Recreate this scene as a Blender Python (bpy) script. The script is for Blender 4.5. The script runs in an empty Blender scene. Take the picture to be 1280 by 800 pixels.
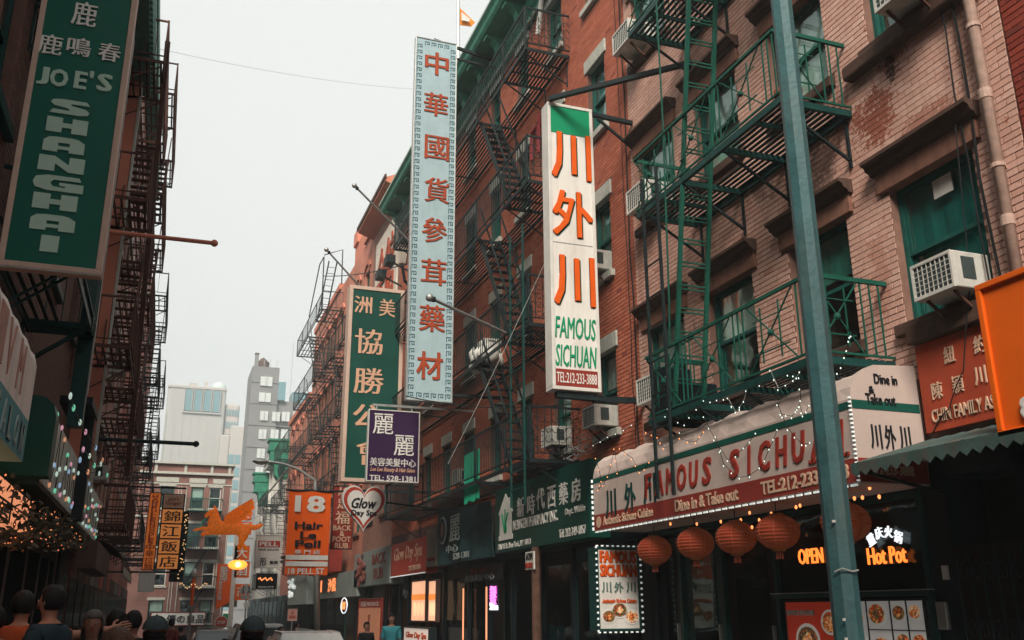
import bpy, math, random
import numpy as np
from mathutils import Vector, Matrix
random.seed(7)
scene = bpy.context.scene
COL = scene.collection

# ---------------------------------------------------------------- camera
F, CX, CY, H = 1164.94, 640.0, 400.0, 1.7          # focal length and centre of a 1280x800 frame, eye height
yaw, pitch, roll = math.radians(19.990), math.radians(17.273), math.radians(-0.3235)
fw = Vector((math.sin(yaw)*math.cos(pitch), math.cos(yaw)*math.cos(pitch), math.sin(pitch)))
rt = Vector((math.cos(yaw), -math.sin(yaw), 0)); up = rt.cross(fw)
RT = rt*math.cos(roll) + up*math.sin(roll); UP = -rt*math.sin(roll) + up*math.cos(roll)
cam = bpy.data.cameras.new('camera'); co = bpy.data.objects.new('camera', cam); COL.objects.link(co)
cam.sensor_width = 36; cam.lens = 36*F/1280; cam.clip_end = 2000; cam.clip_start = .05
m = Matrix.Identity(4)
for i in range(3): m[i][0], m[i][1], m[i][2] = RT[i], UP[i], -fw[i]
m[0][3], m[1][3], m[2][3] = 0, 0, H
co.matrix_world = m
scene.camera = co

# ---------------------------------------------------------------- world, sun, exposure
w = bpy.data.worlds.new('World'); scene.world = w; w.use_nodes = True
nt = w.node_tree; nt.nodes.clear()
SUN_EL, SUN_AZ = math.radians(41), math.radians(209)       # azimuth clockwise from +Y (down the street)
sky = nt.nodes.new('ShaderNodeTexSky'); sky.sky_type = 'NISHITA'; sky.sun_disc = False
sky.sun_elevation = SUN_EL; sky.sun_rotation = SUN_AZ; sky.dust_density = 6; sky.air_density = 1.5
bg1 = nt.nodes.new('ShaderNodeBackground'); bg1.inputs[1].default_value = 0.05
nt.links.new(sky.outputs[0], bg1.inputs[0])
bg2 = nt.nodes.new('ShaderNodeBackground'); bg2.inputs[0].default_value = (0.84, 0.85, 0.825, 1); bg2.inputs[1].default_value = 1.07
mx = nt.nodes.new('ShaderNodeMixShader'); mx.inputs[0].default_value = 0.9      # a bright closed cloud deck over a little clear-sky light
nt.links.new(bg1.outputs[0], mx.inputs[1]); nt.links.new(bg2.outputs[0], mx.inputs[2])
out = nt.nodes.new('ShaderNodeOutputWorld'); nt.links.new(mx.outputs[0], out.inputs[0])
sl = bpy.data.lights.new('sun', 'SUN'); sl.energy = 5.0; sl.angle = math.radians(22); sl.color = (1, .88, .76)
so = bpy.data.objects.new('sun', sl); COL.objects.link(so)
sd = Vector((math.sin(SUN_AZ)*math.cos(SUN_EL), math.cos(SUN_AZ)*math.cos(SUN_EL), math.sin(SUN_EL)))
so.rotation_euler = sd.to_track_quat('Z', 'Y').to_euler()
scene.view_settings.view_transform = 'Standard'; scene.view_settings.look = 'None'
scene.view_settings.exposure = 0.2; scene.view_settings.gamma = 1
scene.cycles.max_bounces = 5; scene.cycles.diffuse_bounces = 2; scene.cycles.glossy_bounces = 2
scene.cycles.transparent_max_bounces = 12; scene.cycles.volume_bounces = 0; scene.cycles.use_denoising = True

# ---------------------------------------------------------------- measuring helpers: where a sight line meets a real plane
def ray(px, py): return RT*((px-CX)/F) - UP*((py-CY)/F) + fw
def fx(px, py, X): d = ray(px, py); t = X/d.x; return Vector((X, d.y*t, d.z*t+H))
def fy(px, py, Y): d = ray(px, py); t = Y/d.y; return Vector((d.x*t, Y, d.z*t+H))
def gz(y): return -0.02*max(0.0, min(y, 90)-15)

# ---------------------------------------------------------------- materials
MATS = {}
def mat(name, col, rough=.65, var=.25, scale=3., bump=.15, bscale=40., metal=0., emit=0., ecol=None, spec=.18, grime=0., gcol=(.03,.03,.03)):
    if name in MATS: return MATS[name]
    M = bpy.data.materials.new(name); M.use_nodes = True; n = M.node_tree.nodes; l = M.node_tree.links
    b = n['Principled BSDF']; b.inputs['Roughness'].default_value = rough; b.inputs['Metallic'].default_value = metal
    b.inputs['Specular IOR Level'].default_value = spec
    geo = n.new('ShaderNodeNewGeometry')
    no = n.new('ShaderNodeTexNoise'); no.inputs['Scale'].default_value = scale; no.inputs['Detail'].default_value = 6; no.inputs['Roughness'].default_value = .65
    l.new(geo.outputs['Position'], no.inputs['Vector'])
    mr = n.new('ShaderNodeMapRange'); mr.inputs[1].default_value = .25; mr.inputs[2].default_value = .75
    mr.inputs[3].default_value = 1-var; mr.inputs[4].default_value = 1+var*.6
    l.new(no.outputs[0], mr.inputs[0])
    vm = n.new('ShaderNodeVectorMath'); vm.operation = 'SCALE'; vm.inputs[0].default_value = col[:3]
    l.new(mr.outputs[0], vm.inputs['Scale'])
    last = vm.outputs[0]
    if grime > 0:
        n2 = n.new('ShaderNodeTexNoise'); n2.inputs['Scale'].default_value = scale*.6; n2.inputs['Detail'].default_value = 9; n2.inputs['Roughness'].default_value = .75
        mp = n.new('ShaderNodeMapping'); mp.inputs['Scale'].default_value = (2.4, 2.4, .35); l.new(geo.outputs['Position'], mp.inputs[0]); l.new(mp.outputs[0], n2.inputs['Vector'])
        r2 = n.new('ShaderNodeMapRange'); r2.inputs[1].default_value = .48; r2.inputs[2].default_value = .72; r2.inputs[4].default_value = grime
        l.new(n2.outputs[0], r2.inputs[0])
        mc = n.new('ShaderNodeMix'); mc.data_type = 'RGBA'; l.new(r2.outputs[0], mc.inputs[0]); l.new(last, mc.inputs[6]); mc.inputs[7].default_value = (*gcol, 1)
        last = mc.outputs[2]
    l.new(last, b.inputs['Base Color'])
    rr = n.new('ShaderNodeMapRange'); rr.inputs[3].default_value = max(0.02, rough-.12); rr.inputs[4].default_value = min(1, rough+.15); l.new(no.outputs[0], rr.inputs[0]); l.new(rr.outputs[0], b.inputs['Roughness'])
    if bump:
        nb = n.new('ShaderNodeTexNoise'); nb.inputs['Scale'].default_value = bscale; nb.inputs['Detail'].default_value = 4; l.new(geo.outputs['Position'], nb.inputs['Vector'])
        bp = n.new('ShaderNodeBump'); bp.inputs['Strength'].default_value = bump; bp.inputs['Distance'].default_value = .01
        l.new(nb.outputs[0], bp.inputs['Height']); l.new(bp.outputs[0], b.inputs['Normal'])
    if emit:
        b.inputs['Emission Color'].default_value = (*(ecol or col)[:3], 1); b.inputs['Emission Strength'].default_value = emit
    MATS[name] = M; return M

def brick_mat(name, c1, c2, c3, rough=.85, peel=0., peelcol=(.22,.06,.035), blotch=.3, blotchcol=(.1,.06,.05), spots=()):
    """colour of each brick from its own random value, with weather stains and, on painted brick, flaked paint"""
    M = bpy.data.materials.new(name); M.use_nodes = True; n = M.node_tree.nodes; l = M.node_tree.links
    b = n['Principled BSDF']; b.inputs['Roughness'].default_value = rough; b.inputs['Specular IOR Level'].default_value = .25
    geo = n.new('ShaderNodeNewGeometry'); at = n.new('ShaderNodeAttribute'); at.attribute_name = 'rnd'
    oi = n.new('ShaderNodeObjectInfo'); ad = n.new('ShaderNodeMath'); ad.operation = 'ADD'; fr = n.new('ShaderNodeMath'); fr.operation = 'FRACT'
    l.new(at.outputs['Fac'], ad.inputs[0]); l.new(oi.outputs['Random'], ad.inputs[1]); l.new(ad.outputs[0], fr.inputs[0])
    cr = n.new('ShaderNodeValToRGB'); e = cr.color_ramp.elements
    e[0].color = (*c1, 1); e[1].color = (*c2, 1); x = e.new(.55); x.color = (*[(a+b_)/2 for a, b_ in zip(c1, c2)], 1); x = e.new(.93); x.color = (*c2, 1); e[-1].color = (*c3, 1)
    l.new(fr.outputs[0], cr.inputs[0]); last = cr.outputs[0]
    def noise(sc, det=8, r=.7, mp=(1, 1, 1)):
        q = n.new('ShaderNodeMapping'); q.inputs['Scale'].default_value = mp; l.new(geo.outputs['Position'], q.inputs[0])
        t = n.new('ShaderNodeTexNoise'); t.inputs['Scale'].default_value = sc; t.inputs['Detail'].default_value = det; t.inputs['Roughness'].default_value = r; l.new(q.outputs[0], t.inputs['Vector']); return t.outputs[0]
    def mixc(fac, col):
        nonlocal last
        mc = n.new('ShaderNodeMix'); mc.data_type = 'RGBA'; l.new(fac, mc.inputs[0]); l.new(last, mc.inputs[6]); mc.inputs[7].default_value = (*col, 1); last = mc.outputs[2]
    def rng(s, a, b_, c=0., d=1.):
        r = n.new('ShaderNodeMapRange'); r.inputs[1].default_value = a; r.inputs[2].default_value = b_; r.inputs[3].default_value = c; r.inputs[4].default_value = d; l.new(s, r.inputs[0]); return r.outputs[0]
    mixc(rng(noise(1.1, 10, .75, (1, 1, .5)), .5, .75, 0, blotch), blotchcol)
    mixc(rng(noise(30, 3), .35, .8, 0, .4), tuple(.55*v for v in c1))
    mixc(rng(noise(.55, 5, .6), .45, .7, 0, .45), tuple(.72*v for v in c1)); mixc(rng(noise(2.6, 7, .75, (1, 1.6, .35)), .56, .75, 0, .45), tuple(.42*v for v in c1))
    if peel:
        f = rng(noise(9, 8, .7), .60, .66, 0, peel); mixc(f, peelcol)
    for (cy, cz, ry, rz, col, amt) in spots:
        sp = n.new('ShaderNodeSeparateXYZ'); l.new(geo.outputs['Position'], sp.inputs[0])
        def mth(op, a, b_=None):
            k = n.new('ShaderNodeMath'); k.operation = op
            for i, v in enumerate((a, b_)):
                if v is None: continue
                if isinstance(v, (int, float)): k.inputs[i].default_value = v
                else: l.new(v, k.inputs[i])
            return k.outputs[0]
        dy = mth('DIVIDE', mth('SUBTRACT', sp.outputs[1], cy), ry); dz = mth('DIVIDE', mth('SUBTRACT', sp.outputs[2], cz), rz)
        d2 = mth('ADD', mth('MULTIPLY', dy, dy), mth('MULTIPLY', dz, dz))
        v = mth('SUBTRACT', mth('ADD', mth('MULTIPLY', noise(4.5, 6, .7), 2.2), mth('MULTIPLY', noise(26, 4, .6), 2.0)), d2)
        mixc(rng(v, 1.75, 1.95, 0, amt), col)
    l.new(last, b.inputs['Base Color'])
    nb = noise(70, 5); n3 = noise(14, 3)
    am = n.new('ShaderNodeMath'); am.operation = 'ADD'; l.new(nb, am.inputs[0]); l.new(n3, am.inputs[1])
    bp = n.new('ShaderNodeBump'); bp.inputs['Strength'].default_value = .4; bp.inputs['Distance'].default_value = .003; l.new(am.outputs[0], bp.inputs['Height']); l.new(bp.outputs[0], b.inputs['Normal'])
    MATS[name] = M; return M

def tex_brick_mat(name, c1, c2, mortar, axis='x', bw=.22, bh=.075):
    """brick for walls too far away for single bricks to be told apart"""
    M = bpy.data.materials.new(name); M.use_nodes = True; n = M.node_tree.nodes; l = M.node_tree.links
    b = n['Principled BSDF']; b.inputs['Roughness'].default_value = .85
    geo = n.new('ShaderNodeNewGeometry'); sp = n.new('ShaderNodeSeparateXYZ'); cb = n.new('ShaderNodeCombineXYZ')
    l.new(geo.outputs['Position'], sp.inputs[0]); ad = n.new('ShaderNodeMath'); ad.operation = 'ADD'; l.new(sp.outputs[0], ad.inputs[0]); l.new(sp.outputs[1], ad.inputs[1])
    l.new(ad.outputs[0], cb.inputs[0]); l.new(sp.outputs[2], cb.inputs[1])
    t = n.new('ShaderNodeTexBrick'); t.inputs['Scale'].default_value = 1; t.inputs['Brick Width'].default_value = bw; t.inputs['Row Height'].default_value = bh; t.inputs['Mortar Size'].default_value = .008
    t.inputs['Color1'].default_value = (*c1, 1); t.inputs['Color2'].default_value = (*c2, 1); t.inputs['Mortar'].default_value = (*mortar, 1); l.new(cb.outputs[0], t.inputs['Vector'])
    no = n.new('ShaderNodeTexNoise'); no.inputs['Scale'].default_value = .7; no.inputs['Detail'].default_value = 8; l.new(geo.outputs['Position'], no.inputs['Vector'])
    mr = n.new('ShaderNodeMapRange'); mr.inputs[1].default_value = .3; mr.inputs[2].default_value = .7; mr.inputs[3].default_value = .65; mr.inputs[4].default_value = 1.15; l.new(no.outputs[0], mr.inputs[0])
    vm = n.new('ShaderNodeVectorMath'); vm.operation = 'SCALE'; l.new(t.outputs[0], vm.inputs[0]); l.new(mr.outputs[0], vm.inputs['Scale']); l.new(vm.outputs[0], b.inputs['Base Color'])
    bp = n.new('ShaderNodeBump'); bp.inputs['Strength'].default_value = .4; bp.inputs['Distance'].default_value = .01; l.new(t.outputs['Fac'], bp.inputs['Height']); bp.invert = True; l.new(bp.outputs[0], b.inputs['Normal'])
    MATS[name] = M; return M

def glass_mat(name, tint, refl=.5):
    M = bpy.data.materials.new(name); M.use_nodes = True; n = M.node_tree.nodes; l = M.node_tree.links; n.clear()
    o = n.new('ShaderNodeOutputMaterial'); tr = n.new('ShaderNodeBsdfTransparent'); tr.inputs[0].default_value = (*tint, 1)
    gl = n.new('ShaderNodeBsdfGlossy'); gl.inputs[0].default_value = (.85, .95, .95, 1); gl.inputs['Roughness'].default_value = .06
    lw = n.new('ShaderNodeLayerWeight'); lw.inputs[0].default_value = .5; pw = n.new('ShaderNodeMath'); pw.operation = 'POWER'; pw.inputs[1].default_value = 3.; l.new(lw.outputs['Facing'], pw.inputs[0]); mu = n.new('ShaderNodeMath'); mu.operation = 'MULTIPLY_ADD'; mu.inputs[1].default_value = refl; mu.inputs[2].default_value = .05
    l.new(pw.outputs[0], mu.inputs[0]); mu.use_clamp = True
    geo = n.new('ShaderNodeNewGeometry'); nz = n.new('ShaderNodeTexNoise'); nz.inputs['Scale'].default_value = 1.7; l.new(geo.outputs['Position'], nz.inputs['Vector'])
    bp = n.new('ShaderNodeBump'); bp.inputs['Strength'].default_value = .25; bp.inputs['Distance'].default_value = .05; l.new(nz.outputs[0], bp.inputs['Height']); l.new(bp.outputs[0], gl.inputs['Normal'])
    ms = n.new('ShaderNodeMixShader'); l.new(mu.outputs[0], ms.inputs[0]); l.new(tr.outputs[0], ms.inputs[1]); l.new(gl.outputs[0], ms.inputs[2]); l.new(ms.outputs[0], o.inputs[0])
    MATS[name] = M; return M

GREENP = mat('green_paint', (.008, .09, .063), .6, .35, 6, .3, 60, grime=.5, gcol=(.02,.03,.025))
BLACKP = mat('black_iron_paint', (.012, .022, .024), .55, .4, 8, .3, 60)
BROWNIRON = mat('rusty_brown_iron', (.10, .045, .032), .7, .4, 8, .3, 60, grime=.5, gcol=(.03,.02,.02))
GREYM = mat('galvanised_metal', (.42, .44, .43), .4, .25, 8, .1, 80, metal=.6)
TEALP = mat('teal_pole_paint', (.048, .145, .158), .5, .3, 5, .5, 22, grime=.65, gcol=(.12,.15,.14), spec=.4)
BRONZE = mat('brown_stone', (.09, .052, .04), .75, .35, 8, .4, 30, grime=.6, gcol=(.035,.025,.02))
BRSTONE = mat('light_brown_stone', (.24, .12, .085), .8, .3, 8, .4, 30, grime=.5, gcol=(.1,.05,.04))
WSTONE = mat('grey_lintel_stone', (.46, .47, .42), .8, .25, 8, .4, 30, grime=.4, gcol=(.16,.16,.15))
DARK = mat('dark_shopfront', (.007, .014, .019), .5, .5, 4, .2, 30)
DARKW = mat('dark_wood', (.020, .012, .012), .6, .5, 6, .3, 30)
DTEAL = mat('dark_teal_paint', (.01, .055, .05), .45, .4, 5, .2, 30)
SASHG = mat('green_window_frame', (.012, .09, .075), .5, .3, 8, .2, 50)
SASHW = mat('white_window_frame', (.6, .6, .56), .5, .2, 8, .1, 50)
ACW = mat('air_conditioner_casing', (.55, .56, .52), .5, .2, 6, .1, 50, grime=.4, gcol=(.2,.19,.17))
ACD = mat('air_conditioner_grille', (.05, .07, .07), .5, .3, 20, .3, 90)
CURT = mat('white_curtain', (.74, .76, .72), .9, .25, 5, .4, 12)
CURTG = mat('green_curtain', (.02, .30, .19), .8, .25, 5, .4, 12)
BLIND = mat('green_window_blind', (.08, .34, .29), .8, .2, 5, .2, 12)
GLASS = glass_mat('window_glass', (.78, .86, .84))
SHOPG = glass_mat('shop_glass', (.35, .42, .42), .05)
MORT_A = mat('painted_mortar', (.25, .14, .11), .9, .3, 6, .4, 60, grime=.5, gcol=(.08,.05,.04))
MORT_B = mat('red_brick_mortar', (.13, .075, .06), .9, .3, 6, .4, 60)
WHITE = mat('white_sign_face', (.74, .74, .70), .45, .10, 2, .04, 30, grime=.45, gcol=(.40,.34,.28))
WFRAME = mat('white_sign_frame', (.66, .66, .62), .45, .15, 4, .05, 30, grime=.3, gcol=(.3,.3,.28))
TANF = mat('tan_sign_frame', (.56, .42, .34), .55, .15, 4, .05, 30, grime=.3, gcol=(.25,.18,.14))
JGREEN = mat('sign_green', (.004, .115, .08), .4, .15, 1.5, .05, 30, grime=.25, gcol=(.004,.06,.045))
DGREEN = mat('deep_sign_green', (.004, .06, .045), .45, .25, 1.5, .05, 30)
MINT = mat('mint_lettering', (.42, .60, .50), .6, .1, 4, .05)
SIGNW = mat('off_white_lettering', (.72, .72, .68), .6, .1, 4, .05)
TANL = mat('tan_gold_lettering', (.60, .36, .24), .5, .15, 4, .05)
BLUES = mat('pale_blue_sign_face', (.34, .47, .51), .6, .15, 2.5, .1, 30, grime=.45, gcol=(.22,.33,.35))
BLUEK = mat('dark_teal_key_pattern', (.03, .12, .15), .6, .5, 9, .1)
RUSTL = mat('rust_red_lettering', (.36, .06, .02), .6, .3, 9, .1, grime=.4, gcol=(.12,.03,.02))
REDL = mat('orange_red_lettering', (.66, .10, .015), .45, .15, 6, .05)
REDP = mat('red_panel', (.42, .05, .03), .5, .2, 3, .05)
ORANGE = mat('orange_panel', (.74, .125, .008), .5, .12, 2, .05, 30)
GREENL = mat('green_lettering', (.005, .26, .12), .5, .1, 4, .05)
PURPLE = mat('purple_panel', (.035, .012, .055), .5, .2, 2, .1)
BLACKL = mat('black_lettering', (.012, .016, .02), .5, .2, 6, .05)
MAROON = mat('maroon_panel', (.26, .035, .025), .55, .25, 3, .1, grime=.3, gcol=(.1,.02,.015))
CREAML = mat('cream_lettering', (.62, .42, .30), .6, .1, 4, .05)
BULBW = mat('white_bulb', (.8, .9, .8), emit=.8, ecol=(.8, 1, .9), bump=0)
BULBO = mat('warm_bulb', (.9, .4, .15), emit=1.8, ecol=(1, .30, .09), bump=0)
LEDW = mat('white_led_strip', (.8, .85, .82), emit=.32, ecol=(.85, .95, .92), bump=0)
WIRE = mat('black_wire', (.015, .018, .02), .6, .2, 9, 0)
WIREW = mat('pale_wire', (.4, .42, .4), .6, .2, 9, 0)

# ---------------------------------------------------------------- mesh builder
WL = {}                                     # world position of every object's origin
def wl(o): return WL.get(o.name, Vector((0, 0, 0))) if o else Vector((0, 0, 0))
def link(o, parent, loc=None):
    COL.objects.link(o)
    if parent: o.parent = parent
    if loc is not None: o.location = Vector(loc) - wl(parent)
    WL[o.name] = wl(parent) + Vector(o.location)
    return o
class MB:
    def __init__(s): s.v = []; s.f = []; s.m = []
    def quadbox(s, P, mi=0):                # 8 corners: bottom ring, top ring
        k = len(s.v); s.v += [tuple(p) for p in P]
        for q in ((0,3,2,1),(4,5,6,7),(0,1,5,4),(1,2,6,5),(2,3,7,6),(3,0,4,7)): s.f.append([k+i for i in q]); s.m.append(mi)
    def box(s, x0, y0, z0, x1, y1, z1, mi=0):
        x0, x1 = min(x0, x1), max(x0, x1); y0, y1 = min(y0, y1), max(y0, y1); z0, z1 = min(z0, z1), max(z0, z1)
        s.quadbox([(x0,y0,z0),(x1,y0,z0),(x1,y1,z0),(x0,y1,z0),(x0,y0,z1),(x1,y0,z1),(x1,y1,z1),(x0,y1,z1)], mi); return s
    def bar(s, p, q, w, h=None, mi=0):
        h = h or w; p, q = Vector(p), Vector(q); d = (q-p).normalized()
        ref = Vector((0,0,1)) if abs(d.z) < .95 else Vector((1,0,0))
        a = d.cross(ref).normalized()*w/2; b = a.cross(d).normalized()*h/2
        s.quadbox([p-a-b, p+a-b, p+a+b, p-a+b, q-a-b, q+a-b, q+a+b, q-a+b], mi); return s
    def tube(s, pts, r, n=6, cap=True):
        pts = [Vector(p) for p in pts]; rs = r if isinstance(r, (list, tuple)) else [r]*len(pts); k = len(s.v)
        pa = None
        for i, p in enumerate(pts):
            d = (pts[min(i+1, len(pts)-1)] - pts[max(i-1, 0)]).normalized()
            if pa is None: a = d.orthogonal().normalized()
            else: a = (pa - d*pa.dot(d)).normalized()
            pa = a; b = d.cross(a)
            for j in range(n): t = 2*math.pi*j/n; s.v.append(tuple(p + (a*math.cos(t)+b*math.sin(t))*rs[i]))
        for i in range(len(pts)-1):
            for j in range(n): s.f.append([k+i*n+j, k+i*n+(j+1)%n, k+(i+1)*n+(j+1)%n, k+(i+1)*n+j]); s.m.append(0)
        if cap:
            s.f.append([k+j for j in range(n)][::-1]); s.m.append(0); e = k+(len(pts)-1)*n; s.f.append([e+j for j in range(n)]); s.m.append(0)
        return s
    def lathe(s, c, prof, n=16, axis='z'):
        k = len(s.v); c = Vector(c)
        for r, h in prof:
            for j in range(n):
                t = 2*math.pi*j/n
                o = {'z': (r*math.cos(t), r*math.sin(t), h), 'x': (h, r*math.cos(t), r*math.sin(t)), 'y': (r*math.sin(t), h, r*math.cos(t))}[axis]
                s.v.append(tuple(c+Vector(o)))
        for i in range(len(prof)-1):
            for j in range(n): s.f.append([k+i*n+j, k+i*n+(j+1)%n, k+(i+1)*n+(j+1)%n, k+(i+1)*n+j]); s.m.append(0)
        s.f.append([k+j for j in range(n)][::-1]); s.m.append(0); e = k+(len(prof)-1)*n; s.f.append([e+j for j in range(n)]); s.m.append(0)
        return s
    def ball(s, c, r, n=6, m=4):
        k = len(s.v); c = Vector(c); r = r if isinstance(r, (tuple, list, Vector)) else (r, r, r)
        s.v.append(tuple(c+Vector((0,0,r[2]))))
        for i in range(1, m):
            a = math.pi*i/m
            for j in range(n): t = 2*math.pi*j/n; s.v.append(tuple(c+Vector((r[0]*math.sin(a)*math.cos(t), r[1]*math.sin(a)*math.sin(t), r[2]*math.cos(a)))))
        s.v.append(tuple(c-Vector((0,0,r[2])))); e = len(s.v)-1
        for j in range(n): s.f.append([k, k+1+j, k+1+(j+1)%n]); s.m.append(0); s.f.append([e, e-n+(j+1)%n, e-n+j]); s.m.append(0)
        for i in range(m-2):
            for j in range(n): a = k+1+i*n; s.f.append([a+j, a+n+j, a+n+(j+1)%n, a+(j+1)%n]); s.m.append(0)
        return s
    def prism(s, poly, d):                  # 3D polygon pushed by d
        k = len(s.v); n = len(poly); d = Vector(d)
        s.v += [tuple(Vector(p)) for p in poly] + [tuple(Vector(p)+d) for p in poly]
        s.f.append([k+i for i in range(n)]); s.f.append([k+n+i for i in range(n)][::-1]); s.m += [0, 0]
        for i in range(n): s.f.append([k+i, k+n+i, k+n+(i+1)%n, k+(i+1)%n]); s.m.append(0)
        return s
    def build(s, name, mats, parent=None, kind=None, smooth=False, bevel=0, fix=False):
        if parent is not None and name in ('bracket', 'support_bar', 'grille_scroll', 'pilaster_strip', 'moulding', 'antenna', 'fin', 'side_vent', 'lower_wing') and kind is None:
            par = list(range(len(s.v)))                 # every separate piece becomes a part of its own
            def fd(i):
                while par[i] != i: par[i] = par[par[i]]; i = par[i]
                return i
            for f in s.f:
                for i in f[1:]: par[fd(i)] = fd(f[0])
            gs = {}
            for f in s.f: gs.setdefault(fd(f[0]), []).append(f)
            if len(gs) > 1:
                for fl in gs.values():
                    t = MB(); mp = {}
                    for f in fl:
                        for i in f:
                            if i not in mp: mp[i] = len(t.v); t.v.append(s.v[i])
                        t.f.append([mp[i] for i in f]); t.m.append(0)
                    o = t.build(name, mats, parent, 'thing_part', smooth, bevel, fix)
                    del o['kind']
                return o
        me = bpy.data.meshes.new(name); o0 = wl(parent)
        me.from_pydata([(x-o0.x, y-o0.y, z-o0.z) for x, y, z in s.v], [], s.f)
        for m_ in (mats if isinstance(mats, (list, tuple)) else [mats]): me.materials.append(m_)
        if any(s.m): me.polygons.foreach_set('material_index', s.m)
        if fix:
            import bmesh
            b = bmesh.new(); b.from_mesh(me); bmesh.ops.recalc_face_normals(b, faces=b.faces); b.to_mesh(me); b.free()
        if smooth: me.polygons.foreach_set('use_smooth', [True]*len(me.polygons))
        me.update()
        o = bpy.data.objects.new(name, me); link(o, parent)
        if kind: o['kind'] = kind
        if bevel:
            bm_ = o.modifiers.new('bevel', 'BEVEL'); bm_.width = bevel; bm_.segments = 2; bm_.limit_method = 'ANGLE'
        return o
def tag(o, label, cat, group=None):
    o['label'] = label; o['category'] = cat
    if group: o['group'] = group
    return o
def thing(name, loc, label, cat, group=None):
    o = bpy.data.objects.new(name, None); o.empty_display_size = .1; link(o, None, loc)
    o.location = loc; WL[o.name] = Vector(loc)
    return tag(o, label, cat, group)
def structure(o): o['kind'] = 'structure'; return o
BOXC = {}
def piece(name, parent, c, dims, m_, rot=None):   # alike pieces share one mesh
    key = (name, tuple(round(d, 4) for d in dims), m_.name)
    if key not in BOXC:
        b = MB(); x, y, z = [d/2 for d in dims]; b.box(-x, -y, -z, x, y, z)
        me = bpy.data.meshes.new(name); me.from_pydata(b.v, [], b.f); me.materials.append(m_); me.update(); BOXC[key] = me
    o = bpy.data.objects.new(name, BOXC[key]); link(o, parent, c)
    if rot: o.rotation_euler = rot
    return o
def copy_tree(o, loc=None, parent=None, rotz=None):
    c = o.copy(); COL.objects.link(c); c.parent = parent
    if loc is not None: c.location = Vector(loc) - wl(parent); WL[c.name] = Vector(loc)
    if rotz is not None: c.rotation_euler = (0, 0, rotz)
    def rec(a, b):
        for ch in a.children:
            d = ch.copy(); COL.objects.link(d); d.parent = b; rec(ch, d)
    rec(o, c); return c

# ---------------------------------------------------------------- lettering
class Pl:                                   # a plane with a reading direction u, up v, and outward normal n
    def __init__(s, O, u, n): s.O = Vector(O); s.u = Vector(u); s.v = Vector((0,0,1)); s.n = Vector(n)
    def p(s, a, b, c=0): return s.O + s.u*a + s.v*b + s.n*c
def PY_(Y): return Pl((0, Y, 0), (1,0,0), (0,-1,0))
def PR_(X): return Pl((X, 0, 0), (0,-1,0), (-1,0,0))       # on a right-hand facade: u = -Y
def PLt_(X): return Pl((X, 0, 0), (0,1,0), (1,0,0))        # on a left-hand facade: u = Y
TXC = {}
def text_mesh(s, shear=0, spacing=1):
    key = (s, shear, spacing)
    if key in TXC: return TXC[key]
    cu = bpy.data.curves.new('t', 'FONT'); cu.body = s; cu.size = 1; cu.extrude = 1.0; cu.resolution_u = 2; cu.shear = shear
    cu.align_x = 'CENTER' if '\n' in s else 'LEFT'; cu.space_line = .95; cu.space_character = spacing
    ob = bpy.data.objects.new('t', cu); COL.objects.link(ob); dg = bpy.context.evaluated_depsgraph_get()
    me = bpy.data.meshes.new_from_object(ob.evaluated_get(dg)); bpy.data.objects.remove(ob); bpy.data.curves.remove(cu)
    n = len(me.vertices); a = np.empty(n*3, 'f'); me.vertices.foreach_get('co', a); a = a.reshape(-1, 3)
    fs = [list(p.vertices) for p in me.polygons]; bpy.data.meshes.remove(me); TXC[key] = (a, fs); return TXC[key]
def text(s, P, cu_, cv, wd, ht, m_, parent, w=.012, bold=.02, boldy=None, ext=.03, shear=0, name='lettering', quad=None, spacing=1, rot=0):
    """string s centred on (cu_, cv) of plane P, fitted to wd x ht metres; w is how far it stands proud; bold thickens the strokes"""
    a, fs = text_mesh(s, shear, spacing)
    if len(a) == 0: return None
    mn, mxx = a.min(0), a.max(0); sz = np.maximum(mxx-mn, 1e-6); bo = max(0, bold)*1.1
    if ord(s[0]) > 0x2fff: bo = min(bo, .018 if s[0] in '川外中材公代西房' else (0 if s[0] in '麗' else .005 if s[0] in '藥會參貨國' and len(s) > 1 else .015))
    if wd is None: wd = ht*sz[0]/sz[1]
    if ht is None: ht = wd*sz[1]/sz[0]
    sh = [(0, 0)] if bo == 0 else [(-bo, -bo*.6), (bo, bo*.6), (-bo, bo*.6), (bo, -bo*.6), (0, 0)]
    by = boldy if boldy is not None else bo*.6
    if boldy is not None: sh = [(-bo, -by), (bo, by), (-bo, by), (bo, -by), (0, -by*.4), (0, by*.4), (0, -by), (0, by)]
    if boldy is None and 0 < bo < .016: sh = [(-bo, 0), (bo, 0)]
    o0 = wl(parent); pts = []; FS = []
    for k, (dx, dy) in enumerate(sh):
        U = ((a[:,0]-mn[0]+bo+dx)/(sz[0]+2*bo)-.5)*wd; bv = max(bo, boldy or 0); V = ((a[:,1]-mn[1]+bv+dy)/(sz[1]+2*bv)-.5)*ht; Wd = (a[:,2]-mn[2])/sz[2]
        if rot: U, V = U*math.cos(rot)-V*math.sin(rot), U*math.sin(rot)+V*math.cos(rot)
        wk = w+k*.0006; base = len(pts)
        pts += [tuple(P.p(float(x), float(y), wk*float(z)+.001+k*.0001)-o0) for x, y, z in zip(cu_+U, cv+V, Wd)]; FS += [[i+base for i in f] for f in fs]
    me = bpy.data.meshes.new(name); me.from_pydata(pts, [], FS); me.materials.append(m_); me.update()
    o = bpy.data.objects.new(name, me); link(o, parent); return o
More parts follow.
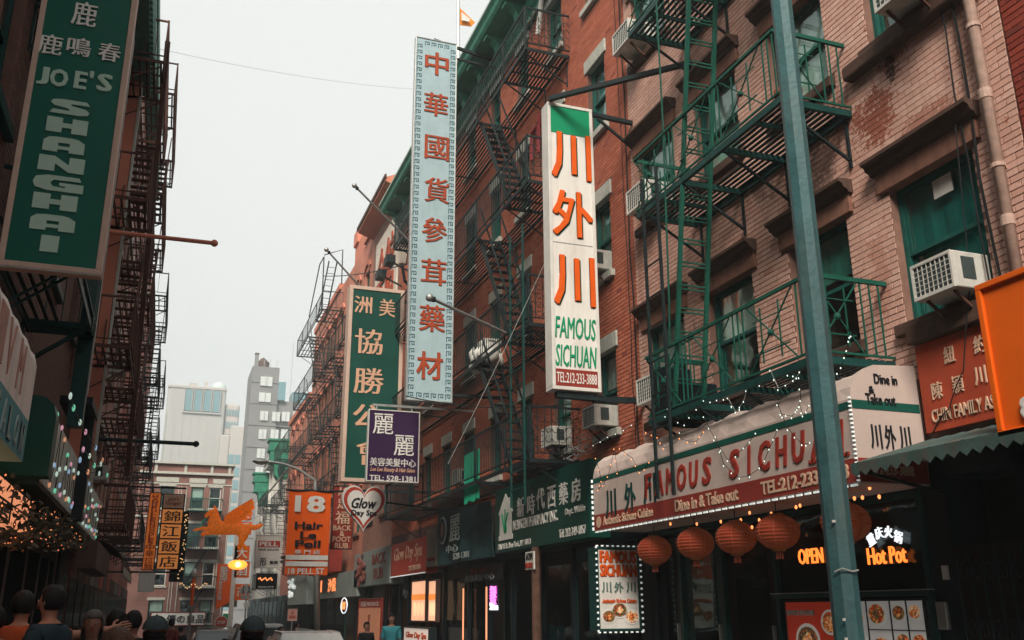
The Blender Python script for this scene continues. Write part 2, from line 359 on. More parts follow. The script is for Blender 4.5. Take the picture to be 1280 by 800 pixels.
def slab(P, u0, v0, u1, v1, w0, w1, mb=None):
    mb = mb or MB(); A = [P.p(u0,v0,w0), P.p(u1,v0,w0), P.p(u1,v0,w1), P.p(u0,v0,w1), P.p(u0,v1,w0), P.p(u1,v1,w0), P.p(u1,v1,w1), P.p(u0,v1,w1)]
    mb.quadbox(A); return mb
def frame(P, u0, v0, u1, v1, t, w0, w1, mb=None):
    mb = mb or MB(); slab(P,u0,v0,u1,v0+t,w0,w1,mb); slab(P,u0,v1-t,u1,v1,w0,w1,mb); slab(P,u0,v0+t,u0+t,v1-t,w0,w1,mb); slab(P,u1-t,v0+t,u1,v1-t,w0,w1,mb); return mb
def sign(name, label, P, u0, v0, u1, v1, face, fr=None, ft=.05, thick=.12, proud=.02, group=None, cat='sign', box=None):
    """sign cabinet: a panel inside a raised frame"""
    t = thing(name, P.p((u0+u1)/2, min(v0, v1), 0), label, cat, group)
    if fr:
        slab(P, u0+ft*.5, v0+ft*.5, u1-ft*.5, v1-ft*.5, -thick, 0).build('panel', face, t, fix=True)
        frame(P, u0, v0, u1, v1, ft, -thick-.003, proud).build('frame', fr, t, fix=True, bevel=.006)
    else: slab(P, u0, v0, u1, v1, -thick, 0).build('panel', face, t, fix=True, bevel=.006)
    return t
def R2(P, a, b, X=None, Y=None):             # two sight-line corners -> u0, v0, u1, v1 on the plane
    pa = fy(*a, Y) if Y is not None else fx(*a, X); pb = fy(*b, Y) if Y is not None else fx(*b, X)
    ua, ub = (pa-P.O).dot(P.u), (pb-P.O).dot(P.u); return min(ua,ub), min(pa.z,pb.z), max(ua,ub), max(pa.z,pb.z)
def C2(P, a, X=None, Y=None):
    pa = fy(*a, Y) if Y is not None else fx(*a, X); return (pa-P.O).dot(P.u), pa.z

def food_mat(name, cols, sc=45):
    """printed photograph of food: small patches of several colours"""
    M = bpy.data.materials.new(name); M.use_nodes = True; n = M.node_tree.nodes; l = M.node_tree.links; b = n['Principled BSDF']; b.inputs['Roughness'].default_value = .4
    g = n.new('ShaderNodeNewGeometry'); v = n.new('ShaderNodeTexVoronoi'); v.inputs['Scale'].default_value = sc; l.new(g.outputs['Position'], v.inputs['Vector'])
    s = n.new('ShaderNodeSeparateColor'); l.new(v.outputs['Color'], s.inputs[0]); r = n.new('ShaderNodeValToRGB'); r.color_ramp.interpolation = 'CONSTANT'; e = r.color_ramp.elements
    for i, c in enumerate(cols):
        x = e[i] if i < 2 else e.new(i/len(cols)); x.position = i/len(cols); x.color = (*c, 1)
    l.new(s.outputs[0], r.inputs[0]); l.new(r.outputs[0], b.inputs['Base Color']); l.new(r.outputs[0], b.inputs['Emission Color']); b.inputs['Emission Strength'].default_value = .22  # print colours also emit weakly
    MATS[name] = M; return M

# ---------------------------------------------------------------- walls, bricks, windows
def wall(parent, X, side, Y0, Y1, z0, z1, ops, m_, depth=.28, name='wall', top=True, thick=6.0, room=1.0):
    """facade sheet with real openings, reveals and dark rooms behind; ops = (y0, y1, z0, z1)"""
    b = MB(); ys = sorted(set([Y0, Y1] + [y for o in ops for y in o[:2]])); zs = sorted(set([z0, z1] + [z for o in ops for z in o[2:]]))
    for i in range(len(ys)-1):
        for j in range(len(zs)-1):
            yc, zc = (ys[i]+ys[i+1])/2, (zs[j]+zs[j+1])/2
            if any(o[0] < yc < o[1] and o[2] < zc < o[3] for o in ops): continue
            k = len(b.v); b.v += [(X, ys[i], zs[j]), (X, ys[i+1], zs[j]), (X, ys[i+1], zs[j+1]), (X, ys[i], zs[j+1])]
            b.f.append([k, k+3, k+2, k+1] if side < 0 else [k, k+1, k+2, k+3]); b.m.append(0)
    for (y0, y1, a, c) in ops:
        Xi = X+side*depth; Xr = X+side*room
        k = len(b.v)
        b.v += [(X,y0,a),(X,y1,a),(X,y1,c),(X,y0,c),(Xr,y0,a),(Xr,y1,a),(Xr,y1,c),(Xr,y0,c)]
        for q in ((0,1,5,4),(1,2,6,5),(2,3,7,6),(3,0,4,7)): b.f.append([k+i for i in q]); b.m.append(0)
        b.f.append([k+4,k+5,k+6,k+7]); b.m.append(1)
    Xb = X+side*thick
    k = len(b.v); b.v += [(X,Y0,z0),(X,Y1,z0),(X,Y1,z1),(X,Y0,z1),(Xb,Y0,z0),(Xb,Y1,z0),(Xb,Y1,z1),(Xb,Y0,z1)]
    for q in ((0,3,7,4),(1,5,6,2),(3,2,6,7),(4,7,6,5)): b.f.append([k+i for i in q]); b.m.append(0)
    return b.build(name, [m_, DARK], parent)

def bricks(parent, X, side, Y0, Y1, z0, z1, ops, m_, bw=.205, bh=.0605, mo=.0085, proud=.0055, singles=None, nsingle=300, seed=1):
    rg = random.Random(seed); B = []
    rows = int((z1-z0)/(bh+mo)); st = bw+mo
    for r in range(rows):
        a = z0+r*(bh+mo); c = a+bh
        cut = sorted((o[0], o[1]) for o in ops if o[2] < c-.01 and o[3] > a+.01)
        off = (st/2 if r % 2 else 0) + rg.uniform(-.008, .008); y = Y0-off
        while y < Y1:
            p, q = max(y, Y0), min(y+bw, Y1); y += st
            segs = [(p, q)]
            for (u, v) in cut:
                ns = []
                for (s, e) in segs:
                    if e <= u or s >= v: ns.append((s, e)); continue
                    if s < u: ns.append((s, u))
                    if e > v: ns.append((v, e))
                segs = ns
            for s, e in segs:
                if e-s > .03: B.append((s, e, a+rg.uniform(-.0008, .0008), c+rg.uniform(-.0008, .0008), proud+rg.uniform(-.0015, .002), abs((e-s)-bw) < .002))
    if singles:
        cand = [(-(abs((b[0]+b[1])/2-singles[0])*1.0+abs(b[2]-singles[1])), i) for i, b in enumerate(B) if b[5]]
        cand.sort(reverse=True); pick = set(i for _, i in cand[:nsingle])
        for i in pick:
            s, e, a, c, pr, _ = B[i]
            piece('brick', parent, (X-side*(pr/2), (s+e)/2, (a+c)/2), (round(pr, 3) if pr > .004 else .004, bw, bh), m_)
        B = [b for i, b in enumerate(B) if i not in pick]
    n = len(B); A = np.array([b[:5] for b in B]); V = np.empty((n, 8, 3), 'f')
    xf = X-side*A[:,4]
    for k, (xi, yi, zi) in enumerate([(0,0,0),(0,1,0),(0,1,1),(0,0,1),(1,0,0),(1,1,0),(1,1,1),(1,0,1)]):
        V[:,k,0] = X if xi == 0 else xf
        V[:,k,1] = A[:,yi] + (0 if xi == 0 else (.0025 if yi == 0 else -.0025)); V[:,k,2] = A[:,2+zi] + (0 if xi == 0 else (.0025 if zi == 0 else -.0025))
    q = np.array([(4,5,6,7),(0,1,5,4),(1,2,6,5),(2,3,7,6),(3,0,4,7)])
    if side > 0: q = q[:, ::-1]
    Fc = (np.arange(n)[:,None,None]*8 + q[None]).reshape(-1)
    me = bpy.data.meshes.new('brickwork'); o0 = wl(parent)
    V = V.reshape(-1, 3) - np.array(o0, 'f')
    me.vertices.add(len(V)); me.vertices.foreach_set('co', V.reshape(-1)); me.loops.add(len(Fc)); me.loops.foreach_set('vertex_index', Fc.astype('i'))
    me.polygons.add(n*5); me.polygons.foreach_set('loop_start', np.arange(0, n*20, 4, dtype='i')); me.polygons.foreach_set('loop_total', np.full(n*5, 4, 'i'))
    at = me.attributes.new('rnd', 'FLOAT', 'FACE'); rr = np.random.default_rng(seed).random(n).astype('f'); at.data.foreach_set('value', np.repeat(rr, 5))
    me.update(calc_edges=True); me.materials.append(m_); me.polygons.foreach_set('use_smooth', [False]*len(me.polygons))
    o = bpy.data.objects.new('brickwork', me); link(o, parent); o['kind'] = 'stuff'; return o

WIN = {}
def window(parent, X, side, yc, z0, w, h, lint='none', sash=SASHG, drape=None, drop=.55, sill=BRONZE, lintm=WSTONE, open_=0, bars=False):
    key = (round(w,3), round(h,3), lint, sash.name, drape.name if drape else '', drop, sill.name if sill else '', lintm.name, open_, bars)
    if key in WIN: return copy_tree(WIN[key], (X, yc, z0), parent, 0 if side > 0 else math.pi)
    o = bpy.data.objects.new('window', bpy.data.meshes.new('window')); b = MB()
    x0, x1 = .10, .19; t = .055
    b.box(x0, -w/2, 0, x1, -w/2+t, h).box(x0, w/2-t, 0, x1, w/2, h).box(x0, -w/2+t, h-t, x1, w/2-t, h).box(x0-.03, -w/2+t, 0, x1, w/2-t, t)
    mid = h*.5; s = .045
    for (a, c, xo) in ((mid-.02, h-t, .115), (t+open_, mid+.02+open_, .155)):     # two sliding sashes
        u, v = -w/2+t, w/2-t
        b.box(xo, u, a, xo+.03, v, a+s).box(xo, u, c-s, xo+.03, v, c).box(xo, u, a+s, xo+.03, u+s, c-s).box(xo, v-s, a+s, xo+.03, v, c-s)
    if bars:
        for k in range(1, 7): b.box(-.02, -w/2+k*w/7-.008, .02, -.004, -w/2+k*w/7+.008, h*.55)
        for z in (.05, h*.55): b.box(-.024, -w/2, z-.012, -.002, w/2, z+.012)
    me = o.data; me.from_pydata(b.v, [], b.f); me.materials.append(sash); me.update()
    link(o, parent, (X, yc, z0))
    def sub(mb, nm, m_, **k):
        keep = WL[o.name]; WL[o.name] = Vector((0,0,0)); q = mb.build(nm, m_, o, **k); WL[o.name] = keep; return q
    u, v = -w/2+t+s, w/2-t-s
    sub(MB().box(.128, u, mid+.02, .132, v, h-t-s), 'pane', GLASS)
    sub(MB().box(.168, u, t+s+open_, .172, v, mid-.02+open_), 'pane', GLASS)
    if drape:
        c = MB(); n = 14; zt, zb = h-t, h*(1-drop)+.02
        for i in range(n):
            a, e = -w/2+t+(w-2*t)*i/n, -w/2+t+(w-2*t)*(i+1)/n; dx = .009*math.sin(i*1.7); dx2 = .009*math.sin((i+1)*1.7)
            k = len(c.v); c.v += [(.19+dx, a, zb), (.19+dx2, e, zb), (.19+dx2, e, zt), (.19+dx, a, zt)]; c.f.append([k, k+3, k+2, k+1]); c.m.append(0)
        sub(c, 'curtain', drape)
    if lint == 'cornice':
        b = MB(); W = w/2+.17
        b.box(-.05, -W+.04, h-.02, .1, W-.04, h+.20); sub(b, 'lintel', BRSTONE, bevel=.008)
        b = MB(); prof = [(.1, h+.20), (-.07, h+.20), (-.09, h+.235), (-.13, h+.25), (-.155, h+.30), (-.20, h+.315), (-.20, h+.355), (.1, h+.37)]
        b.prism([(x, -W, z) for x, z in prof], (0, 2*W, 0)); sub(b, 'cornice', BRONZE, fix=True)
    elif lint == 'flat':
        b = MB().box(-.035, -w/2-.09, h-.01, .1, w/2+.09, h+.27); sub(b, 'lintel', lintm, bevel=.01)
    elif lint == 'arch':
        b = MB(); n = 7; W = w/2+.09
        for i in range(n):
            a0, a1 = math.pi*(.18+.64*i/n), math.pi*(.18+.64*(i+1)/n); R = W/math.cos(math.pi*.18); zc = h-R*math.sin(math.pi*.18)-.02
            P = [(R*math.cos(a), zc+R*math.sin(a)) for a in (a0, a1)]; Q = [((R+.2)*math.cos(a), zc+(R+.2)*math.sin(a)) for a in (a1, a0)]
            b.prism([(-.07, y, z) for y, z in P+Q], (.14, 0, 0))
        sub(b, 'lintel', lintm, fix=True)
    if sill: sub(MB().box(-.09, -w/2-.10, -.13, .1, w/2+.10, -.002), 'sill', sill, bevel=.01)
    WIN[key] = o
    if side < 0: o.rotation_euler = (0, 0, math.pi)
    return o

AC0 = None
def air_con(loc, side, label, wd=.62, ht=.40, dp=.5, group='air conditioners in the windows'):
    """window air conditioner, front grille facing the street; loc = wall line, centre, underside"""
    global AC0
    if AC0 is None:
        t = thing('air_conditioner', (0,0,0), label, 'air conditioner', group)
        MB().box(-.36, -.31, 0, .14, .31, .40).build('casing', ACW, t, bevel=.015)
        b = MB().box(-.372, -.29, .02, -.361, .29, .38); b.build('back_plate', ACD, t)
        g = MB()
        for i in range(9): g.box(-.385, -.27+i*.0675-.004, .03, -.374, -.27+i*.0675+.004, .37)
        for i in range(7): g.box(-.389, -.275, .035+i*.055-.003, -.3855, .275, .035+i*.055+.003)
        g.box(-.392, -.30, .0, -.362, -.275, .40).box(-.392, .275, .0, -.362, .30, .40).box(-.392, -.275, 0, -.362, .275, .03).box(-.392, -.275, .37, -.362, .275, .4)
        g.build('grille', ACW, t)
        v = MB().box(-.26, -.316, .10, -.08, -.311, .34).box(-.26, .311, .10, -.08, .316, .34); v.build('side_vent', ACD, t)
        MB().bar((-.30, -.2, -.004), (.02, -.2, -.25), .03).bar((-.30, .2, -.004), (.02, .2, -.25), .03).build('bracket', BROWNIRON, t)
        AC0 = t; r = t
    else: r = copy_tree(AC0)
    r.location = loc; WL[r.name] = Vector(loc); r.rotation_euler = (0, 0, 0 if side > 0 else math.pi); tag(r, label, 'air conditioner', group); return r

# ---------------------------------------------------------------- fire escapes
def balusters(b, p, q, z0, z1, sp, w=.014):
    p, q = Vector(p), Vector(q); L = (q-p).length; n = max(1, int(L/sp))
    for i in range(n+1):
        c = p+(q-p)*(i/n); b.box(c.x-w/2, c.y-w/2, z0, c.x+w/2, c.y+w/2, z1)
def fire_escape(label, Xw, Xo, Y0, Y1, levels, stair, m_, group='fire escapes', rail=.9, nsl=9, baluster_sp=.125, single=True, wavy=False, stairdir=1, slat_m=None, walk=.42, lastladder=None):
    """Xw wall line, Xo outer line, Y0 near, Y1 far; stair=(ya, yb): the opening in each platform.
    stairs run down from the far edge of the opening to the near part one level below (stairdir=1), or the other way"""
    slat_m = slat_m or m_; s = 1 if Xw > Xo else -1; T = thing('fire_escape', (Xw, (Y0+Y1)/2, levels[-1]), label, 'fire escape', group)
    ya, yb = stair; Xi = Xw - s*.012
    for li, z in enumerate(levels):
        b = MB(); t = .05
        for x in (Xo, Xi-s*t): b.box(x, Y0, z-.07, x+s*.02, Y1, z+.01)
        for y in (Y0, ya, yb, Y1-.02): b.box(min(Xo,Xi), y, z-.07, max(Xo,Xi), y+.02, z-.002)
        n = 3
        for k in range(1, n): 
            for (A, B_) in ((Y0, ya), (yb, Y1)):
                y = A+(B_-A)*k/n; b.box(min(Xo,Xi), y, z-.05, max(Xo,Xi), y+.035, z-.022)
        pf = b.build('platform', m_, T)
        for i in range(nsl):
            x = Xo+s*(.06+ (abs(Xi-Xo)-.12)*i/(nsl-1)); full = abs(x-Xw) < walk
            segs = [(Y0+.02, Y1-.02)] if full else [(Y0+.02, ya), (yb, Y1-.02)]
            for (u, v) in segs:
                if v-u < .1: continue
                if single: piece('slat', pf, (x, (u+v)/2, z-.008), (.042, round(v-u, 3), .012), slat_m)
                else: piece('slat', pf, (x, (u+v)/2, z-.008), (.045, round(v-u, 3), .012), slat_m)
        b = MB()
        for y in (Y0+.15, ya, yb, Y1-.3):
            b.bar((Xo+s*.08, y, z-.07), (Xw, y, z-.62), .025).bar((Xw-s*.015, y, z-.07), (Xw-s*.015, y, z-.66), .03)
        b.build('bracket', m_, T)
        b = MB(); zt = z+rail
        for zz, tk in ((zt, .04), (z+.10, .022)):
            b.box(Xo-.015, Y0, zz-tk/2, Xo+.015, Y1, zz+tk/2)
            for y in (Y0, Y1): b.box(min(Xo,Xw), y-.014, zz-tk/2+.001, max(Xo,Xw), y+.014, zz+tk/2-.001)
        for y in (Y0, ya, yb, (yb+Y1)/2, Y1): b.box(Xo-.018, y-.018, z-.07, Xo+.018, y+.018, zt+.03)
        rl = b.build('railing', m_, T)
        b = MB(); balusters(b, (Xo, Y0+.1, 0), (Xo, Y1, 0), z+.11, zt-.02, baluster_sp)
        for y in (Y0, Y1): balusters(b, (Xo, y, 0), (Xw, y, 0), z+.11, zt-.02, baluster_sp)
        if wavy:
            for y in (Y0,):
                for k in range(7):
                    for q in range(4):
                        cx = Xo+s*(.08+.14*k); cz = z+.18+.18*q; r = .06
                        pts = [(cx+r*math.cos(a*.9+k), y, cz+r*math.sin(a*.9+k)) for a in range(6)]; b.tube(pts, .008, 4)
        b.build('baluster', m_, rl, kind='stuff')
        if li+1 < len(levels):
            z2 = levels[li+1]; ytop, ybot = (yb, ya-.1) if stairdir > 0 else (ya, yb+.1)
            xa, xb = Xo+s*.10, Xo+s*.56
            b = MB()
            for x in (xa, xb): b.bar((x, ytop, z-.03), (x, ybot, z2), .022, .13)
            for x in (xa, xb):
                b.bar((x, ytop, z+.75), (x, ybot, z2+.75), .03); b.bar((x, ybot, z2), (x, ybot, z2+.75), .03)
            st = b.build('stair', m_, T); n = 12
            for k in range(1, n):
                f = k/n; piece('step', st, ((xa+xb)/2, ytop+(ybot-ytop)*f, z-.03+(z2-z+.03)*f), (abs(xb-xa)-.03, .16, .02), slat_m)
    if lastladder:
        x, y, zt, zb, dirx = lastladder; ladder(T, x, y, zt, zb, m_)
    return T
def ladder(T, p0, p1, q0, q1, m_, name='ladder', sp=.30, w=.035, rung=.022, double=False):
    """rails p0->p1 and q0->q1 (top to bottom), rungs as pieces"""
    b = MB().bar(p0, p1, w).bar(q0, q1, w); L = b.build(name, m_, T)
    p0, p1, q0, q1 = map(Vector, (p0, p1, q0, q1)); n = int((p1-p0).length/sp)
    for i in range(1, n):
        f = i/n; a = p0.lerp(p1, f); c = q0.lerp(q1, f)
        for dz in ((0, .055) if double else (0,)):
            MB().bar(a+Vector((0,0,dz)), c+Vector((0,0,dz)), rung).build('rung', m_, L)
    return L

# ================================================================ ground, road, pavements
ASPH = mat('asphalt', (.045, .046, .048), .8, .3, 2, .5, 90, grime=.4, gcol=(.02,.02,.02))
CONC = mat('pavement_concrete', (.20, .19, .175), .85, .25, 2, .4, 70, grime=.5, gcol=(.08,.08,.075))
EARTH = mat('ground_cover', (.09, .09, .085), .9, .2, 1, .2)
def strip(name, x0, x1, ys, dz, m_):
    b = MB()
    for i in range(len(ys)-1):
        k = len(b.v); b.v += [(x0, ys[i], gz(ys[i])+dz), (x1, ys[i], gz(ys[i])+dz), (x1, ys[i+1], gz(ys[i+1])+dz), (x0, ys[i+1], gz(ys[i+1])+dz)]
        b.f.append([k, k+1, k+2, k+3]); b.m.append(0)
    return structure(b.build(name, m_))
YS = [-30, 15, 30, 45, 60, 75, 90]
strip('ground', -600, 600, [-600]+YS+[900], -.02, EARTH)
strip('road', .55, 4.4, YS, 0, ASPH)
def pave(name, x0, x1, kerb_x):
    b = MB()
    for i in range(len(YS)-1):
        a, c = YS[i], YS[i+1]; za, zc = gz(a), gz(c)
        b.quadbox([(x0,a,za-.1),(x1,a,za-.1),(x1,c,zc-.1),(x0,c,zc-.1),(x0,a,za+.13),(x1,a,za+.13),(x1,c,zc+.13),(x0,c,zc+.13)])
    return structure(b.build(name, CONC))
pv = pave('pavement', 4.4, 7.6, 4.4); pv2 = pave('pavement', -2.6, .55, .55)
for P_, xs in ((pv, (4.62, 5.6, 6.58)), (pv2, (-1.6, -.62, .33))):            # paving slabs laid a few millimetres proud
    for i in range(24):
        y = -2+i*1.5
        if y > 14: break
        for x in xs: piece('paving_slab', P_, (x, y, .133), (.96 if x > 4.7 or x < 0 else .42, 1.48, .012), CONC)

# ================================================================ right side: painted brick building (A)
RAND = random.Random(3)
BR_A = brick_mat('painted_brick', (.61, .36, .285), (.73, .48, .40), (.47, .23, .165), peel=.9, peelcol=(.33, .115, .07), blotch=.6, blotchcol=(.27, .17, .135),
                 spots=((7.35, 6.95, .55, .55, (.27, .075, .042), .9), (6.95, 7.5, .35, .45, (.27, .08, .045), .75), (7.9, 7.2, .3, .6, (.28, .09, .055), .6), (6.6, 6.55, .7, .25, (.26,.08,.05), .6), (7.0, 7.35, .12, .3, (.03,.028,.03), .8), (8.35, 6.75, .55, .75, (.13,.085,.07), .7), (9.5, 7.0, .5, .35, (.12,.08,.07), .6), (7.55, 5.2, .3, .9, (.36,.15,.10), .5), (6.0, 7.3, .25, 1.2, (.30,.14,.10), .5), (12.95, 8.0, .25, 3.0, (.34,.15,.10), .6), (11.3, 5.4, .7, .5, (.16,.10,.08), .6)))
BR_B = brick_mat('red_brick', (.40, .11, .062), (.52, .17, .10), (.22, .055, .04), blotch=.35, blotchcol=(.10, .045, .04))
BR_R = brick_mat('dark_red_brick', (.22, .035, .022), (.30, .055, .033), (.13, .03, .02), blotch=.5, blotchcol=(.07, .02, .02))
BR_L = brick_mat('brown_brick', (.16, .085, .07), (.22, .12, .095), (.10, .06, .05), blotch=.4)

TEALB = mat('teal_window_shade', (.025, .27, .255), .6, .3, 3, .2, 12)
A = thing('painted_brick_building', (7, 9.4, 0), 'pink painted brick tenement with flaking paint above the long restaurant awning', 'building')
colsA = [(6.14, 7.28), (7.98, 9.08), (9.88, 11.0), (11.68, 12.86)]; rowsA = [(4.50, 6.03), (7.78, 9.16), (10.9, 12.3), (14.0, 15.4)]
opsA = [(a, b, c, d) for a, b in colsA for c, d in rowsA]; 
wA = wall(A, 7, 1, 5.58, 13.13, 3.2, 17, opsA, MORT_A)
cutA = opsA + [(a-.13, b+.13, d-.02, d+.20) for a, b in colsA for c, d in rowsA] + [(a-.10, b+.10, c-.13, c) for a, b in colsA for c, d in rowsA]
bricks(wA, 7, 1, 5.58, 13.13, 3.9, 13.4, cutA, BR_A, singles=(6.9, 6.3), seed=4)
for i, (a, b) in enumerate(colsA):
    for j, (c, d) in enumerate(rowsA):
        dr = {(2,0): CURT, (2,1): CURT, (3,1): CURT, (1,0): BLIND, (1,1): CURT, (3,0): CURT}.get((i, j), TEALB); dp = {(1,0): .42, (2,0): .55, (2,1): 1.0, (3,1): 1.0, (1,1): .9}.get((i, j), .5)
        if (i, j) == (0, 0): dr, dp = TEALB, 1.0
        window(A, 7, 1, (a+b)/2, c, b-a, d-c, 'cornice', SASHG, dr, dp)
tag(MB().box(7.12, 6.55, 5.72, 7.13, 6.80, 5.92).build('window_notice', WFRAME), 'small white notice stuck high in the green window over the red association board', 'notice')
_a = air_con((6.90, 6.44, 4.51), 1, 'white air conditioner jutting from the window over the red association board')
_b = air_con((6.93, 6.42, 7.76), 1, 'air conditioner at the top edge of the painted wall above a thick brown sill', )
air_con((6.96, 12.25, 7.84), 1, 'air conditioner with white casing on brackets below the topmost green fire escape platform')
air_con((6.96, 12.2, 4.66), 1, 'large pale air conditioner behind the green drop ladder rails')
air_con((6.96, 12.5, 10.98), 1, 'air conditioner beneath the top platform beside the boundary of red and pink brick')
MB().box(6.86, 5.62, 7.52, 7.02, 7.62, 7.70).build('sill_slab', BRONZE, A, bevel=.03)
_a.scale = (.86, .84, .90); _b.scale = (.9, .92, .95)
# ground floor of A
b = MB(); b.box(7.0, 5.58, 0, 7.5, 6.25, 3.2).box(7.0, 7.1, 0, 7.5, 7.42, 3.2).box(7.0, 12.95, 0, 7.5, 13.13, 3.2).box(7.0, 5.58, 2.9, 7.6, 13.13, 3.199)
b.build('shopfront_frame', DARK, A)
MB().box(8.6, 5.6, 0, 8.7, 13.1, 3.1).build('back_wall', DARKW, A)
gr = MB().box(7.01, 6.25, .1, 7.04, 7.1, 2.25).build('door', DARKW, A)
for i in range(6): piece('grille_bar', gr, (6.985, 6.3+i*.15, 1.2), (.02, .02, 2.0), BLACKP)
b = MB()
for i in range(5):
    for k in range(3):
        cy, cz = 6.375+i*.15, 1.0+.5*k; pts = [(6.98, cy+.05*math.cos(a*.8)*(1-a*.08), cz+.11*math.sin(a*.8)*(1-a*.08)) for a in range(9)]; b.tube(pts, .008, 4)
b.build('grille_scroll', BLACKP, gr)
MB().box(7.02, 7.45, .55, 7.035, 9.9, 2.75).build('shop_window_glass', SHOPG, A)
b = MB()
for y in (7.43, 8.62, 9.9, 11.1, 12.2): b.box(6.97, y-.035, .13, 7.06, y+.035, 2.9)
b.box(6.96, 7.43, .45, 7.07, 9.9, .55).box(6.93, 7.4, 1.81, 7.06, 9.95, 1.86).box(6.97, 7.43, 2.75, 7.06, 13.0, 2.82)
b.build('window_mullion', DTEAL, A)
MB().box(6.925, 7.38, 1.862, 6.99, 9.97, 1.872).build('window_ledge', GREYM, A)
for (y0, y1, mm) in ((9.95, 11.05, DARKW), (11.15, 12.15, DTEAL), (12.25, 12.9, DARK)):
    d = MB().box(7.04, y0, .14, 7.09, y1, 2.7).build('door_panel', mm, A); MB().box(7.0, y0+.12, 1.0, 7.04, y0+.15, 1.5).build('handle', GREYM, d)
    MB().box(7.025, y0+.2, 1.2, 7.039, y1-.2, 2.5).build('glazing', SHOPG, d)
tag(MB().box(6.95, 7.24, 1.5, 7.0, 7.36, 1.75).build('intercom_box', GREYM, bevel=.01), 'grey intercom box on the dark pier right of the menu boards', 'intercom')
tag(MB().box(6.97, 7.18, 1.95, 7.0, 7.24, 2.08).build('door_plate', WFRAME), 'small pale plate on the dark pier above the intercom box', 'plate')

# downpipe, cables
t = thing('downpipe', (6.9, 5.81, 3.3), 'pale pink drainpipe running down the corner of the painted brick wall', 'drainpipe')
PIPE = mat('pink_pipe_paint', (.50, .36, .30), .6, .3, 8, .2, 40, grime=.6, gcol=(.2, .12, .09))
MB().tube([(6.91, 5.81, 3.3), (6.91, 5.81, 14)], .055, 12).build('pipe', PIPE, t, smooth=True)
for z in (4.3, 5.6, 7.1, 8.6): MB().lathe((6.91, 5.81, z), [(.067, -.02), (.067, .02)], 12).box(6.95, 5.79, z-.015, 7.0, 5.83, z+.015).build('clamp', PIPE, t)
for z in (5.05, 6.35, 7.9): MB().lathe((6.91, 5.81, z), [(.062, -.05), (.062, .05)], 12).build('pipe_joint', PIPE, t)
def cable(label, pts, r=.008, m_=WIRE, sag=0, seg=12, name='cable', group=None):
    P = []
    for i in range(len(pts)-1):
        a, c = Vector(pts[i]), Vector(pts[i+1])
        for k in range(seg): f = k/seg; p = a.lerp(c, f); p.z -= sag*4*f*(1-f); P.append(p)
    P.append(Vector(pts[-1])); return tag(MB().tube(P, r, 5).build(name, m_), label, 'cable', group)
def wob(x, y0, z0, y1, z1, n=14, a=.02, sd=1):
    rg = random.Random(sd); return [(x+rg.uniform(-.01, .01), y0+(y1-y0)*i/n+rg.uniform(-a, a), z0+(z1-z0)*i/n) for i in range(n+1)]
cable('black cable hanging nearest the window beside the pink drainpipe', wob(6.93, 6.28, 14, 6.12, 3.6, sd=1), .009, seg=3)
cable('bundle of black cables hanging next to the pink drainpipe', wob(6.95, 6.10, 14, 6.03, 4.2, sd=2, a=.03), .014, seg=3)
cable('thin loose cable crossing the front of the red association board', [(6.86, 6.16, 6.2), (6.8, 6.22, 4.6), (6.84, 6.5, 3.8), (6.86, 6.75, 3.5), (6.9, 7.05, 3.3)], .006, seg=5, sag=-.03)
cable('black cable running down the join of the red and pink brick', wob(6.96, 13.2, 14, 13.22, 3.9, sd=5, a=.03), .014, seg=3)
cable('second thin cable beside the join of red and pink brick', wob(6.97, 13.42, 14, 13.35, 4.0, sd=6, a=.02), .007, seg=3)

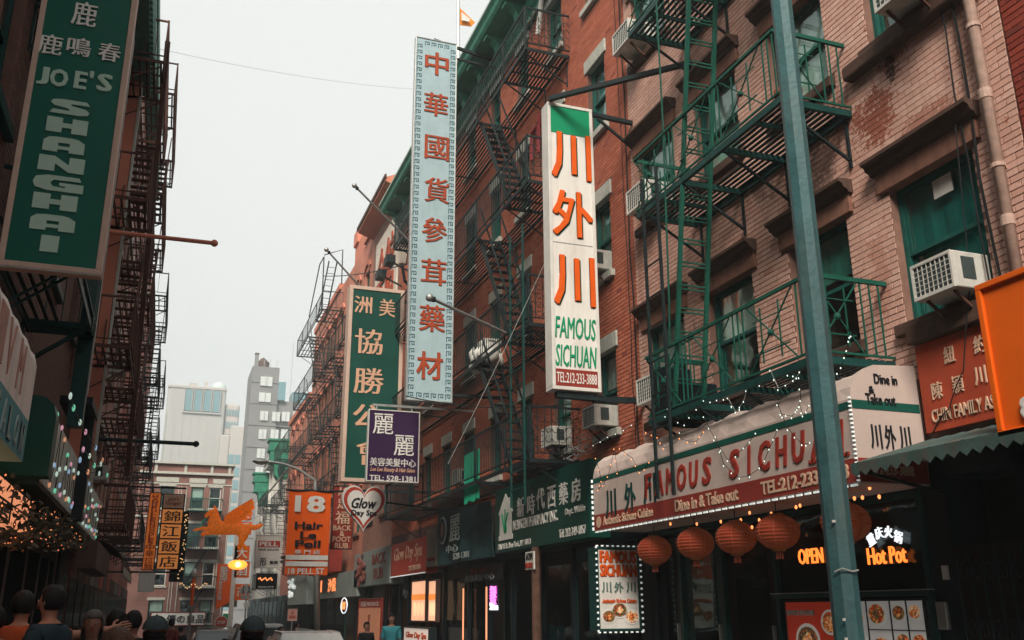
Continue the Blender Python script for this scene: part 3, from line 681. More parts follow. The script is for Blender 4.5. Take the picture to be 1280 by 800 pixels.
# fire escape on A
FA = thing('fire_escape', (7, 9.4, 4.15), 'bright green iron fire escape with crossed railings on the pink painted brick wall', 'fire escape', 'fire escapes')
for (z, Y0, Y1, far_open) in ((10.25, 7.67, 11.15, True), (7.2, 7.67, 11.15, True), (4.15, 7.5, 11.1, True)):
    Xo, Xi = 6.0, 6.99; b = MB()
    for x in (Xo, Xi-.05): b.box(x, Y0, z-.08, x+.05, Y1, z+.005)
    for y in (Y0, 8.9, 9.9, Y1-.05): b.box(Xo+.051, y, z-.08, Xi-.051, y+.045, z-.004)
    for y in (8.2, 10.5): b.box(Xo+.051, y, z-.075, Xi-.051, y+.035, z-.02)
    pf = b.build('platform', DTEAL, FA)
    for i in range(11):
        x = Xo+.10+i*.082
        segs = [(Y0+.01, Y1-.01)] if x > 6.52 else [(Y0+.01, 8.9), (9.9, Y1-.01)]
        for u, v in segs: piece('slat', pf, (x, (u+v)/2, z+.004), (.045, round(v-u, 3), .012), BLACKP)
    b = MB()
    for y in (Y0+.1, 8.92, 9.92, Y1-.15): b.bar((Xo+.1, y, z-.08), (6.98, y, z-.6), .03).bar((6.975, y, z-.08), (6.975, y, z-.68), .03)
    b.build('bracket', BLACKP, FA)
    zt = z+.86; b = MB(); b.box(Xo-.018, Y0, zt-.019, Xo+.018, Y1, zt+.019).box(Xo-.01, Y0, z+.03, Xo+.01, Y1, z+.055)
    for y in (Y0, Y1): b.box(Xo+.021, y-.018, zt-.024, 6.99, y+.018, zt+.024).box(Xo+.012, y-.01, z+.031, 6.99, y+.01, z+.054)
    rl = b.build('railing', GREENP, FA)
    yy = Y0
    def post(x, y, za=z+.03, zb=zt-.02): piece('baluster', rl, (x, y, (za+zb)/2), (.015, .015, round(zb-za, 3)), GREENP)
    def xpanel(y0, y1, x0=Xo, x1=Xo, ax='y'):
        P = lambda f, zz: Vector((x0+(x1-x0)*f, y0+(y1-y0)*f, zz))
        b = MB().bar(P(0, z+.06), P(1, zt-.03), .014).bar(P(0, zt-.03), P(1, z+.06), .014).bar(P(.12, z+.62), P(.88, z+.62), .011).bar(P(.12, z+.24), P(.88, z+.24), .014)
        b.bar(P(.3, z+.12), P(.3, z+.76), .014).bar(P(.7, z+.12), P(.7, z+.76), .014).ball(P(.5, z+.43), .04, 8, 5)
        b.build('cross_panel', GREENP, rl)
    y = Y0
    for k in range(3):
        for q in range(3): post(Xo, y+.03+q*.10)
        xpanel(y+.30, min(y+.30+.84, Y1-.02))
        y += (Y1-Y0)/3
    for yv in (Y0, Y1):
        for q in range(3): post(6.88-q*.12, yv)
        xpanel(yv, yv, 6.02, 6.60)
# steep ladder stairs between the floors, and the drop ladder
ladder(FA, (6.03, 9.30, 10.3), (6.03, 10.42, 4.2), (6.45, 9.30, 10.3), (6.45, 10.42, 4.2), GREENP, name='ladder', sp=.30, w=.05, rung=.018, double=True)
ladder(FA, (6.0, 9.0, 13.2), (6.0, 9.9, 10.3), (6.42, 9.0, 13.2), (6.42, 9.9, 10.3), GREENP, name='ladder', sp=.30, w=.05, rung=.018, double=True)
ladder(FA, (5.93, 10.82, 7.6), (5.93, 10.82, 3.06), (5.93, 10.40, 7.6), (5.93, 10.40, 3.06), BLACKP, name='drop_ladder', sp=.42, w=.036, rung=.018)
MB().tube([(6.0, 10.2, 13), (6.0, 10.25, 8.2), (6.02, 10.4, 5.6), (6.05, 10.5, 5.05), (6.1, 10.3, 5.0), (6.12, 10.0, 5.03)], .014, 6).build('gooseneck_rod', GREENP, FA)
b = MB().box(6.1, 10.6, 4.17, 6.8, 11.0, 4.6).box(6.15, 11.05, 4.17, 6.7, 11.25, 4.9); tag(b.build('storage_crates', DARK, bevel=.02), 'dark boxes stored at the far end of the lowest green platform', 'boxes')
t = thing('plant_pot', (6.35, 7.95, 7.22), 'terracotta pot on the green fire escape behind the lamppost', 'plant pot')
POT = mat('terracotta', (.38, .11, .06), .8, .2, 8, .2)
MB().lathe((6.35, 7.95, 7.22), [(.10, 0), (.14, .22), (.165, .22), (.165, .27), (.14, .27), (.13, .22)], 16).build('pot', POT, t, smooth=False)
MB().lathe((6.35, 7.95, 7.22), [(.12, .225), (.02, .23)], 12).build('soil', DARKW, t)

# ================================================================ restaurant awning
P6 = PR_(6.1)
t = thing('awning_sign', (6.5, 10.2, 2.8), 'long cream box awning of the Sichuan restaurant with red lettering and green stripe', 'awning')
FAB = mat('awning_fabric', (.52, .43, .39), .8, .12, 2, .35, 8, grime=.45, gcol=(.36,.30,.27))
FRED = mat('awning_red_band', (.25, .036, .026), .7, .2, 4, .15, 20)
FGRN = mat('awning_green_band', (.006, .08, .058), .7, .2, 4, .15, 20)
prof = [(6.1, 2.83), (6.1, 3.64), (6.125, 3.76), (6.19, 3.87), (6.29, 3.95), (6.42, 4.0), (6.94, 4.03), (6.94, 2.83)]
b = MB(); n = 30; rg = random.Random(5)
for i in range(n+1):
    y = 7.2+5.95*i/n; sg = .035*abs(math.sin(i*math.pi/3.0)) if i not in (0, n) else 0
    for (x, z) in prof: b.v.append((x + (sg*.5 if z > 3.7 and x < 6.9 else 0), y, z - (sg if z > 3.9 else 0)))
k = len(prof)
for i in range(n):
    for j in range(k): b.f.append([i*k+j, i*k+(j+1)%k, (i+1)*k+(j+1)%k, (i+1)*k+j]); b.m.append(0)
b.f.append(list(range(k))[::-1]); b.f.append([n*k+j for j in range(k)]); b.m += [0, 0]
b.build('canopy', FAB, t, fix=True)
slab(P6, -13.15, 2.84, -7.2, 3.065, .001, .006).build('red_band', FRED, t); slab(P6, -13.15, 3.545, -7.2, 3.615, .001, .006).build('green_band', FGRN, t)
PE = PY_(7.2)
slab(PE, 6.11, 2.84, 6.93, 3.065, .001, .006).build('red_band', FRED, t); slab(PE, 6.11, 3.545, 6.93, 3.63, .001, .006).build('green_band', FGRN, t)
b = MB()
for i in range(42): b.box(6.075, 7.22+i*.141, 2.80, 6.095, 7.22+i*.141+.085, 2.820)
for i in range(20): b.box(6.07, 7.185, 2.84+i*.042, 6.095, 7.205, 2.84+i*.042+.016)
for i in range(10): b.box(6.07, 13.155, 2.84+i*.08, 6.095, 13.175, 2.84+i*.08+.045)
b.build('led_strip', LEDW, t, kind='stuff')
for ch, px in zip('川外川', ((764, 629), (788, 621), (812, 611))):
    u, v = C2(P6, px, X=6.1); text(ch, P6, u, v, .34, .40, DTEAL, t, bold=.025, name='character')
# FAMOUS SICHUAN: slanted capitals
u0, v0 = C2(P6, (829, 610), X=6.1); u1, v1 = C2(P6, (1046, 545), X=6.1); 
word = 'FAMOUS SICHUAN'; 
us = np.linspace(-11.38, -7.45, 14)
FRL = mat('red_awning_letter', (.30, .035, .022), .6, .15, 5)
for chh, uu in zip(word, us):
    if chh != ' ': text(chh, P6, uu, 3.30, .09 if chh == 'I' else .235, .335, FRL, t, bold=.03, shear=.22, name='letter')
text('Authentic Sichuan Cuisine', P6, -12.05, 2.952, 1.55, .13, CREAML, t, bold=.03); text('Dine in & Take out', P6, -9.95, 2.955, 1.45, .155, CREAML, t, bold=.035)
text('TEL:212-233-3888', P6, -8.05, 2.955, 1.45, .15, CREAML, t, bold=.035); text('NEW YORK, NY 10013', P6, -7.60, 3.115, .62, .05, FRL, t)
b = MB(); b.lathe((6.092, 12.98, 2.95), [(.085, 0), (.085, -.004)], 16, 'x'); b.build('emblem', CREAML, t); text('川', P6, -12.98, 2.95, .09, .09, FRED, t, w=.006)
text('Dine in', PE, 6.55, 3.86, .28, .10, BLACKL, t, bold=.01); text('&', PE, 6.36, 3.745, .06, .07, BLACKL, t); text('Take out', PE, 6.46, 3.65, .36, .11, BLACKL, t, bold=.01)
for ch, u in zip('川外川', (6.35, 6.52, 6.70)): text(ch, PE, u, 3.28, .13, .24, BLACKL, t, bold=.01, name='character')
text('212-233-3888', PE, 6.5, 2.96, .5, .10, CREAML, t)

# vertical lightbox sign of the restaurant
YS_ = 12.9; PS = PY_(YS_); u0, _, u1, _ = R2(PS, (687, 300), (745, 300), Y=YS_); zt, zb = fy(715, 133, YS_).z, fy(715, 488, YS_).z
t = sign('vertical_lightbox_sign', 'tall white lightbox sign reading FAMOUS SICHUAN in green under orange characters', PS, u0, zb, u1, zt, WHITE, WFRAME, .055, .26, .02)
slab(PS, u0+.05, zt-.55, u1-.05, zt-.06, .001, .008).build('green_header', GREENL, t)
slab(PS, u0+.05, zb+.06, u1-.05, zb+.33, .001, .008).build('phone_panel', FRED, t)
OL = mat('orange_letter', (.72, .11, .01), .45, .15, 6, .05)
uc = (u0+u1)/2
for ch, py, hh in (('川', 196, .86), ('外', 268, .82), ('川', 351, .86)):
    v = fy(715, py, YS_).z; text(ch, PS, uc+.03, v-.015, .72, hh, DGREEN, t, w=.006, bold=.035, name='character_shadow'); text(ch, PS, uc, v, .72, hh, OL, t, w=.028, bold=.035, name='character')
text('FAMOUS', PS, uc, fy(715, 410, YS_).z, .70, .36, GREENL, t, bold=.012, shear=.15); text('SICHUAN', PS, uc, fy(715, 445, YS_).z, .70, .36, GREENL, t, bold=.012, shear=.15)
text('TEL:212-233-3888', PS, uc, zb+.195, .68, .17, WHITE, t, bold=.01)
slab(PS, u0+.06, fy(715, 305, YS_).z-.006, u1-.06, fy(715, 305, YS_).z+.006, .001, .004).build('panel_joint', GREYM, t)
b = MB(); b.bar((u0+.02, YS_-.05, zt+.03), tuple(fx(865, 78, 6.98)), .075).bar((u1, YS_+.1, zt-.02), (6.99, YS_+.1, zt-.05), .07).bar((u1+.15, YS_+.1, zt-.08), (6.99, YS_+.1, zt-.55), .04)
b.bar((u1-.1, YS_+.1, zb-.1), (6.99, YS_+.1, zb-.05), .09).bar((u0+.1, YS_+.1, zb-.06), (u1+.1, YS_+.1, zb-.08), .12, .09)
b.build('bracket', BLACKP, t)

# small vertical sign with bulbs below the awning
PV = PY_(13.0); u0, v0, u1, v1 = R2(PV, (745, 684), (802, 788), Y=13.0)
t = sign('menu_lightbox_sign', 'white FAMOUS SICHUAN box sign ringed with small lights at pavement level', PV, u0, v0, u1, v1, WHITE, DTEAL, .03, .30, .012)
uc = (u0+u1)/2; W = u1-u0
DRED = mat('deep_red', (.4, .02, .01), .5, .2, 4)
for s_, py in (('FAMOUS', 696), ('SICHUAN', 713)):
    v = fy(775, py, 13).z; text(s_, PV, uc+.01, v-.01, W*.86, .18, DRED, t, w=.004, bold=.05, name='lettering_shadow'); text(s_, PV, uc, v, W*.86, .18, OL, t, w=.012, bold=.03)
for ch, dx in zip('川外川', (-.2, 0, .2)): text(ch, PV, uc+dx, fy(775, 734, 13).z, .15, .15, mat('grey_green_letter', (.13,.22,.2)), t, bold=.02, name='character')
text('Authentic Sichuan Cuisine', PV, uc, fy(775, 751, 13).z, W*.8, .06, OL, t, shear=.3)
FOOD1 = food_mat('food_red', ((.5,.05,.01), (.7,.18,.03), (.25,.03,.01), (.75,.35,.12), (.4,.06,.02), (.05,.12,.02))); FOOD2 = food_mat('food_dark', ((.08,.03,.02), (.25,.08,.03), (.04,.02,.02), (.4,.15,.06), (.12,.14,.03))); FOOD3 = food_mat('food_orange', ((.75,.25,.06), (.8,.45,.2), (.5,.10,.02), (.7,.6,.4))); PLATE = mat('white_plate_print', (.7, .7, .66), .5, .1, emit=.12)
POSTW = mat('emissive_poster_paper', (.72, .72, .70), .5, .1, 5, emit=.12); POSTR = mat('emissive_poster_red', (.5, .045, .02), .5, .1, 5, emit=.15)  # poster faces given a weak emission of their own
def dish(P, u, v, r, parent, m1, m2=None, w0=.004, ratio=.85):
    b = MB(); k = 18; b.prism([P.p(u+r*math.cos(6.283*i/k), v+r*ratio*math.sin(6.283*i/k), w0) for i in range(k)], P.n*.003); b.build('plate_print', PLATE, parent, fix=True)
    b = MB(); b.prism([P.p(u+r*.82*math.cos(6.283*i/k), v+r*ratio*.8*math.sin(6.283*i/k), w0+.003) for i in range(k)], P.n*.003); b.build('food_print', m1, parent, fix=True)
    if m2: b = MB(); b.prism([P.p(u+r*.4*math.cos(6.283*i/k)*(1+.3*math.sin(i*3)), v+r*ratio*.4*math.sin(6.283*i/k)*(1+.3*math.sin(i*5)), w0+.006) for i in range(k)], P.n*.003); b.build('garnish_print', m2, parent, fix=True)
dish(PV, u0+.17, v0+.20, .12, t, FOOD2, FOOD1); dish(PV, uc, v0+.29, .14, t, FOOD2, FOOD3); dish(PV, u1-.15, v0+.19, .12, t, FOOD3, FOOD1)
b = MB()
for i in range(15):
    v = v0+i*(v1-v0)/14
    for u in (u0-.015, u1+.015): q = PV.p(u, v, .03); b.box(q.x-.012, q.y-.01, q.z-.014, q.x+.012, q.y+.01, q.z+.014)
for i in range(9):
    u = u0+i*W/8
    for v in (v0-.02, v1+.02): q = PV.p(u, v, .03); b.box(q.x-.018, q.y-.01, q.z-.01, q.x+.018, q.y+.01, q.z+.01)
b.build('border_lights', LEDW, t, kind='stuff')

# neon signs, menu posters
NEON = mat('orange_neon', (.9, .3, .05), emit=1.7, ecol=(1, .20, .03), bump=0); NEONW = mat('white_neon', (.8, .8, .8), emit=.9, ecol=(.9, .95, 1), bump=0)
PW = PR_(6.98)
def neon(name, label, parts):
    a = parts[0]; t = thing(name, PW.p(a[1], a[2], 0), label, 'neon sign', 'neon signs')
    for (s_, u, v, wd, ht, m_, bo, rot) in parts: text(s_, PW, u, v, wd, ht, m_, t, w=.02, bold=bo, name='tube_lettering', rot=rot)
    return t
u, v = C2(PW, (1014, 695), X=6.98); neon('neon_sign', 'orange neon sign reading OPEN in the dark restaurant window', [('OPEN', u, v, .44, .17, NEON, -.012, 0)])
u, v = C2(PW, (1109, 694), X=6.98)
neon('neon_sign', 'orange neon sign reading Hot Pot with white characters arched above it', [('Hot Pot', u, v, .56, .17, NEON, -.004, 0)] + [(c, u+dx, v+.17+dz, .11, .12, NEONW, -.01, r) for c, dx, dz, r in zip('重庆火锅', (-.2, -.07, .07, .2), (0, .06, .06, 0), (.4, .15, -.1, -.35))])
def poster(label, y0, y1, z0, z1, dishes, header=None, bgm=WHITE, grid=()):
    P = PR_(6.955); t = sign('menu_poster', label, P, -y1, z0, -y0, z1, bgm, BLACKP, .025, .03, .008, 'menu posters under the restaurant window')
    for (u, v, r, m1, m2) in dishes: dish(P, u, v, r, t, m1, m2)
    for (a, b_, c, d) in grid: slab(P, a, b_, c, d, .001, .012).build('picture_border', BLACKP, t)
    if header: text(header, P, -(y0+y1)/2-.2, z1-.14, .5, .06, SIGNW, t)
    return t
poster('red menu board showing a divided hot pot, left of the lamppost', 8.75, 9.75, .7, 1.79, [(-9.35, 1.35, .22, FOOD2, FOOD3), (-8.93, 1.55, .16, FOOD1, FOOD3), (-8.9, 1.15, .15, FOOD3, FOOD1), (-9.2, .95, .2, FOOD1, FOOD2)], 'FAMOUS SICHUAN', POSTR)
poster('white menu board with a grid of food photographs, right of the lamppost', 7.5, 8.58, .7, 1.79,
       [(-8.47, 1.6, .10, FOOD3, FOOD1), (-8.47, 1.35, .1, FOOD3, FOOD1), (-8.18, 1.64, .14, FOOD1, FOOD2), (-8.15, 1.27, .2, FOOD1, FOOD3), (-7.86, 1.65, .1, FOOD2, FOOD1), (-7.64, 1.66, .09, FOOD3, FOOD1), (-7.84, 1.38, .1, FOOD1, FOOD2), (-7.62, 1.38, .1, FOOD1, FOOD3), (-7.8, 1.05, .15, FOOD1, FOOD2), (-8.4, .95, .15, FOOD3, FOOD1)],
       None, POSTW, ((-8.33, .75, -8.32, 1.77), (-7.98, .75, -7.97, 1.77), (-7.75, .75, -7.74, 1.77), (-8.33, 1.48, -7.53, 1.49), (-8.33, 1.1, -7.53, 1.11)))

# paper lanterns
LANT = mat('red_paper_lantern', (.20, .028, .013), .75, .3, 5, .2, 30, emit=.035, ecol=(1, .25, .08)); LRIB = mat('lantern_rib', (.36, .09, .045), .6, .2); 
L0 = None
for i, (px, py, lab) in enumerate(((818, 688, 'smallest-looking red paper lantern beside the ringed box sign'), (869, 679, 'second red paper lantern from the ringed box sign under the awning'), (920, 672, 'third red paper lantern from the ringed box sign under the awning'), (972, 665, 'large red paper lantern just left of the lamppost above the OPEN neon'), (1057, 653, 'red paper lantern half hidden behind the lamppost'))):
    c = fx(px, py, 6.35); c.x = 6.35
    if L0 is None:
        t = thing('paper_lantern', c, lab, 'lantern', 'red paper lanterns under the awning'); b = MB(); n = 26; prof = []
        for k in range(n+1): a = math.pi*(.07+.86*k/n); prof.append(((.235 + (.010 if k % 2 else 0))*math.sin(a), -.19*math.cos(a)))
        b.lathe(c, prof, 24); b.build('paper_shade', LANT, t)
        b = MB()
        for k in range(8):
            a0 = k*math.pi/4; b.tube([(c.x+.244*math.sin(a)*math.cos(a0), c.y+.244*math.sin(a)*math.sin(a0), c.z-.196*math.cos(a)) for a in [math.pi*(.1+.8*q/8) for q in range(9)]], .004, 4)
        b.build('rib', LRIB, t)
        MB().lathe(c, [(.075, .175), (.075, .20)], 14).lathe(c, [(.07, -.205), (.07, -.18)], 14).build('end_cap', mat('gilt', (.45, .2, .06), .4, .2), t)
        b = MB()
        for k in range(9): b.bar((c.x+.03*math.cos(k*.7), c.y+.03*math.sin(k*.7), c.z-.2), (c.x+.04*math.cos(k*.7), c.y+.04*math.sin(k*.7), c.z-.29), .006)
        b.build('tassel', LRIB, t, kind='stuff')
        MB().tube([c+Vector((0,0,.2)), c+Vector((0,0,.33))], .006, 4).build('hanger', WIRE, t); L0 = t
    else: t = copy_tree(L0, c); tag(t, lab, 'lantern', 'red paper lanterns under the awning')

# Chin association board
P = PR_(6.9); t = sign('association_board', 'red board reading CHIN FAMILY ASSOC with cream characters above the tin canopy', P, -7.12, 3.32, -4.9, 4.21, mat('orange_red_board', (.38, .062, .028), .6, .2, 3, .1, grime=.3, gcol=(.2,.04,.02)), None, thick=.05)
for ch, px in zip('紐約陳穎川', ((1187, 443), (1225, 430), (1172, 488), (1198, 480), (1226, 469))):
    u, v = C2(P, px, X=6.9); text(ch, P, u, v, .135, .17, CREAML, t, bold=.01, name='character')
text('CHIN FAMILY ASSOC', P, -6.53, 3.47, .96, .13, CREAML, t, bold=.015)
MB().box(6.82, 4.9, 4.22, 6.99, 7.14, 4.42).build('header_beam', BRONZE, t, bevel=.01)
# tin canopy with a zigzag edge
TIN = mat('weathered_tin', (.06, .105, .10), .55, .4, 4, .3, 30, grime=.6, gcol=(.16, .07, .04))
t = thing('tin_canopy', (6.9, 5.7, 2.9), 'weathered green tin canopy with zigzag front edge beside the restaurant awning', 'canopy')
b = MB(); n = 44
for i in range(n+1):
    y = 3.2+3.95*i/n; dz = .018*(1 if i % 2 else -1); b.v += [(5.98, y, 2.98+dz), (6.98, y, 3.27+dz), (5.98, y, 2.965+dz), (6.98, y, 3.255+dz)]
for i in range(n):
    k = i*4; b.f += [[k, k+1, k+5, k+4], [k+2, k+6, k+7, k+3], [k, k+4, k+6, k+2]]; b.m += [0,0,0]
b.build('roof_sheet', TIN, t)
b = MB(); n = 30
for i in range(n): y0, y1 = 3.2+3.95*i/n, 3.2+3.95*(i+1)/n; b.prism([(5.97, y0, 2.99), (5.97, y0, 2.91), (5.97, (y0+y1)/2, 2.86), (5.97, y1, 2.91), (5.97, y1, 2.99)], (.01, 0, 0))
b.build('valance', TIN, t, fix=True)
MB().bar((6.0, 7.1, 2.93), (6.98, 7.1, 2.75), .03).bar((6.0, 5.0, 2.93), (6.98, 5.0, 2.75), .03).build('support_bar', BLACKP, t)
# orange sign
P = PR_(6.0); t = sign('orange_sign', 'bright orange sign cabinet at the edge of the view above the tin canopy', P, -5.44, 2.95, -3.6, 4.19, ORANGE, ORANGE, .05, .12, .03)
text('8', P, -5.14, 3.13, .12, .17, SIGNW, t, w=.03, bold=.03, name='digit')
MB().bar((6.12, 5.2, 4.1), (6.99, 5.2, 4.1), .04).bar((6.12, 5.2, 3.05), (6.99, 5.2, 3.05), .04).build('bracket', BLACKP, t)

# near red building (right edge)
R0 = thing('dark_red_brick_building', (7, 1, 0), 'dark red brick building at the right edge beside the pink drainpipe', 'building')
w0 = wall(R0, 7, 1, -9, 5.56, 0, 15, [(3.6, 4.5, .1, 2.4)], BR_R); bricks(w0, 7, 1, 4.0, 5.56, 3.3, 11, [], BR_R, seed=9)
window(R0, 7, 1, 4.05, .1, .9, 2.3, 'none', DARKW)
# lamppost
t = thing('lamppost', (4.3, 5.35, .13), 'teal octagonal steel lamppost standing on the right kerb', 'lamppost')
MB().lathe((4.3, 5.35, .13), [(.20, 0), (.20, .5), (.108, .6), (.098, 1.2), (.072, 9.5)], 8).build('pole', TEALP, t)
MB().lathe((4.3, 5.35, 2.44), [(.094, 0), (.094, .01)], 8).build('seam', BLACKP, t)
MB().tube([(4.3, 5.35, 9.5), (4.0, 5.3, 9.9), (2.6, 5.3, 10.1)], .04, 8).build('arm', TEALP, t)
for k, (z, a) in enumerate(((1.62, 0), (1.5, .3), (2.25, -.2))): tag(MB().box(4.195+k*.004, 5.262+k*.006, z, 4.218+k*.006, 5.266+k*.006, z+.016).build('paper_scrap', WFRAME), ('torn white paper scrap taped lowest but one on the teal lamppost', 'lowest torn white paper scrap on the teal lamppost', 'highest torn white paper scrap on the teal lamppost')[k], 'paper scrap')
cable('twist of pale wire tied round the teal lamppost low down', [(4.20, 5.30, 1.93), (4.23, 5.255, 1.95), (4.3, 5.245, 1.93), (4.36, 5.26, 1.94)], .006, WIREW, seg=2, name='tied_wire')

# ================================================================ red brick building (B)
Bd = thing('red_brick_tenement', (7, 22, 0), 'red brick tenement with grey stone lintels, green cornice and black fire escapes', 'building')
cb = [(14.0, 14.78), (15.98, 16.82), (18.0, 18.74), (20.0, 20.76), (22.05, 22.9), (24.1, 24.9), (26.1, 26.9), (28.2, 29.0)]
rb = [(4.62, 6.05), (7.45, 8.93), (10.4, 11.9), (13.35, 14.75)]
ops = [(a, b, c, d) for a, b in cb for c, d in rb]
wB = wall(Bd, 7, 1, 13.14, 31, 3.2, 16.3, ops, MORT_B)
cut = ops + [(a-.09, b+.09, d-.02, d+.28) for a, b in cb for c, d in rb] + [(a-.1, b+.1, c-.13, c) for a, b in cb for c, d in rb]
bricks(wB, 7, 1, 13.14, 31, 4.0, 15.2, cut, BR_B, seed=11)
for i, (a, b) in enumerate(cb):
    for j, (c, d) in enumerate(rb): window(Bd, 7, 1, (a+b)/2, c, b-a, d-c, 'flat', SASHG, (CURT, BLIND, TEALB, CURT, TEALB)[(i*3+j) % 5], (.45, .7, 1.0)[(i+j) % 3], sill=WSTONE, bars=(i in (3, 4) and j in (1, 2)))
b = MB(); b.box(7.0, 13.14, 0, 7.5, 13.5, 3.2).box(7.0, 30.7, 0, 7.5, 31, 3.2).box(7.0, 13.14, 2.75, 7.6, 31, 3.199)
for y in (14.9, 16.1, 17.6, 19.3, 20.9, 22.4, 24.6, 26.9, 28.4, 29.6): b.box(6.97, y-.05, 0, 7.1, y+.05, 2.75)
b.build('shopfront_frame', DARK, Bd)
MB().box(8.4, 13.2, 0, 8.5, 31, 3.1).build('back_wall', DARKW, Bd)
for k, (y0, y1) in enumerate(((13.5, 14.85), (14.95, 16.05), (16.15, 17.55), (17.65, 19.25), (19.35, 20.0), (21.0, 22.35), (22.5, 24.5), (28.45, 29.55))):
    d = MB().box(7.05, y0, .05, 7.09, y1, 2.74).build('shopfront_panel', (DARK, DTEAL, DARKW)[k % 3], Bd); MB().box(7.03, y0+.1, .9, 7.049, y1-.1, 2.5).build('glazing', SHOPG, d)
# cornice: green, bracketed
CG = mat('green_cornice_paint', (.04, .24, .155), .55, .3, 4, .25, 30, grime=.5, gcol=(.02, .08, .06)); CGL = mat('pale_green_cornice_edge', (.33, .45, .37), .55, .2, 6, .2, 30, grime=.4, gcol=(.1,.16,.13))
b = MB(); prof = [(6.99, 14.95), (6.90, 14.95), (6.88, 15.12), (6.80, 15.18), (6.80, 15.5), (6.30, 15.52), (6.24, 15.60), (6.22, 15.72), (6.16, 15.80), (6.16, 15.86), (6.99, 15.95)]
b.prism([(x, 13.1, z) for x, z in prof], (0, 17.95, 0)); cn = b.build('cornice', CG, Bd, fix=True)
MB().box(6.145, 13.08, 15.80, 6.165, 31.08, 15.87).box(6.86, 13.1, 14.93, 6.905, 31.05, 14.99).build('moulding', CGL, cn)
for k in range(13):
    y = 13.5+k*1.42
    b = MB(); b.prism([(6.80, y, 15.15), (6.80, y, 15.5), (6.34, y, 15.5), (6.34, y, 15.42), (6.5, y, 15.40), (6.62, y, 15.3), (6.66, y, 15.15)], (0, .26, 0)); b.build('modillion', CG, cn, fix=True)
# fire escape B
fire_escape('black iron fire escape with long platforms and stairs on the red brick tenement', 7.0, 6.0, 15.58, 27.5, [12.8, 9.8, 6.85, 4.3], (16.95, 18.85), BLACKP, baluster_sp=.14, nsl=12, wavy=True, rail=.95)
fx_ = lambda px, py: fx(px, py, 5.95)
t = thing('iron_ladder', (5.95, 16.6, 4), 'long dark green drop ladder hanging in front of the red brick tenement', 'ladder')
a, c = fx_(638, 400), fx_(654, 400)
ladder(t, (5.95, a.y, 8.9), (5.95, a.y, 3.5), (5.95, c.y, 8.9), (5.95, c.y, 3.5), DTEAL, sp=.3, w=.035)
for ix, (y, z, lab) in enumerate(((14.4, 4.68, 'air conditioner with dark grille in the red brick window nearest the pink wall'), (14.4, 7.52, 'white air conditioner half hidden behind the tall white lightbox sign'), (16.35, 4.66, 'air conditioner above tangled wires over the pharmacy sign'), (20.4, 7.5, 'air conditioner seen through the second black fire escape balcony'), (22.5, 4.7, 'air conditioner behind the lowest black balcony rail'))):
    air_con((6.96, y, z), 1, lab)
# things on the balcony
t = MB(); n = 12
for i in range(n):
    y0, y1 = 18.9+i*.085, 18.9+(i+1)*.085; xx = 6.1+.03*(i % 2)
    t.quadbox([(xx, y0, 3.95+.05*math.sin(i)), (xx+.02, y0, 3.95), (6.13-.03*(i%2), y1, 3.95), (6.1, y1, 3.95+.05*math.sin(i+1)), (xx, y0, 5.0), (xx+.02, y0, 5.0), (6.13-.03*(i%2), y1, 5.0), (6.1, y1, 5.0)])
tag(t.build('green_cloth', mat('bright_green_cloth', (.02, .42, .25), .8, .3, 8)), 'bright green cloth hanging inside the lowest black balcony rail', 'cloth')
b = MB(); rg = random.Random(8)
for k in range(26): c = Vector((6.3+rg.uniform(-.2,.25), 19.0+rg.uniform(-.5,.5), 7.0+rg.uniform(-.1,.25))); b.ball(c, (rg.uniform(.1,.2),)*3, 7, 5)
tag(b.build('white_sacks', mat('white_plastic_sack', (.6,.62,.58), .5, .3, 6, .6, 10), smooth=True), 'white plastic sacks heaped on the black fire escape platform', 'sacks')
tag(MB().box(6.9, 17.2, 12.05, 6.99, 17.75, 12.1).box(6.9, 17.18, 11.35, 6.94, 17.3, 12.3).box(6.9, 17.6, 11.35, 6.94, 17.72, 11.95).build('red_wall_letter', mat('faded_red', (.5, .08, .09), .6, .3)), 'faded red letter shape fixed on brick below the top black fire escape', 'wall letter')
tag(MB().tube([(6.85, 17.0, 14.2), (6.85, 16.7, 15.1), (6.85, 16.5, 15.3)], .06, 8).build('vent_pipe', WFRAME), 'white vent pipe stub beneath the green cornice', 'pipe')

# ---- signs along B's ground floor
P = PR_(6.6); t = sign('pharmacy_sign', 'dark green pharmacy sign with white house logo and white lettering', P, -19.27, 2.84, -14.42, 4.15, DGREEN, None, thick=.38)
PHW = SIGNW
for ch, px in zip('新時代西藥房', ((651, 634), (664, 630.5), (676, 623.5), (690, 621), (704.5, 617), (720.5, 612.5))):
    u, v = C2(P, px, X=6.6); text(ch, P, u, v, .40, .40, PHW, t, bold=.02, name='character')
text('NEWGEN PHARMACY INC.', P, -16.95, 3.33, 2.35, .20, PHW, t, bold=.025); text('Dept. Within', P, -15.0, 3.33, .85, .15, PHW, t); text('Tel: 212-349-1857', P, -15.15, 2.99, 1.15, .15, PHW, t, bold=.01); text('12A Pell St. New York, NY 10013', P, -18.1, 2.95, 1.9, .13, PHW, t)
b = MB(); b.prism([P.p(u, v, .004) for u, v in ((-19.0, 3.08), (-18.15, 3.08), (-18.15, 3.18), (-18.22, 3.18), (-18.22, 3.62), (-18.14, 3.62), (-18.3, 3.82), (-18.3, 3.92), (-18.38, 3.92), (-18.38, 3.86), (-18.57, 4.02), (-19.02, 3.62), (-18.93, 3.62), (-18.93, 3.18), (-19.0, 3.18))][::-1], P.n*.012); b.build('house_logo', PHW, t, fix=True)
b = MB()
for a, c, d, e in ((-18.6, 3.3, -18.75, 3.62), (-18.58, 3.3, -18.58, 3.7), (-18.56, 3.3, -18.40, 3.62)): b.bar(P.p(a, c, .02), P.p(d, e, .02), .05, .01)
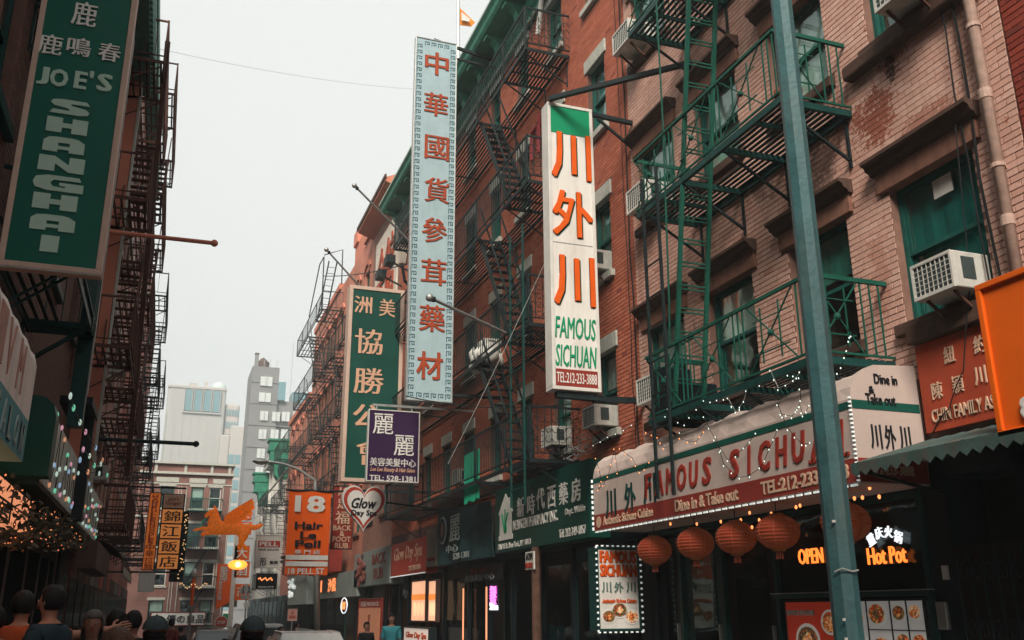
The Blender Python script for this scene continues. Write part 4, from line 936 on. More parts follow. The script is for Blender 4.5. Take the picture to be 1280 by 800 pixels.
b.ball(P.p(-18.58, 3.3, .018), (.01, .11, .1), 10, 6); b.build('leaf_logo', GREENL, t)
P = PR_(6.62)
t = thing('salon_banner', P.p(-21.8, 2.8, 0), 'black fabric salon banner with one large grey character and a round face emblem', 'banner')
DFAB = mat('dark_teal_banner_cloth', (.018, .055, .06), .7, .35, 2, .8, 5)
b = MB(); nu, nv = 16, 5
for i in range(nu+1):
    for j in range(nv+1):
        u = -23.9+4.3*i/nu; v = 2.78+.02*i/nu+(1.37-.18*i/nu)*j/nv; wv = .05*math.sin(i*1.1)*(1-j/nv)+.02*math.sin(j*2+i*.7); b.v.append(tuple(P.p(u, v, wv)))
for i in range(nu):
    for j in range(nv): k = i*(nv+1)+j; b.f.append([k, k+nv+1, k+nv+2, k+1]); b.m.append(0)
o = b.build('cloth', DFAB, t); so_ = o.modifiers.new('solid', 'SOLIDIFY'); so_.thickness = .02; so_.offset = -1
GRYL = mat('grey_lettering', (.32, .38, .37), .7, .3, 8)
Pf = PR_(6.55); text('麗', Pf, -22.15, 3.60, .85, .62, GRYL, t, w=.01, bold=0, name='character'); text('中心', Pf, -22.35, 3.13, 1.0, .2, GRYL, t, w=.01); text('528-1381', Pf, -21.6, 2.93, 1.3, .15, GRYL, t, w=.01)
b = MB(); b.lathe(P.p(-23.2, 3.62, .07), [(.34, 0), (.34, -.012)], 20, 'x'); b.build('emblem_ring', GRYL, t); b = MB(); b.lathe(P.p(-23.2, 3.62, .085), [(.29, 0), (.29, -.012)], 20, 'x'); b.build('emblem_disc', DFAB, t)
b = MB(); b.ball(P.p(-23.16, 3.62, .10), (.01, .13, .19), 10, 7).build('emblem_face', mat('emblem_brown', (.22,.12,.09)), t)
text('小心攀登', P, -19.95, 3.5, None, .9, GRYL, t, w=.03) if False else None
P = PR_(6.6)
t = sign('day_spa_sign', 'red shop sign reading Glow Day Spa in pale script edged with tiny lights', P, -29.2, 2.69, -24.98, 3.62, REDP, None, thick=.35)
text('Glow Day Spa', P, -27.1, 3.25, 3.3, .48, CREAML, t, shear=.25, bold=.0); text('212-233-3988', P, -26.2, 2.84, 1.3, .14, CREAML, t)
b = MB()
for i in range(46): b.box(6.57, 24.98+i*.092, 2.655, 6.59, 24.98+i*.092+.04, 2.68)
b.build('border_lights', LEDW, t, kind='stuff')
t = sign('grey_shop_sign', 'faded grey sign panel between the red day spa sign and the black banner', P, -24.95, 2.8, -23.95, 3.75, mat('faded_grey_panel', (.22,.20,.17), .7, .3, 5, grime=.5), None, thick=.3); text('TRIMMING', P, -24.45, 2.98, .8, .1, MAROON, t)
GRP = mat('grey_green_panel', (.27, .33, .31), .6, .2, 3, .1, grime=.4, gcol=(.15,.18,.17))
t = sign('back_rub_sign', 'grey green shop sign reading BACK RUB with a floral emblem', P, -35.2, 2.5, -29.3, 3.66, GRP, None, thick=.5)
text('BACK\nRUB', P, -31.0, 3.1, 2.0, .82, MAROON, t, bold=.01)
b = MB(); rg = random.Random(4)
for k in range(40): a = rg.uniform(0, 6.28); r = rg.uniform(0, 1.1); b.ball(P.p(-33.9+r*math.cos(a), 3.1+r*.5*math.sin(a), .05), (.03, .16, .11), 6, 4)
b.build('floral_emblem', mat('floral_print', (.35, .12, .1), .7, .8, 12), t)
t = sign('number_eighteen_sign', 'pale grey fascia box with orange glowing characters', P, -44.3, 2.2, -34.6, 3.12, GRP, None, thick=.6)
OGL = mat('orange_glow_letter', (.8, .25, .08), emit=1.2, ecol=(1, .3, .1), bump=0)
text('I', P, -42.8, 2.72, .3, .5, OGL, t, bold=.02); text('沙龍', P, -40.0, 2.72, 2.0, .55, OGL, t)

# ================================================================ further right: C, D, E
BR_C = tex_brick_mat('tan_brick', (.36, .16, .11), (.26, .12, .09), (.2, .13, .1)); BR_D = tex_brick_mat('orange_brick', (.56, .20, .125), (.48, .16, .10), (.4, .2, .14))
OSTUC = mat('orange_stucco', (.56, .21, .14), .85, .15, 1.5, .2, 20, grime=.2, gcol=(.3,.12,.08))
Cb = thing('brick_assembly_hall', (7, 33.5, 0), 'tan brick hall with pitched orange eave and white calligraphy panel behind the blue sign', 'building')
opsC = [(a, a+1.0, c, c+1.7) for a in (31.8, 34.2) for c in (4.9, 8.2)]
wall(Cb, 7, 1, 31.02, 36, -.5, 15.9, opsC, BR_C)
for a, _, c, _ in [(o[0], 0, o[2], 0) for o in opsC]: window(Cb, 7, 1, a+.5, c, 1.0, 1.7, 'arch', SASHG, None, lintm=WSTONE)
b = MB(); b.prism([(7.0, 31.0, 17.3), (6.35, 31.0, 17.0), (6.35, 31.0, 16.85), (7.0, 31.0, 16.6), (9.5, 31, 17.3)], (0, 5.3, 0)); b.build('eave', OSTUC, Cb, fix=True)
MB().box(6.3, 30.95, 16.95, 6.37, 36.4, 17.1).build('gutter', BRONZE, Cb)
MB().box(7.001, 31.02, 15.9, 9, 36, 17).build('parapet', BR_C, Cb)
b = MB().box(6.93, 31.3, 12.2, 6.99, 35.2, 15.9); pn = b.build('calligraphy_panel', mat('white_panel', (.66,.60,.52), .7, .2), Cb)
b = MB(); rg = random.Random(2)
P = PR_(6.93)
text('会館', P, -33.2, 14.1, 3.0, 2.6, RUSTL, pn, w=.05, bold=.02, name='character')
b = MB().box(6.2, 31.1, 11.2, 7, 35.6, 11.35); balusters(b, (6.2, 31.1, 0), (6.2, 35.6, 0), 11.3, 12.2, .2, .03); b.box(6.18, 31.1, 12.15, 6.24, 35.6, 12.22).box(6.18, 31.1, 11.9, 7, 31.15, 12.22); b.build('balcony', WFRAME, Cb)
t = thing('bracket_lantern', (6.3, 29.4, 12), 'old glass street lantern on a bracket left of the pale blue sign', 'lamp')
c = fx(503, 318, 6.4); MB().lathe(c, [(.16, -.35), (.28, .25), (.30, .27)], 6).build('glass', mat('lantern_glass', (.6,.55,.48), .3, .1), t); MB().lathe(c, [(.34, .27), (.12, .5), (.05, .62), (.03, .8)], 8).build('hood', BLACKP, t); MB().tube([c+Vector((0,0,-.35)), c+Vector((.1,0,-.9)), c+Vector((.6,0,-1.4))], .05, 6).build('arm', BLACKP, t)
for k, (px, py) in enumerate(((487, 326), (476, 344))):
    c = fx(px, py, 6.2); tag(MB().box(c.x-.15, c.y-.25, c.z-.14, c.x+.15, c.y+.25, c.z+.14).bar(c, c+Vector((.8, .1, -.3)), .05).build('floodlight', BLACKP), ('dark floodlight nearer the glass lantern above the big green sign', 'dark floodlight resting at the top edge of the big green sign')[k], 'floodlight')

Db = thing('orange_brick_building', (7, 44, 0), 'orange brick tenement with arched windows and rooftop block beside the big green sign', 'building')
cd = [(36.7+2.05*i, 37.7+2.05*i) for i in range(8)]; rd = [(4.6, 6.3), (7.7, 9.4), (10.8, 12.5), (13.9, 15.5)]
wall(Db, 7, 1, 36.02, 52.6, -.6, 17, [(a, b, c, d) for a, b in cd for c, d in rd], BR_D)
for i, (a, b) in enumerate(cd):
    for j, (c, d) in enumerate(rd): window(Db, 7, 1, (a+b)/2, c, b-a, d-c, 'arch', SASHG, CURT if (i+j) % 3 == 0 else None, lintm=OSTUC, sill=BRSTONE)
MB().box(7.6, 38.0, 17.0, 12, 44, 19.2).box(7.5, 43.0, 19.2, 8.3, 44.0, 19.9).box(6.9, 36.02, 17.0, 7.3, 37.9, 17.4).box(6.92, 44.1, 17.0, 7.3, 52.6, 17.3).build('rooftop_block', OSTUC, Db)
fire_escape('brown black fire escape zigzagging down the orange brick tenement', 7.0, 6.0, 43.2, 52.4, [15.6, 12.5, 9.4, 6.3, 3.6], (45.2, 48.2), BLACKP, nsl=6, baluster_sp=.3)
fire_escape('second black fire escape close to the big green sign on orange brick', 7.0, 6.1, 37.0, 42.4, [12.5, 9.4, 6.3], (38.4, 40.4), BLACKP, nsl=6, baluster_sp=.3)
t = thing('roof_ladder', (6.1, 45, 15.6), 'iron roof ladder with hooped top above the orange brick tenement', 'ladder')
ladder(t, (6.4, 44.6, 18.6), (6.1, 45.6, 15.6), (6.8, 44.6, 18.6), (6.5, 45.6, 15.6), BLACKP, sp=.3, w=.05)
b = MB(); b.tube([(6.0, 43.4, 15.6), (6.0, 43.6, 18.4), (6.0, 45, 18.5), (6.0, 48, 16.6)], .03, 5).tube([(6.9, 43.4, 17), (6.9, 43.6, 18.9), (6.0, 43.6, 18.5)], .03, 5); b.build('hoop', BLACKP, t)

cd2 = [(53.4+2.1*i, 54.4+2.1*i) for i in range(4)]
wall(Db, 7, 1, 52.62, 62, -1, 13.3, [(a, b, c, d) for a, b in cd2 for c, d in rd[:3]], BR_D, name='lower_wing_wall')
for i, (a, b) in enumerate(cd2):
    for c, d in rd[:3]: window(Db, 7, 1, (a+b)/2, c, b-a, d-c, 'arch', SASHG, CURT if i % 2 else None, lintm=OSTUC, sill=BRSTONE)
MB().box(6.85, 52.62, 13.3, 7.3, 62, 13.6).build('parapet', OSTUC, Db)
WFAC = mat('white_painted_facade', (.60, .60, .56), .8, .2, 1.5, .2, 20, grime=.4, gcol=(.3,.3,.28))
Eb = thing('white_facade_building', (7, 67, 0), 'white painted building with pilasters and the nearer green cornice end', 'building')
ce = [(62.9+2.2*i, 63.9+2.2*i) for i in range(4)]; re = [(4.6, 6.2), (7.2, 8.8), (9.8, 11.3)]
wall(Eb, 7, 1, 62.02, 72, -1.2, 12.2, [(a, b, c, d) for a, b in ce for c, d in re], WFAC)
for a, b in ce:
    for c, d in re: window(Eb, 7, 1, (a+b)/2, c, 1.0, d-c, 'flat', SASHG, None, lintm=WFAC, sill=WFAC)
for i in range(5): MB().box(6.75, 62.1+2.2*i, 3.2, 6.99, 62.5+2.2*i, 11.9).build('pilaster', WFAC, Eb)
MB().box(6.4, 63.2, 11.7, 7, 71.9, 11.95).box(6.3, 63.2, 12.0, 7, 71.9, 12.2).build('ledge', WFAC, Eb)
def cornice_end(par, y, X0, z0, z1, m_):
    h = z1-z0; f = lambda v: z0+h*v; b = MB()
    b.prism([(X0+.05, y, f(.95)), (X0+.05, y, f(.70)), (X0+.12, y, f(.66)), (X0+.16, y, f(.42)), (X0+.42, y, f(.34)), (X0+.5, y, f(.1)), (X0+.7, y, z0), (7.0, y, z0), (7.0, y, f(.95))], (0, 1.1, 0))
    o = b.build('cornice_end', m_, par, fix=True, bevel=.03)
    MB().box(X0-.06, y-.08, f(.95), 7.04, y+1.2, z1).box(X0-.02, y-.05, f(.70), 7.02, y+1.14, f(.76)).box(X0+.06, y-.05, f(.40), 7.02, y+1.14, f(.44)).build('moulding', m_, o)
    MB().prism([(X0+.7, y-.1, f(.34)), (X0+.62, y-.1, f(.22)), (X0+.75, y-.1, f(.05)), (6.7, y-.1, f(.05)), (6.8, y-.1, f(.34))], (0, .08, 0)).build('scroll', DTEAL, o, fix=True)
cornice_end(Eb, 62.05, 5.72, 9.85, 12.45, CG)
Fb = thing('grey_white_rowhouse', (7, 78, 0), 'farthest pale rowhouse on the right with a green cornice end behind the street lamp', 'building')
wall(Fb, 7, 1, 72.02, 84, -1.3, 10.6, [(73+2.4*i, 74+2.4*i, c, c+1.5) for i in range(4) for c in (3.6, 6.2, 8.6)], WFAC)
for i in range(4):
    for c in (3.6, 6.2, 8.6): window(Fb, 7, 1, 73.5+2.4*i, c, 1.0, 1.5, 'flat', SASHG, None, lintm=WSTONE, sill=WSTONE)
cornice_end(Fb, 72.05, 5.7, 9.2, 11.6, CG)
fire_escape('black fire escape crowding the white painted building behind the PELL sign', 7.0, 6.0, 54, 61, [10.7, 7.6, 4.6], (56, 59), BLACKP, nsl=5, baluster_sp=.3)
fire_escape('far black fire escape on the white painted building beyond the PELL sign', 7.0, 6.0, 63.5, 70, [8.4, 5.6, 3.2], (65, 67), BLACKP, nsl=5, baluster_sp=.3)
# ground floor of C, D, E: dark shopfronts
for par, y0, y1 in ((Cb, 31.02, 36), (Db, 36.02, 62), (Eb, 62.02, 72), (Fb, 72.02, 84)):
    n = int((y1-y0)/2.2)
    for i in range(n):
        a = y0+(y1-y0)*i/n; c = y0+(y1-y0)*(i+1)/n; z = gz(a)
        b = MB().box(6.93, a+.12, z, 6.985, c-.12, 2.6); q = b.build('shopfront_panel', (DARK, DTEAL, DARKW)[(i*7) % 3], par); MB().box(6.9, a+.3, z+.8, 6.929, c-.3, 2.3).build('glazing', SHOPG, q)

# ================================================================ end of the street and the skyline
BR_E = tex_brick_mat('faded_brick', (.27, .125, .10), (.22, .10, .085), (.2, .13, .11))
Gb = thing('end_building', (1.8, 75, 0), 'faded brick corner tenement closing the end of the street with dark balconies', 'building')
gY = 75; PG = PY_(gY)
cols = [(-.75, .25), (1.45, 2.35), (2.75, 3.6)]; rows = [(9.1, 10.7), (6.3, 8.0), (3.5, 5.2), (.9, 2.5)]
# facade facing the camera: built in a frame turned a quarter so that the same wall code serves
def wall_y(parent, Y, X0, X1, z0, z1, ops, m_, depth=8):
    b = MB(); xs_ = sorted(set([X0, X1]+[q for o in ops for q in o[:2]])); zs = sorted(set([z0, z1]+[q for o in ops for q in o[2:]]))
    for i in range(len(xs_)-1):
        for j in range(len(zs)-1):
            xc, zc = (xs_[i]+xs_[i+1])/2, (zs[j]+zs[j+1])/2
            if any(o[0] < xc < o[1] and o[2] < zc < o[3] for o in ops): continue
            k = len(b.v); b.v += [(xs_[i], Y, zs[j]), (xs_[i+1], Y, zs[j]), (xs_[i+1], Y, zs[j+1]), (xs_[i], Y, zs[j+1])]; b.f.append([k, k+1, k+2, k+3]); b.m.append(0)
    for (x0, x1, a, c) in ops:
        k = len(b.v); b.v += [(x0,Y,a),(x1,Y,a),(x1,Y,c),(x0,Y,c),(x0,Y+.8,a),(x1,Y+.8,a),(x1,Y+.8,c),(x0,Y+.8,c)]
        for q in ((0,1,5,4),(1,2,6,5),(2,3,7,6),(3,0,4,7)): b.f.append([k+i for i in q]); b.m.append(0)
        b.f.append([k+4,k+5,k+6,k+7]); b.m.append(1)
    k = len(b.v); b.v += [(X0,Y,z0),(X1,Y,z0),(X1,Y,z1),(X0,Y,z1),(X0,Y+depth,z0),(X1,Y+depth,z0),(X1,Y+depth,z1),(X0,Y+depth,z1)]
    for q in ((0,3,7,4),(1,5,6,2),(3,2,6,7),(4,7,6,5)): b.f.append([k+i for i in q]); b.m.append(0)
    return b.build('wall', [m_, DARK], parent)
def window_y(parent, Y, xc, z0, w, h, sash=SASHG, drape=None, sill=WSTONE, lint=True):
    b = MB(); t = .07
    b.box(xc-w/2, Y+.1, z0, xc-w/2+t, Y+.16, z0+h).box(xc+w/2-t, Y+.1, z0, xc+w/2, Y+.16, z0+h).box(xc-w/2+t, Y+.1, z0+h-t, xc+w/2-t, Y+.16, z0+h).box(xc-w/2+t, Y+.1, z0, xc+w/2-t, Y+.16, z0+t).box(xc-w/2+t, Y+.1, z0+h/2-.03, xc+w/2-t, Y+.16, z0+h/2+.03)
    o = b.build('window', sash, parent)
    MB().box(xc-w/2+t, Y+.12, z0+t, xc+w/2-t, Y+.13, z0+h-t).build('pane', GLASS, o)
    if drape: MB().box(xc-w/2+t, Y+.2, z0+h*.45, xc+w/2-t, Y+.21, z0+h-t).build('curtain', drape, o)
    MB().box(xc-w/2-.1, Y-.08, z0-.14, xc+w/2+.1, Y+.1, z0-.003).build('sill', sill, o)
    if lint: MB().box(xc-w/2-.12, Y-.05, z0+h+.003, xc+w/2+.12, Y+.1, z0+h+.2).build('lintel', sill, o)
    return o
opsG = [(a, b, c, d) for a, b in cols for c, d in rows]
wall_y(Gb, gY, -4, 4.35, -1.3, 11.6, opsG, BR_E)
for i, (a, b) in enumerate(cols):
    for j, (c, d) in enumerate(rows): window_y(Gb, gY, (a+b)/2, c, b-a, d-c, SASHW if (i, j) in ((2, 0), (2, 2), (0, 2)) else SASHG, CURT if (i+j) % 2 else None)
for x in (.55, .75, 1.1, 3.75, 4.28): MB().box(x-.03, gY-.05, .3, x+.03, gY+.02, 10.7).build('pilaster_strip', WSTONE, Gb)
MB().box(-4.1, gY-.25, 11.6, 4.45, gY+8, 11.78).box(-4.1, gY-.35, 12.35, 4.5, gY+8, 12.5).build('cornice', WSTONE, Gb)
MB().box(-4, gY-.1, 11.78, 4.35, gY+7.9, 12.35).build('parapet', BR_E, Gb)
for x in (-1.2, .9, 2.8, 4.1): MB().box(x-.1, gY-.18, 11.78, x+.1, gY-.1, 12.35).build('parapet_block', WSTONE, Gb)
for x, w_ in ((-.3, 1.6), (1.9, 1.3), (3.4, .9)): MB().box(x-w_/2, gY-.08, 11.0, x+w_/2, gY-.01, 11.35).build('brick_panel', WSTONE, Gb)
MB().box(-4, gY-.06, 10.85, 4.35, gY-.003, 10.95).box(-4, gY-.08, 8.4, 1.15, gY-.003, 8.55).build('band_course', WSTONE, Gb)
t = thing('fire_escape', (2.5, gY-1, 1), 'green and black balconies of the fire escape on the faded brick corner tenement', 'fire escape', 'fire escapes')
for j, (z, m_) in enumerate(((8.9, GREENP), (6.1, BLACKP), (3.3, BLACKP), (.7, BLACKP))):
    b = MB().box(1.2, gY-.95, z-.06, 3.75, gY-.02, z); pf = b.build('platform', m_, t)
    b = MB().box(1.2, gY-.96, z+.82, 3.75, gY-.92, z+.88).box(1.2, gY-.95, z+.82, 1.24, gY, z+.88).box(3.71, gY-.95, z+.82, 3.75, gY, z+.88); rl = b.build('railing', m_, t)
    b = MB(); balusters(b, (1.22, gY-.94, 0), (3.73, gY-.94, 0), z, z+.85, .14, .03); b.build('baluster', m_, rl, kind='stuff')
    if j < 3: 
        zn = (6.1, 3.3, .7)[j]; b = MB().bar((2.9, gY-.5, z), (1.4, gY-.5, zn), .05, .12).bar((2.9, gY-.2, z), (1.4, gY-.2, zn), .05, .12); st = b.build('stair', m_, t)
        for q in range(1, 9): f = q/9; piece('step', st, (2.9-1.5*f, gY-.35, z+(zn-z)*f), (.16, .27, .02), m_)
# shop at its foot
u0, v0, u1, v1 = R2(PY_(74), (196, 767), (256, 781), Y=74); P = PY_(74)
t = sign('white_shop_sign', 'long white fascia sign with black Japanese lettering at the end of the street', P, u0-.4, v0-.05, u1, v1+.1, WHITE, MAROON, .06, .3, .02); text('優の良品', P, (u0+u1)/2+.3, (v0+v1)/2+.02, 2.6, .6, BLACKL, t, w=.05, bold=.03)
SHOPL = mat('lit_shop_window', (.5, .15, .06), emit=.5, ecol=(1, .32, .12), bump=0)
for k, (x, wd) in enumerate(((-.8, .6), (.3, .5), (1.1, .9), (2.6, .4))): tag(MB().box(x, 73.9, -.55, x+wd, 73.95, -.15).build('lit_window', SHOPL), ('lit red shop window far left under the white fascia sign', 'narrow lit shop window second from left under the white fascia sign', 'widest lit shop window under the white fascia sign', 'small lit shop window right of the white fascia sign')[k], 'shop window')
air_con((0, 0, 0), 1, 'air conditioner in a lower window of the faded brick corner tenement').location = (-.3, 74.95, .95)
bpy.context.view_layer.objects.active = None
for o in COL.objects:
    if o.get('label', '') == 'air conditioner in a lower window of the faded brick corner tenement': o.rotation_euler = (0, 0, math.pi/2)

CONCT = mat('tower_concrete', (.40, .41, .40), .85, .12, .05, .0, 3, grime=.2, gcol=(.42,.40,.38)); CONCB = mat('tower_buff', (.44, .42, .40), .85, .10, .05, 0, 3)
TGL = mat('tower_glass', (.16, .30, .34), .2, .2, .2, 0); TGR = mat('tower_grey_brick', (.21, .215, .22), .9, .2, .3, .1, 3, grime=.2, gcol=(.16,.16,.16))
T1 = thing('office_tower', (5, 200, 0), 'hazy pale concrete tower with four dark glass bays and a rooftop dish dome', 'tower')
MB().box(-2.6, 200, -2, 9.0, 214, 46.6).build('body', CONCT, T1, bevel=.6); MB().box(9.0, 201, -2, 12.0, 216, 43.5).build('body_step', CONCB, T1, bevel=.6)
MB().box(10.4, 199, -2, 14.6, 214, 38.5).box(8.5, 199.2, -2, 10.4, 212, 36.5).build('lower_wing', CONCB, T1, bevel=.3)
for i in range(4):
    x = .9+i*1.85; o = MB().box(x, 199.7, 41.2, x+1.35, 199.95, 45.6).build('glass_bay', TGL, T1)
    MB().box(x-.18, 199.5, 41.0, x-.02, 200, 45.9).box(x+1.37, 199.5, 41.0, x+1.5, 200, 45.9).build('fin', CONCT, o)
MB().box(.6, 199.6, 40.7, 8.2, 200, 41.0).build('bay_sill', CONCT, T1)
MB().ball((7.6, 206, 47.2), (1.7, 1.7, 1.8), 16, 10).ball((3.8, 206, 46.9), (.8, .8, 1.0), 12, 8).build('dish_dome', mat('pale_dome', (.5, .6, .6), .5, .1, .3), T1, smooth=True)
for x in (10.9, 12.2, 13.6):
    for j in range(14): piece('window', T1, (x, 198.95, 31.5-j*2.6), (1.1, .12, 1.9), TGL)
for i in range(5):
    for j in range(3): piece('window', T1, (9.5+.55*i, 200.9, 41.5-2.6*j), (.32, .12, 1.3), TGL)
MB().box(1.5, 204, 46.6, 3.2, 207, 48.0).box(4.6, 204, 46.6, 5.2, 205, 48.4).build('plant_room', CONCB, T1)
MB().box(-2.7, 199.8, 45.9, 9.1, 199.99, 46.3).build('coping', CONCB, T1)
for k in range(7): MB().box(-2.4+1.6*k, 199.93, -1, -2.3+1.6*k, 199.99, 40.4).build('facade_joint', CONCB, T1)
T2 = thing('grey_apartment_tower', (11.5, 130, 0), 'grey brick apartment tower with pale window panels and a rooftop chimney', 'tower')
PT = PY_(130)
xa, xb, xc_ = fy(315, 470, 130).x, fy(349, 470, 130).x, fy(378, 500, 130).x
MB().box(xa, 130, -2, xb, 138, 34.2).build('tall_block', TGR, T2); MB().box(xb, 130.5, -2, xc_+4, 144, 29.6).build('lower_block', TGR, T2)
for z in range(2, 33, 3): MB().box(xa, 129.9, z-.08, xb+.001 if z > 28 else xc_+4, 130.48, z+.02).build('ledge', CONCT if False else TGR, T2)
MB().lathe((xb-2.0, 134, 34.2), [(.9, 0), (.9, 1.6), (.1, 2.3)], 12).build('water_tank', BRONZE, T2)
MB().box(xa+.3, 131, 34.2, xa+.8, 131.5, 36.2).build('chimney', TGR, T2); MB().box(xa+.25, 130.9, 36.2, xa+.85, 131.6, 36.35).build('chimney_cap', BRONZE, T2)
b = MB()
for x, h in ((xa+1.6, 1.2), (xa+2.4, 1.5), (xb-.3, 1.4), (xb+1.8, 4.2)): b.box(x-.03, 131, 29.6, x+.03, 131.06, 34.2+h)
b.build('antenna', GREYM, T2)
MB().box(xb, 129.9, 29.6, xb+1.0, 133, 32.2).build('roof_shed', TGL, T2); MB().box(xb+2.0, 130.4, 29.6, xb+4, 134, 31.0).build('roof_glasshouse', TGL, T2)
for (px, py) in ((333, 477), (331, 497), (330, 520), (345, 521), (357, 521), (371, 521), (328, 543), (343, 543), (356, 543), (370, 543), (326, 567), (341, 567), (354, 567), (324, 590), (338, 590)):
    c = fy(px, py, 130); o = MB().box(c.x-.52 if py > 500 else c.x-.8, 129.8, c.z-.65, c.x+.52 if py > 500 else c.x+.8, 130.45, c.z+.65).build('window', mat('tower_window_pane', (.55, .60, .60), .3, .15, .6, 0), T2); MB().box(c.x-.02, 129.7, c.z-.65, c.x+.02, 129.79, c.z+.65).build('frame', GREYM, o)

# ================================================================ left side
L1 = thing('brown_brick_building', (-1.9, 8, 0), 'brown brick building behind the big green JOE\'S SHANGHAI sign', 'building')
cl = [(8.55, 9.45), (11.4, 12.3), (14.0, 14.9), (16.6, 17.5)]; rl_ = [(6.3, 8.1), (9.4, 11.2)]
opsL = [(a, b, c, d) for a, b in cl for c, d in rl_]
wL = wall(L1, -1.9, -1, -22, 19.8, 3.3, 13.2, opsL, MORT_B); bricks(wL, -1.9, -1, 7.6, 13.5, 4.6, 9.6, opsL + [(a-.1, b+.1, c-.13, c) for a, b, c, d in opsL], BR_L, seed=21)
for a, b, c, d in opsL: window(L1, -1.9, -1, (a+b)/2, c, b-a, d-c, 'none', DTEAL, CURT if a < 9 else None, .35, sill=DTEAL)
COR = mat('corrugated_cornice', (.10, .24, .20), .6, .3, 3, .2, 30, grime=.4, gcol=(.05,.10,.09))
b = MB(); n = 60
for i in range(n): y0 = 8+11.8*i/n; y1 = y0+11.8/n*.55; b.box(-1.9, y0, 12.6, -1.2, y1, 13.3)
b.box(-1.9, 8, 12.55, -1.26, 19.8, 13.15).build('cornice', COR, L1)
MB().box(-1.9, 19.2, 3.5, -1.45, 19.75, 13.2).build('pilaster', OSTUC, L1); MB().box(-1.449, 19.18, 3.5, -1.40, 19.3, 13.2).build('white_downpipe', WSTONE, L1)
MB().box(-1.30, 12.55, 3.9, -1.12, 12.75, 9.6).build('green_post', DTEAL, L1); MB().tube([(-1.10, 12.5, 4.3), (-1.10, 12.5, 9.4)], .012, 5).build('conduit', WIREW, L1)
fire_escape('dark green fire escape stairs seen from below behind the big green sign', -1.9, -1.12, 9.75, 12.5, [11.3, 8.1, 5.1], (10.1, 12.1), DTEAL, nsl=7, baluster_sp=.16, slat_m=BLACKP)
# ground floor left
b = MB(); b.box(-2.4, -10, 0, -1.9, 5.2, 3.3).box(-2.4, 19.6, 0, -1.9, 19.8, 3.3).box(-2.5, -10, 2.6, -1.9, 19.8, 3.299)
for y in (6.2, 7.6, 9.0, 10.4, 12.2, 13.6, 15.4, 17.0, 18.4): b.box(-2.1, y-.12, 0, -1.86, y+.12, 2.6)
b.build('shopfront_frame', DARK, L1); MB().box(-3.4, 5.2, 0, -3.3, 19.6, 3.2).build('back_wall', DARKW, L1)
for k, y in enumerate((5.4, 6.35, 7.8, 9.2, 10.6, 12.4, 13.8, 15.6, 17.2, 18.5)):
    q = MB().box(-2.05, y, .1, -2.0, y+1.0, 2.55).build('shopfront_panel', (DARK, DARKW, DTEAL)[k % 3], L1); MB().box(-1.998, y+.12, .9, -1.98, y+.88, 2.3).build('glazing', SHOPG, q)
# Joe's sign
PJ = PY_(9.5); t = sign('restaurant_board_sign', 'huge green sign board reading JOE\'S SHANGHAI in mint letters with white characters', PJ, -1.77, 4.87, -.855, 8.75, JGREEN, TANF, .055, .16, .02)
for ch, px, w_, h_ in (('鹿', (106, 18), .24, .30), ('鹿', (63, 56), .23, .24), ('鳴', (99, 59), .23, .22), ('春', (137, 66), .22, .22)):
    c = fy(*px, 9.5); text(ch, PJ, c.x, c.z, w_, h_, SIGNW, t, bold=.02, name='character')
for ch, px, w_ in (('J', (54, 95), .11), ('O', (74, 98), .17), ('E', (101, 101), .12), ("'", (115, 94), .04), ('S', (131, 104), .15)):
    c = fy(*px, 9.5); text(ch, PJ, c.x, c.z, w_, .21 if ch != "'" else .09, MINT, t, bold=.035, name='letter')
BLK = {'H': [[(0,0),(.38,0),(.38,.34),(.62,.34),(.62,0),(1,0),(1,1),(.62,1),(.62,.66),(.38,.66),(.38,1),(0,1)]], 'I': [[(0,0),(1,0),(1,1),(0,1)]],
 'A': [[(0,0),(.36,0),(.36,.62),(.64,.62),(.64,0),(1,0),(1,.72),(.84,.95),(.7,1),(.3,1),(.12,.95),(0,.72)], [(.362,.18),(.638,.18),(.638,.40),(.362,.40)]], 'N': [[(0,0),(.36,0),(.36,.52),(.66,0),(1,0),(1,1),(.66,1),(.66,.48),(.34,1),(0,1)]],
 'S': [[(0,0),(.72,0),(.95,.08),(1,.28),(.9,.48),(.55,.60),(.5,.74),(1,.74),(.9,1),(.28,1),(.06,.92),(0,.72),(.1,.52),(.46,.40),(.5,.26),(.08,.26)]],
 'G': [[(.28,0),(1,0),(1,.56),(.52,.56),(.52,.36),(.64,.36),(.64,.24),(.4,.28),(.34,.5),(.4,.72),(.95,.74),(.9,1),(.28,1),(.05,.84),(0,.5),(.05,.16)]]}
for ch, px, w_, h_ in (('S', (88, 135), .37, .165), ('H', (84, 158), .38, .165), ('A', (80, 182), .38, .165), ('N', (77, 206), .42, .165), ('G', (73, 230), .46, .165), ('H', (69, 253), .40, .165), ('A', (66, 279), .40, .165), ('I', (62, 305), .16, .17)):
    c = fy(*px, 9.5)
    for poly in BLK[ch]: MB().prism([PJ.p(c.x+(x-.5)*w_, c.z+(y-.5)*h_, .001) for x, y in poly], PJ.n*.012).build('letter', MINT, t, fix=True)
b = MB()
for i in range(48): b.box(-1.75+i*.0187, 9.46, 4.845, -1.75+i*.0187+.011, 9.475, 4.866)
b.build('bulb_row', LEDW if False else WIREW, t, kind='stuff')
MB().bar((-1.8, 9.6, 5.0), (-1.9, 9.6, 5.0), .06).bar((-1.75, 9.6, 8.4), (-1.9, 9.6, 8.4), .06).bar((-1.2, 9.67, 5.0), (-1.9, 9.9, 5.5), .05).build('bracket', BLACKP, t)

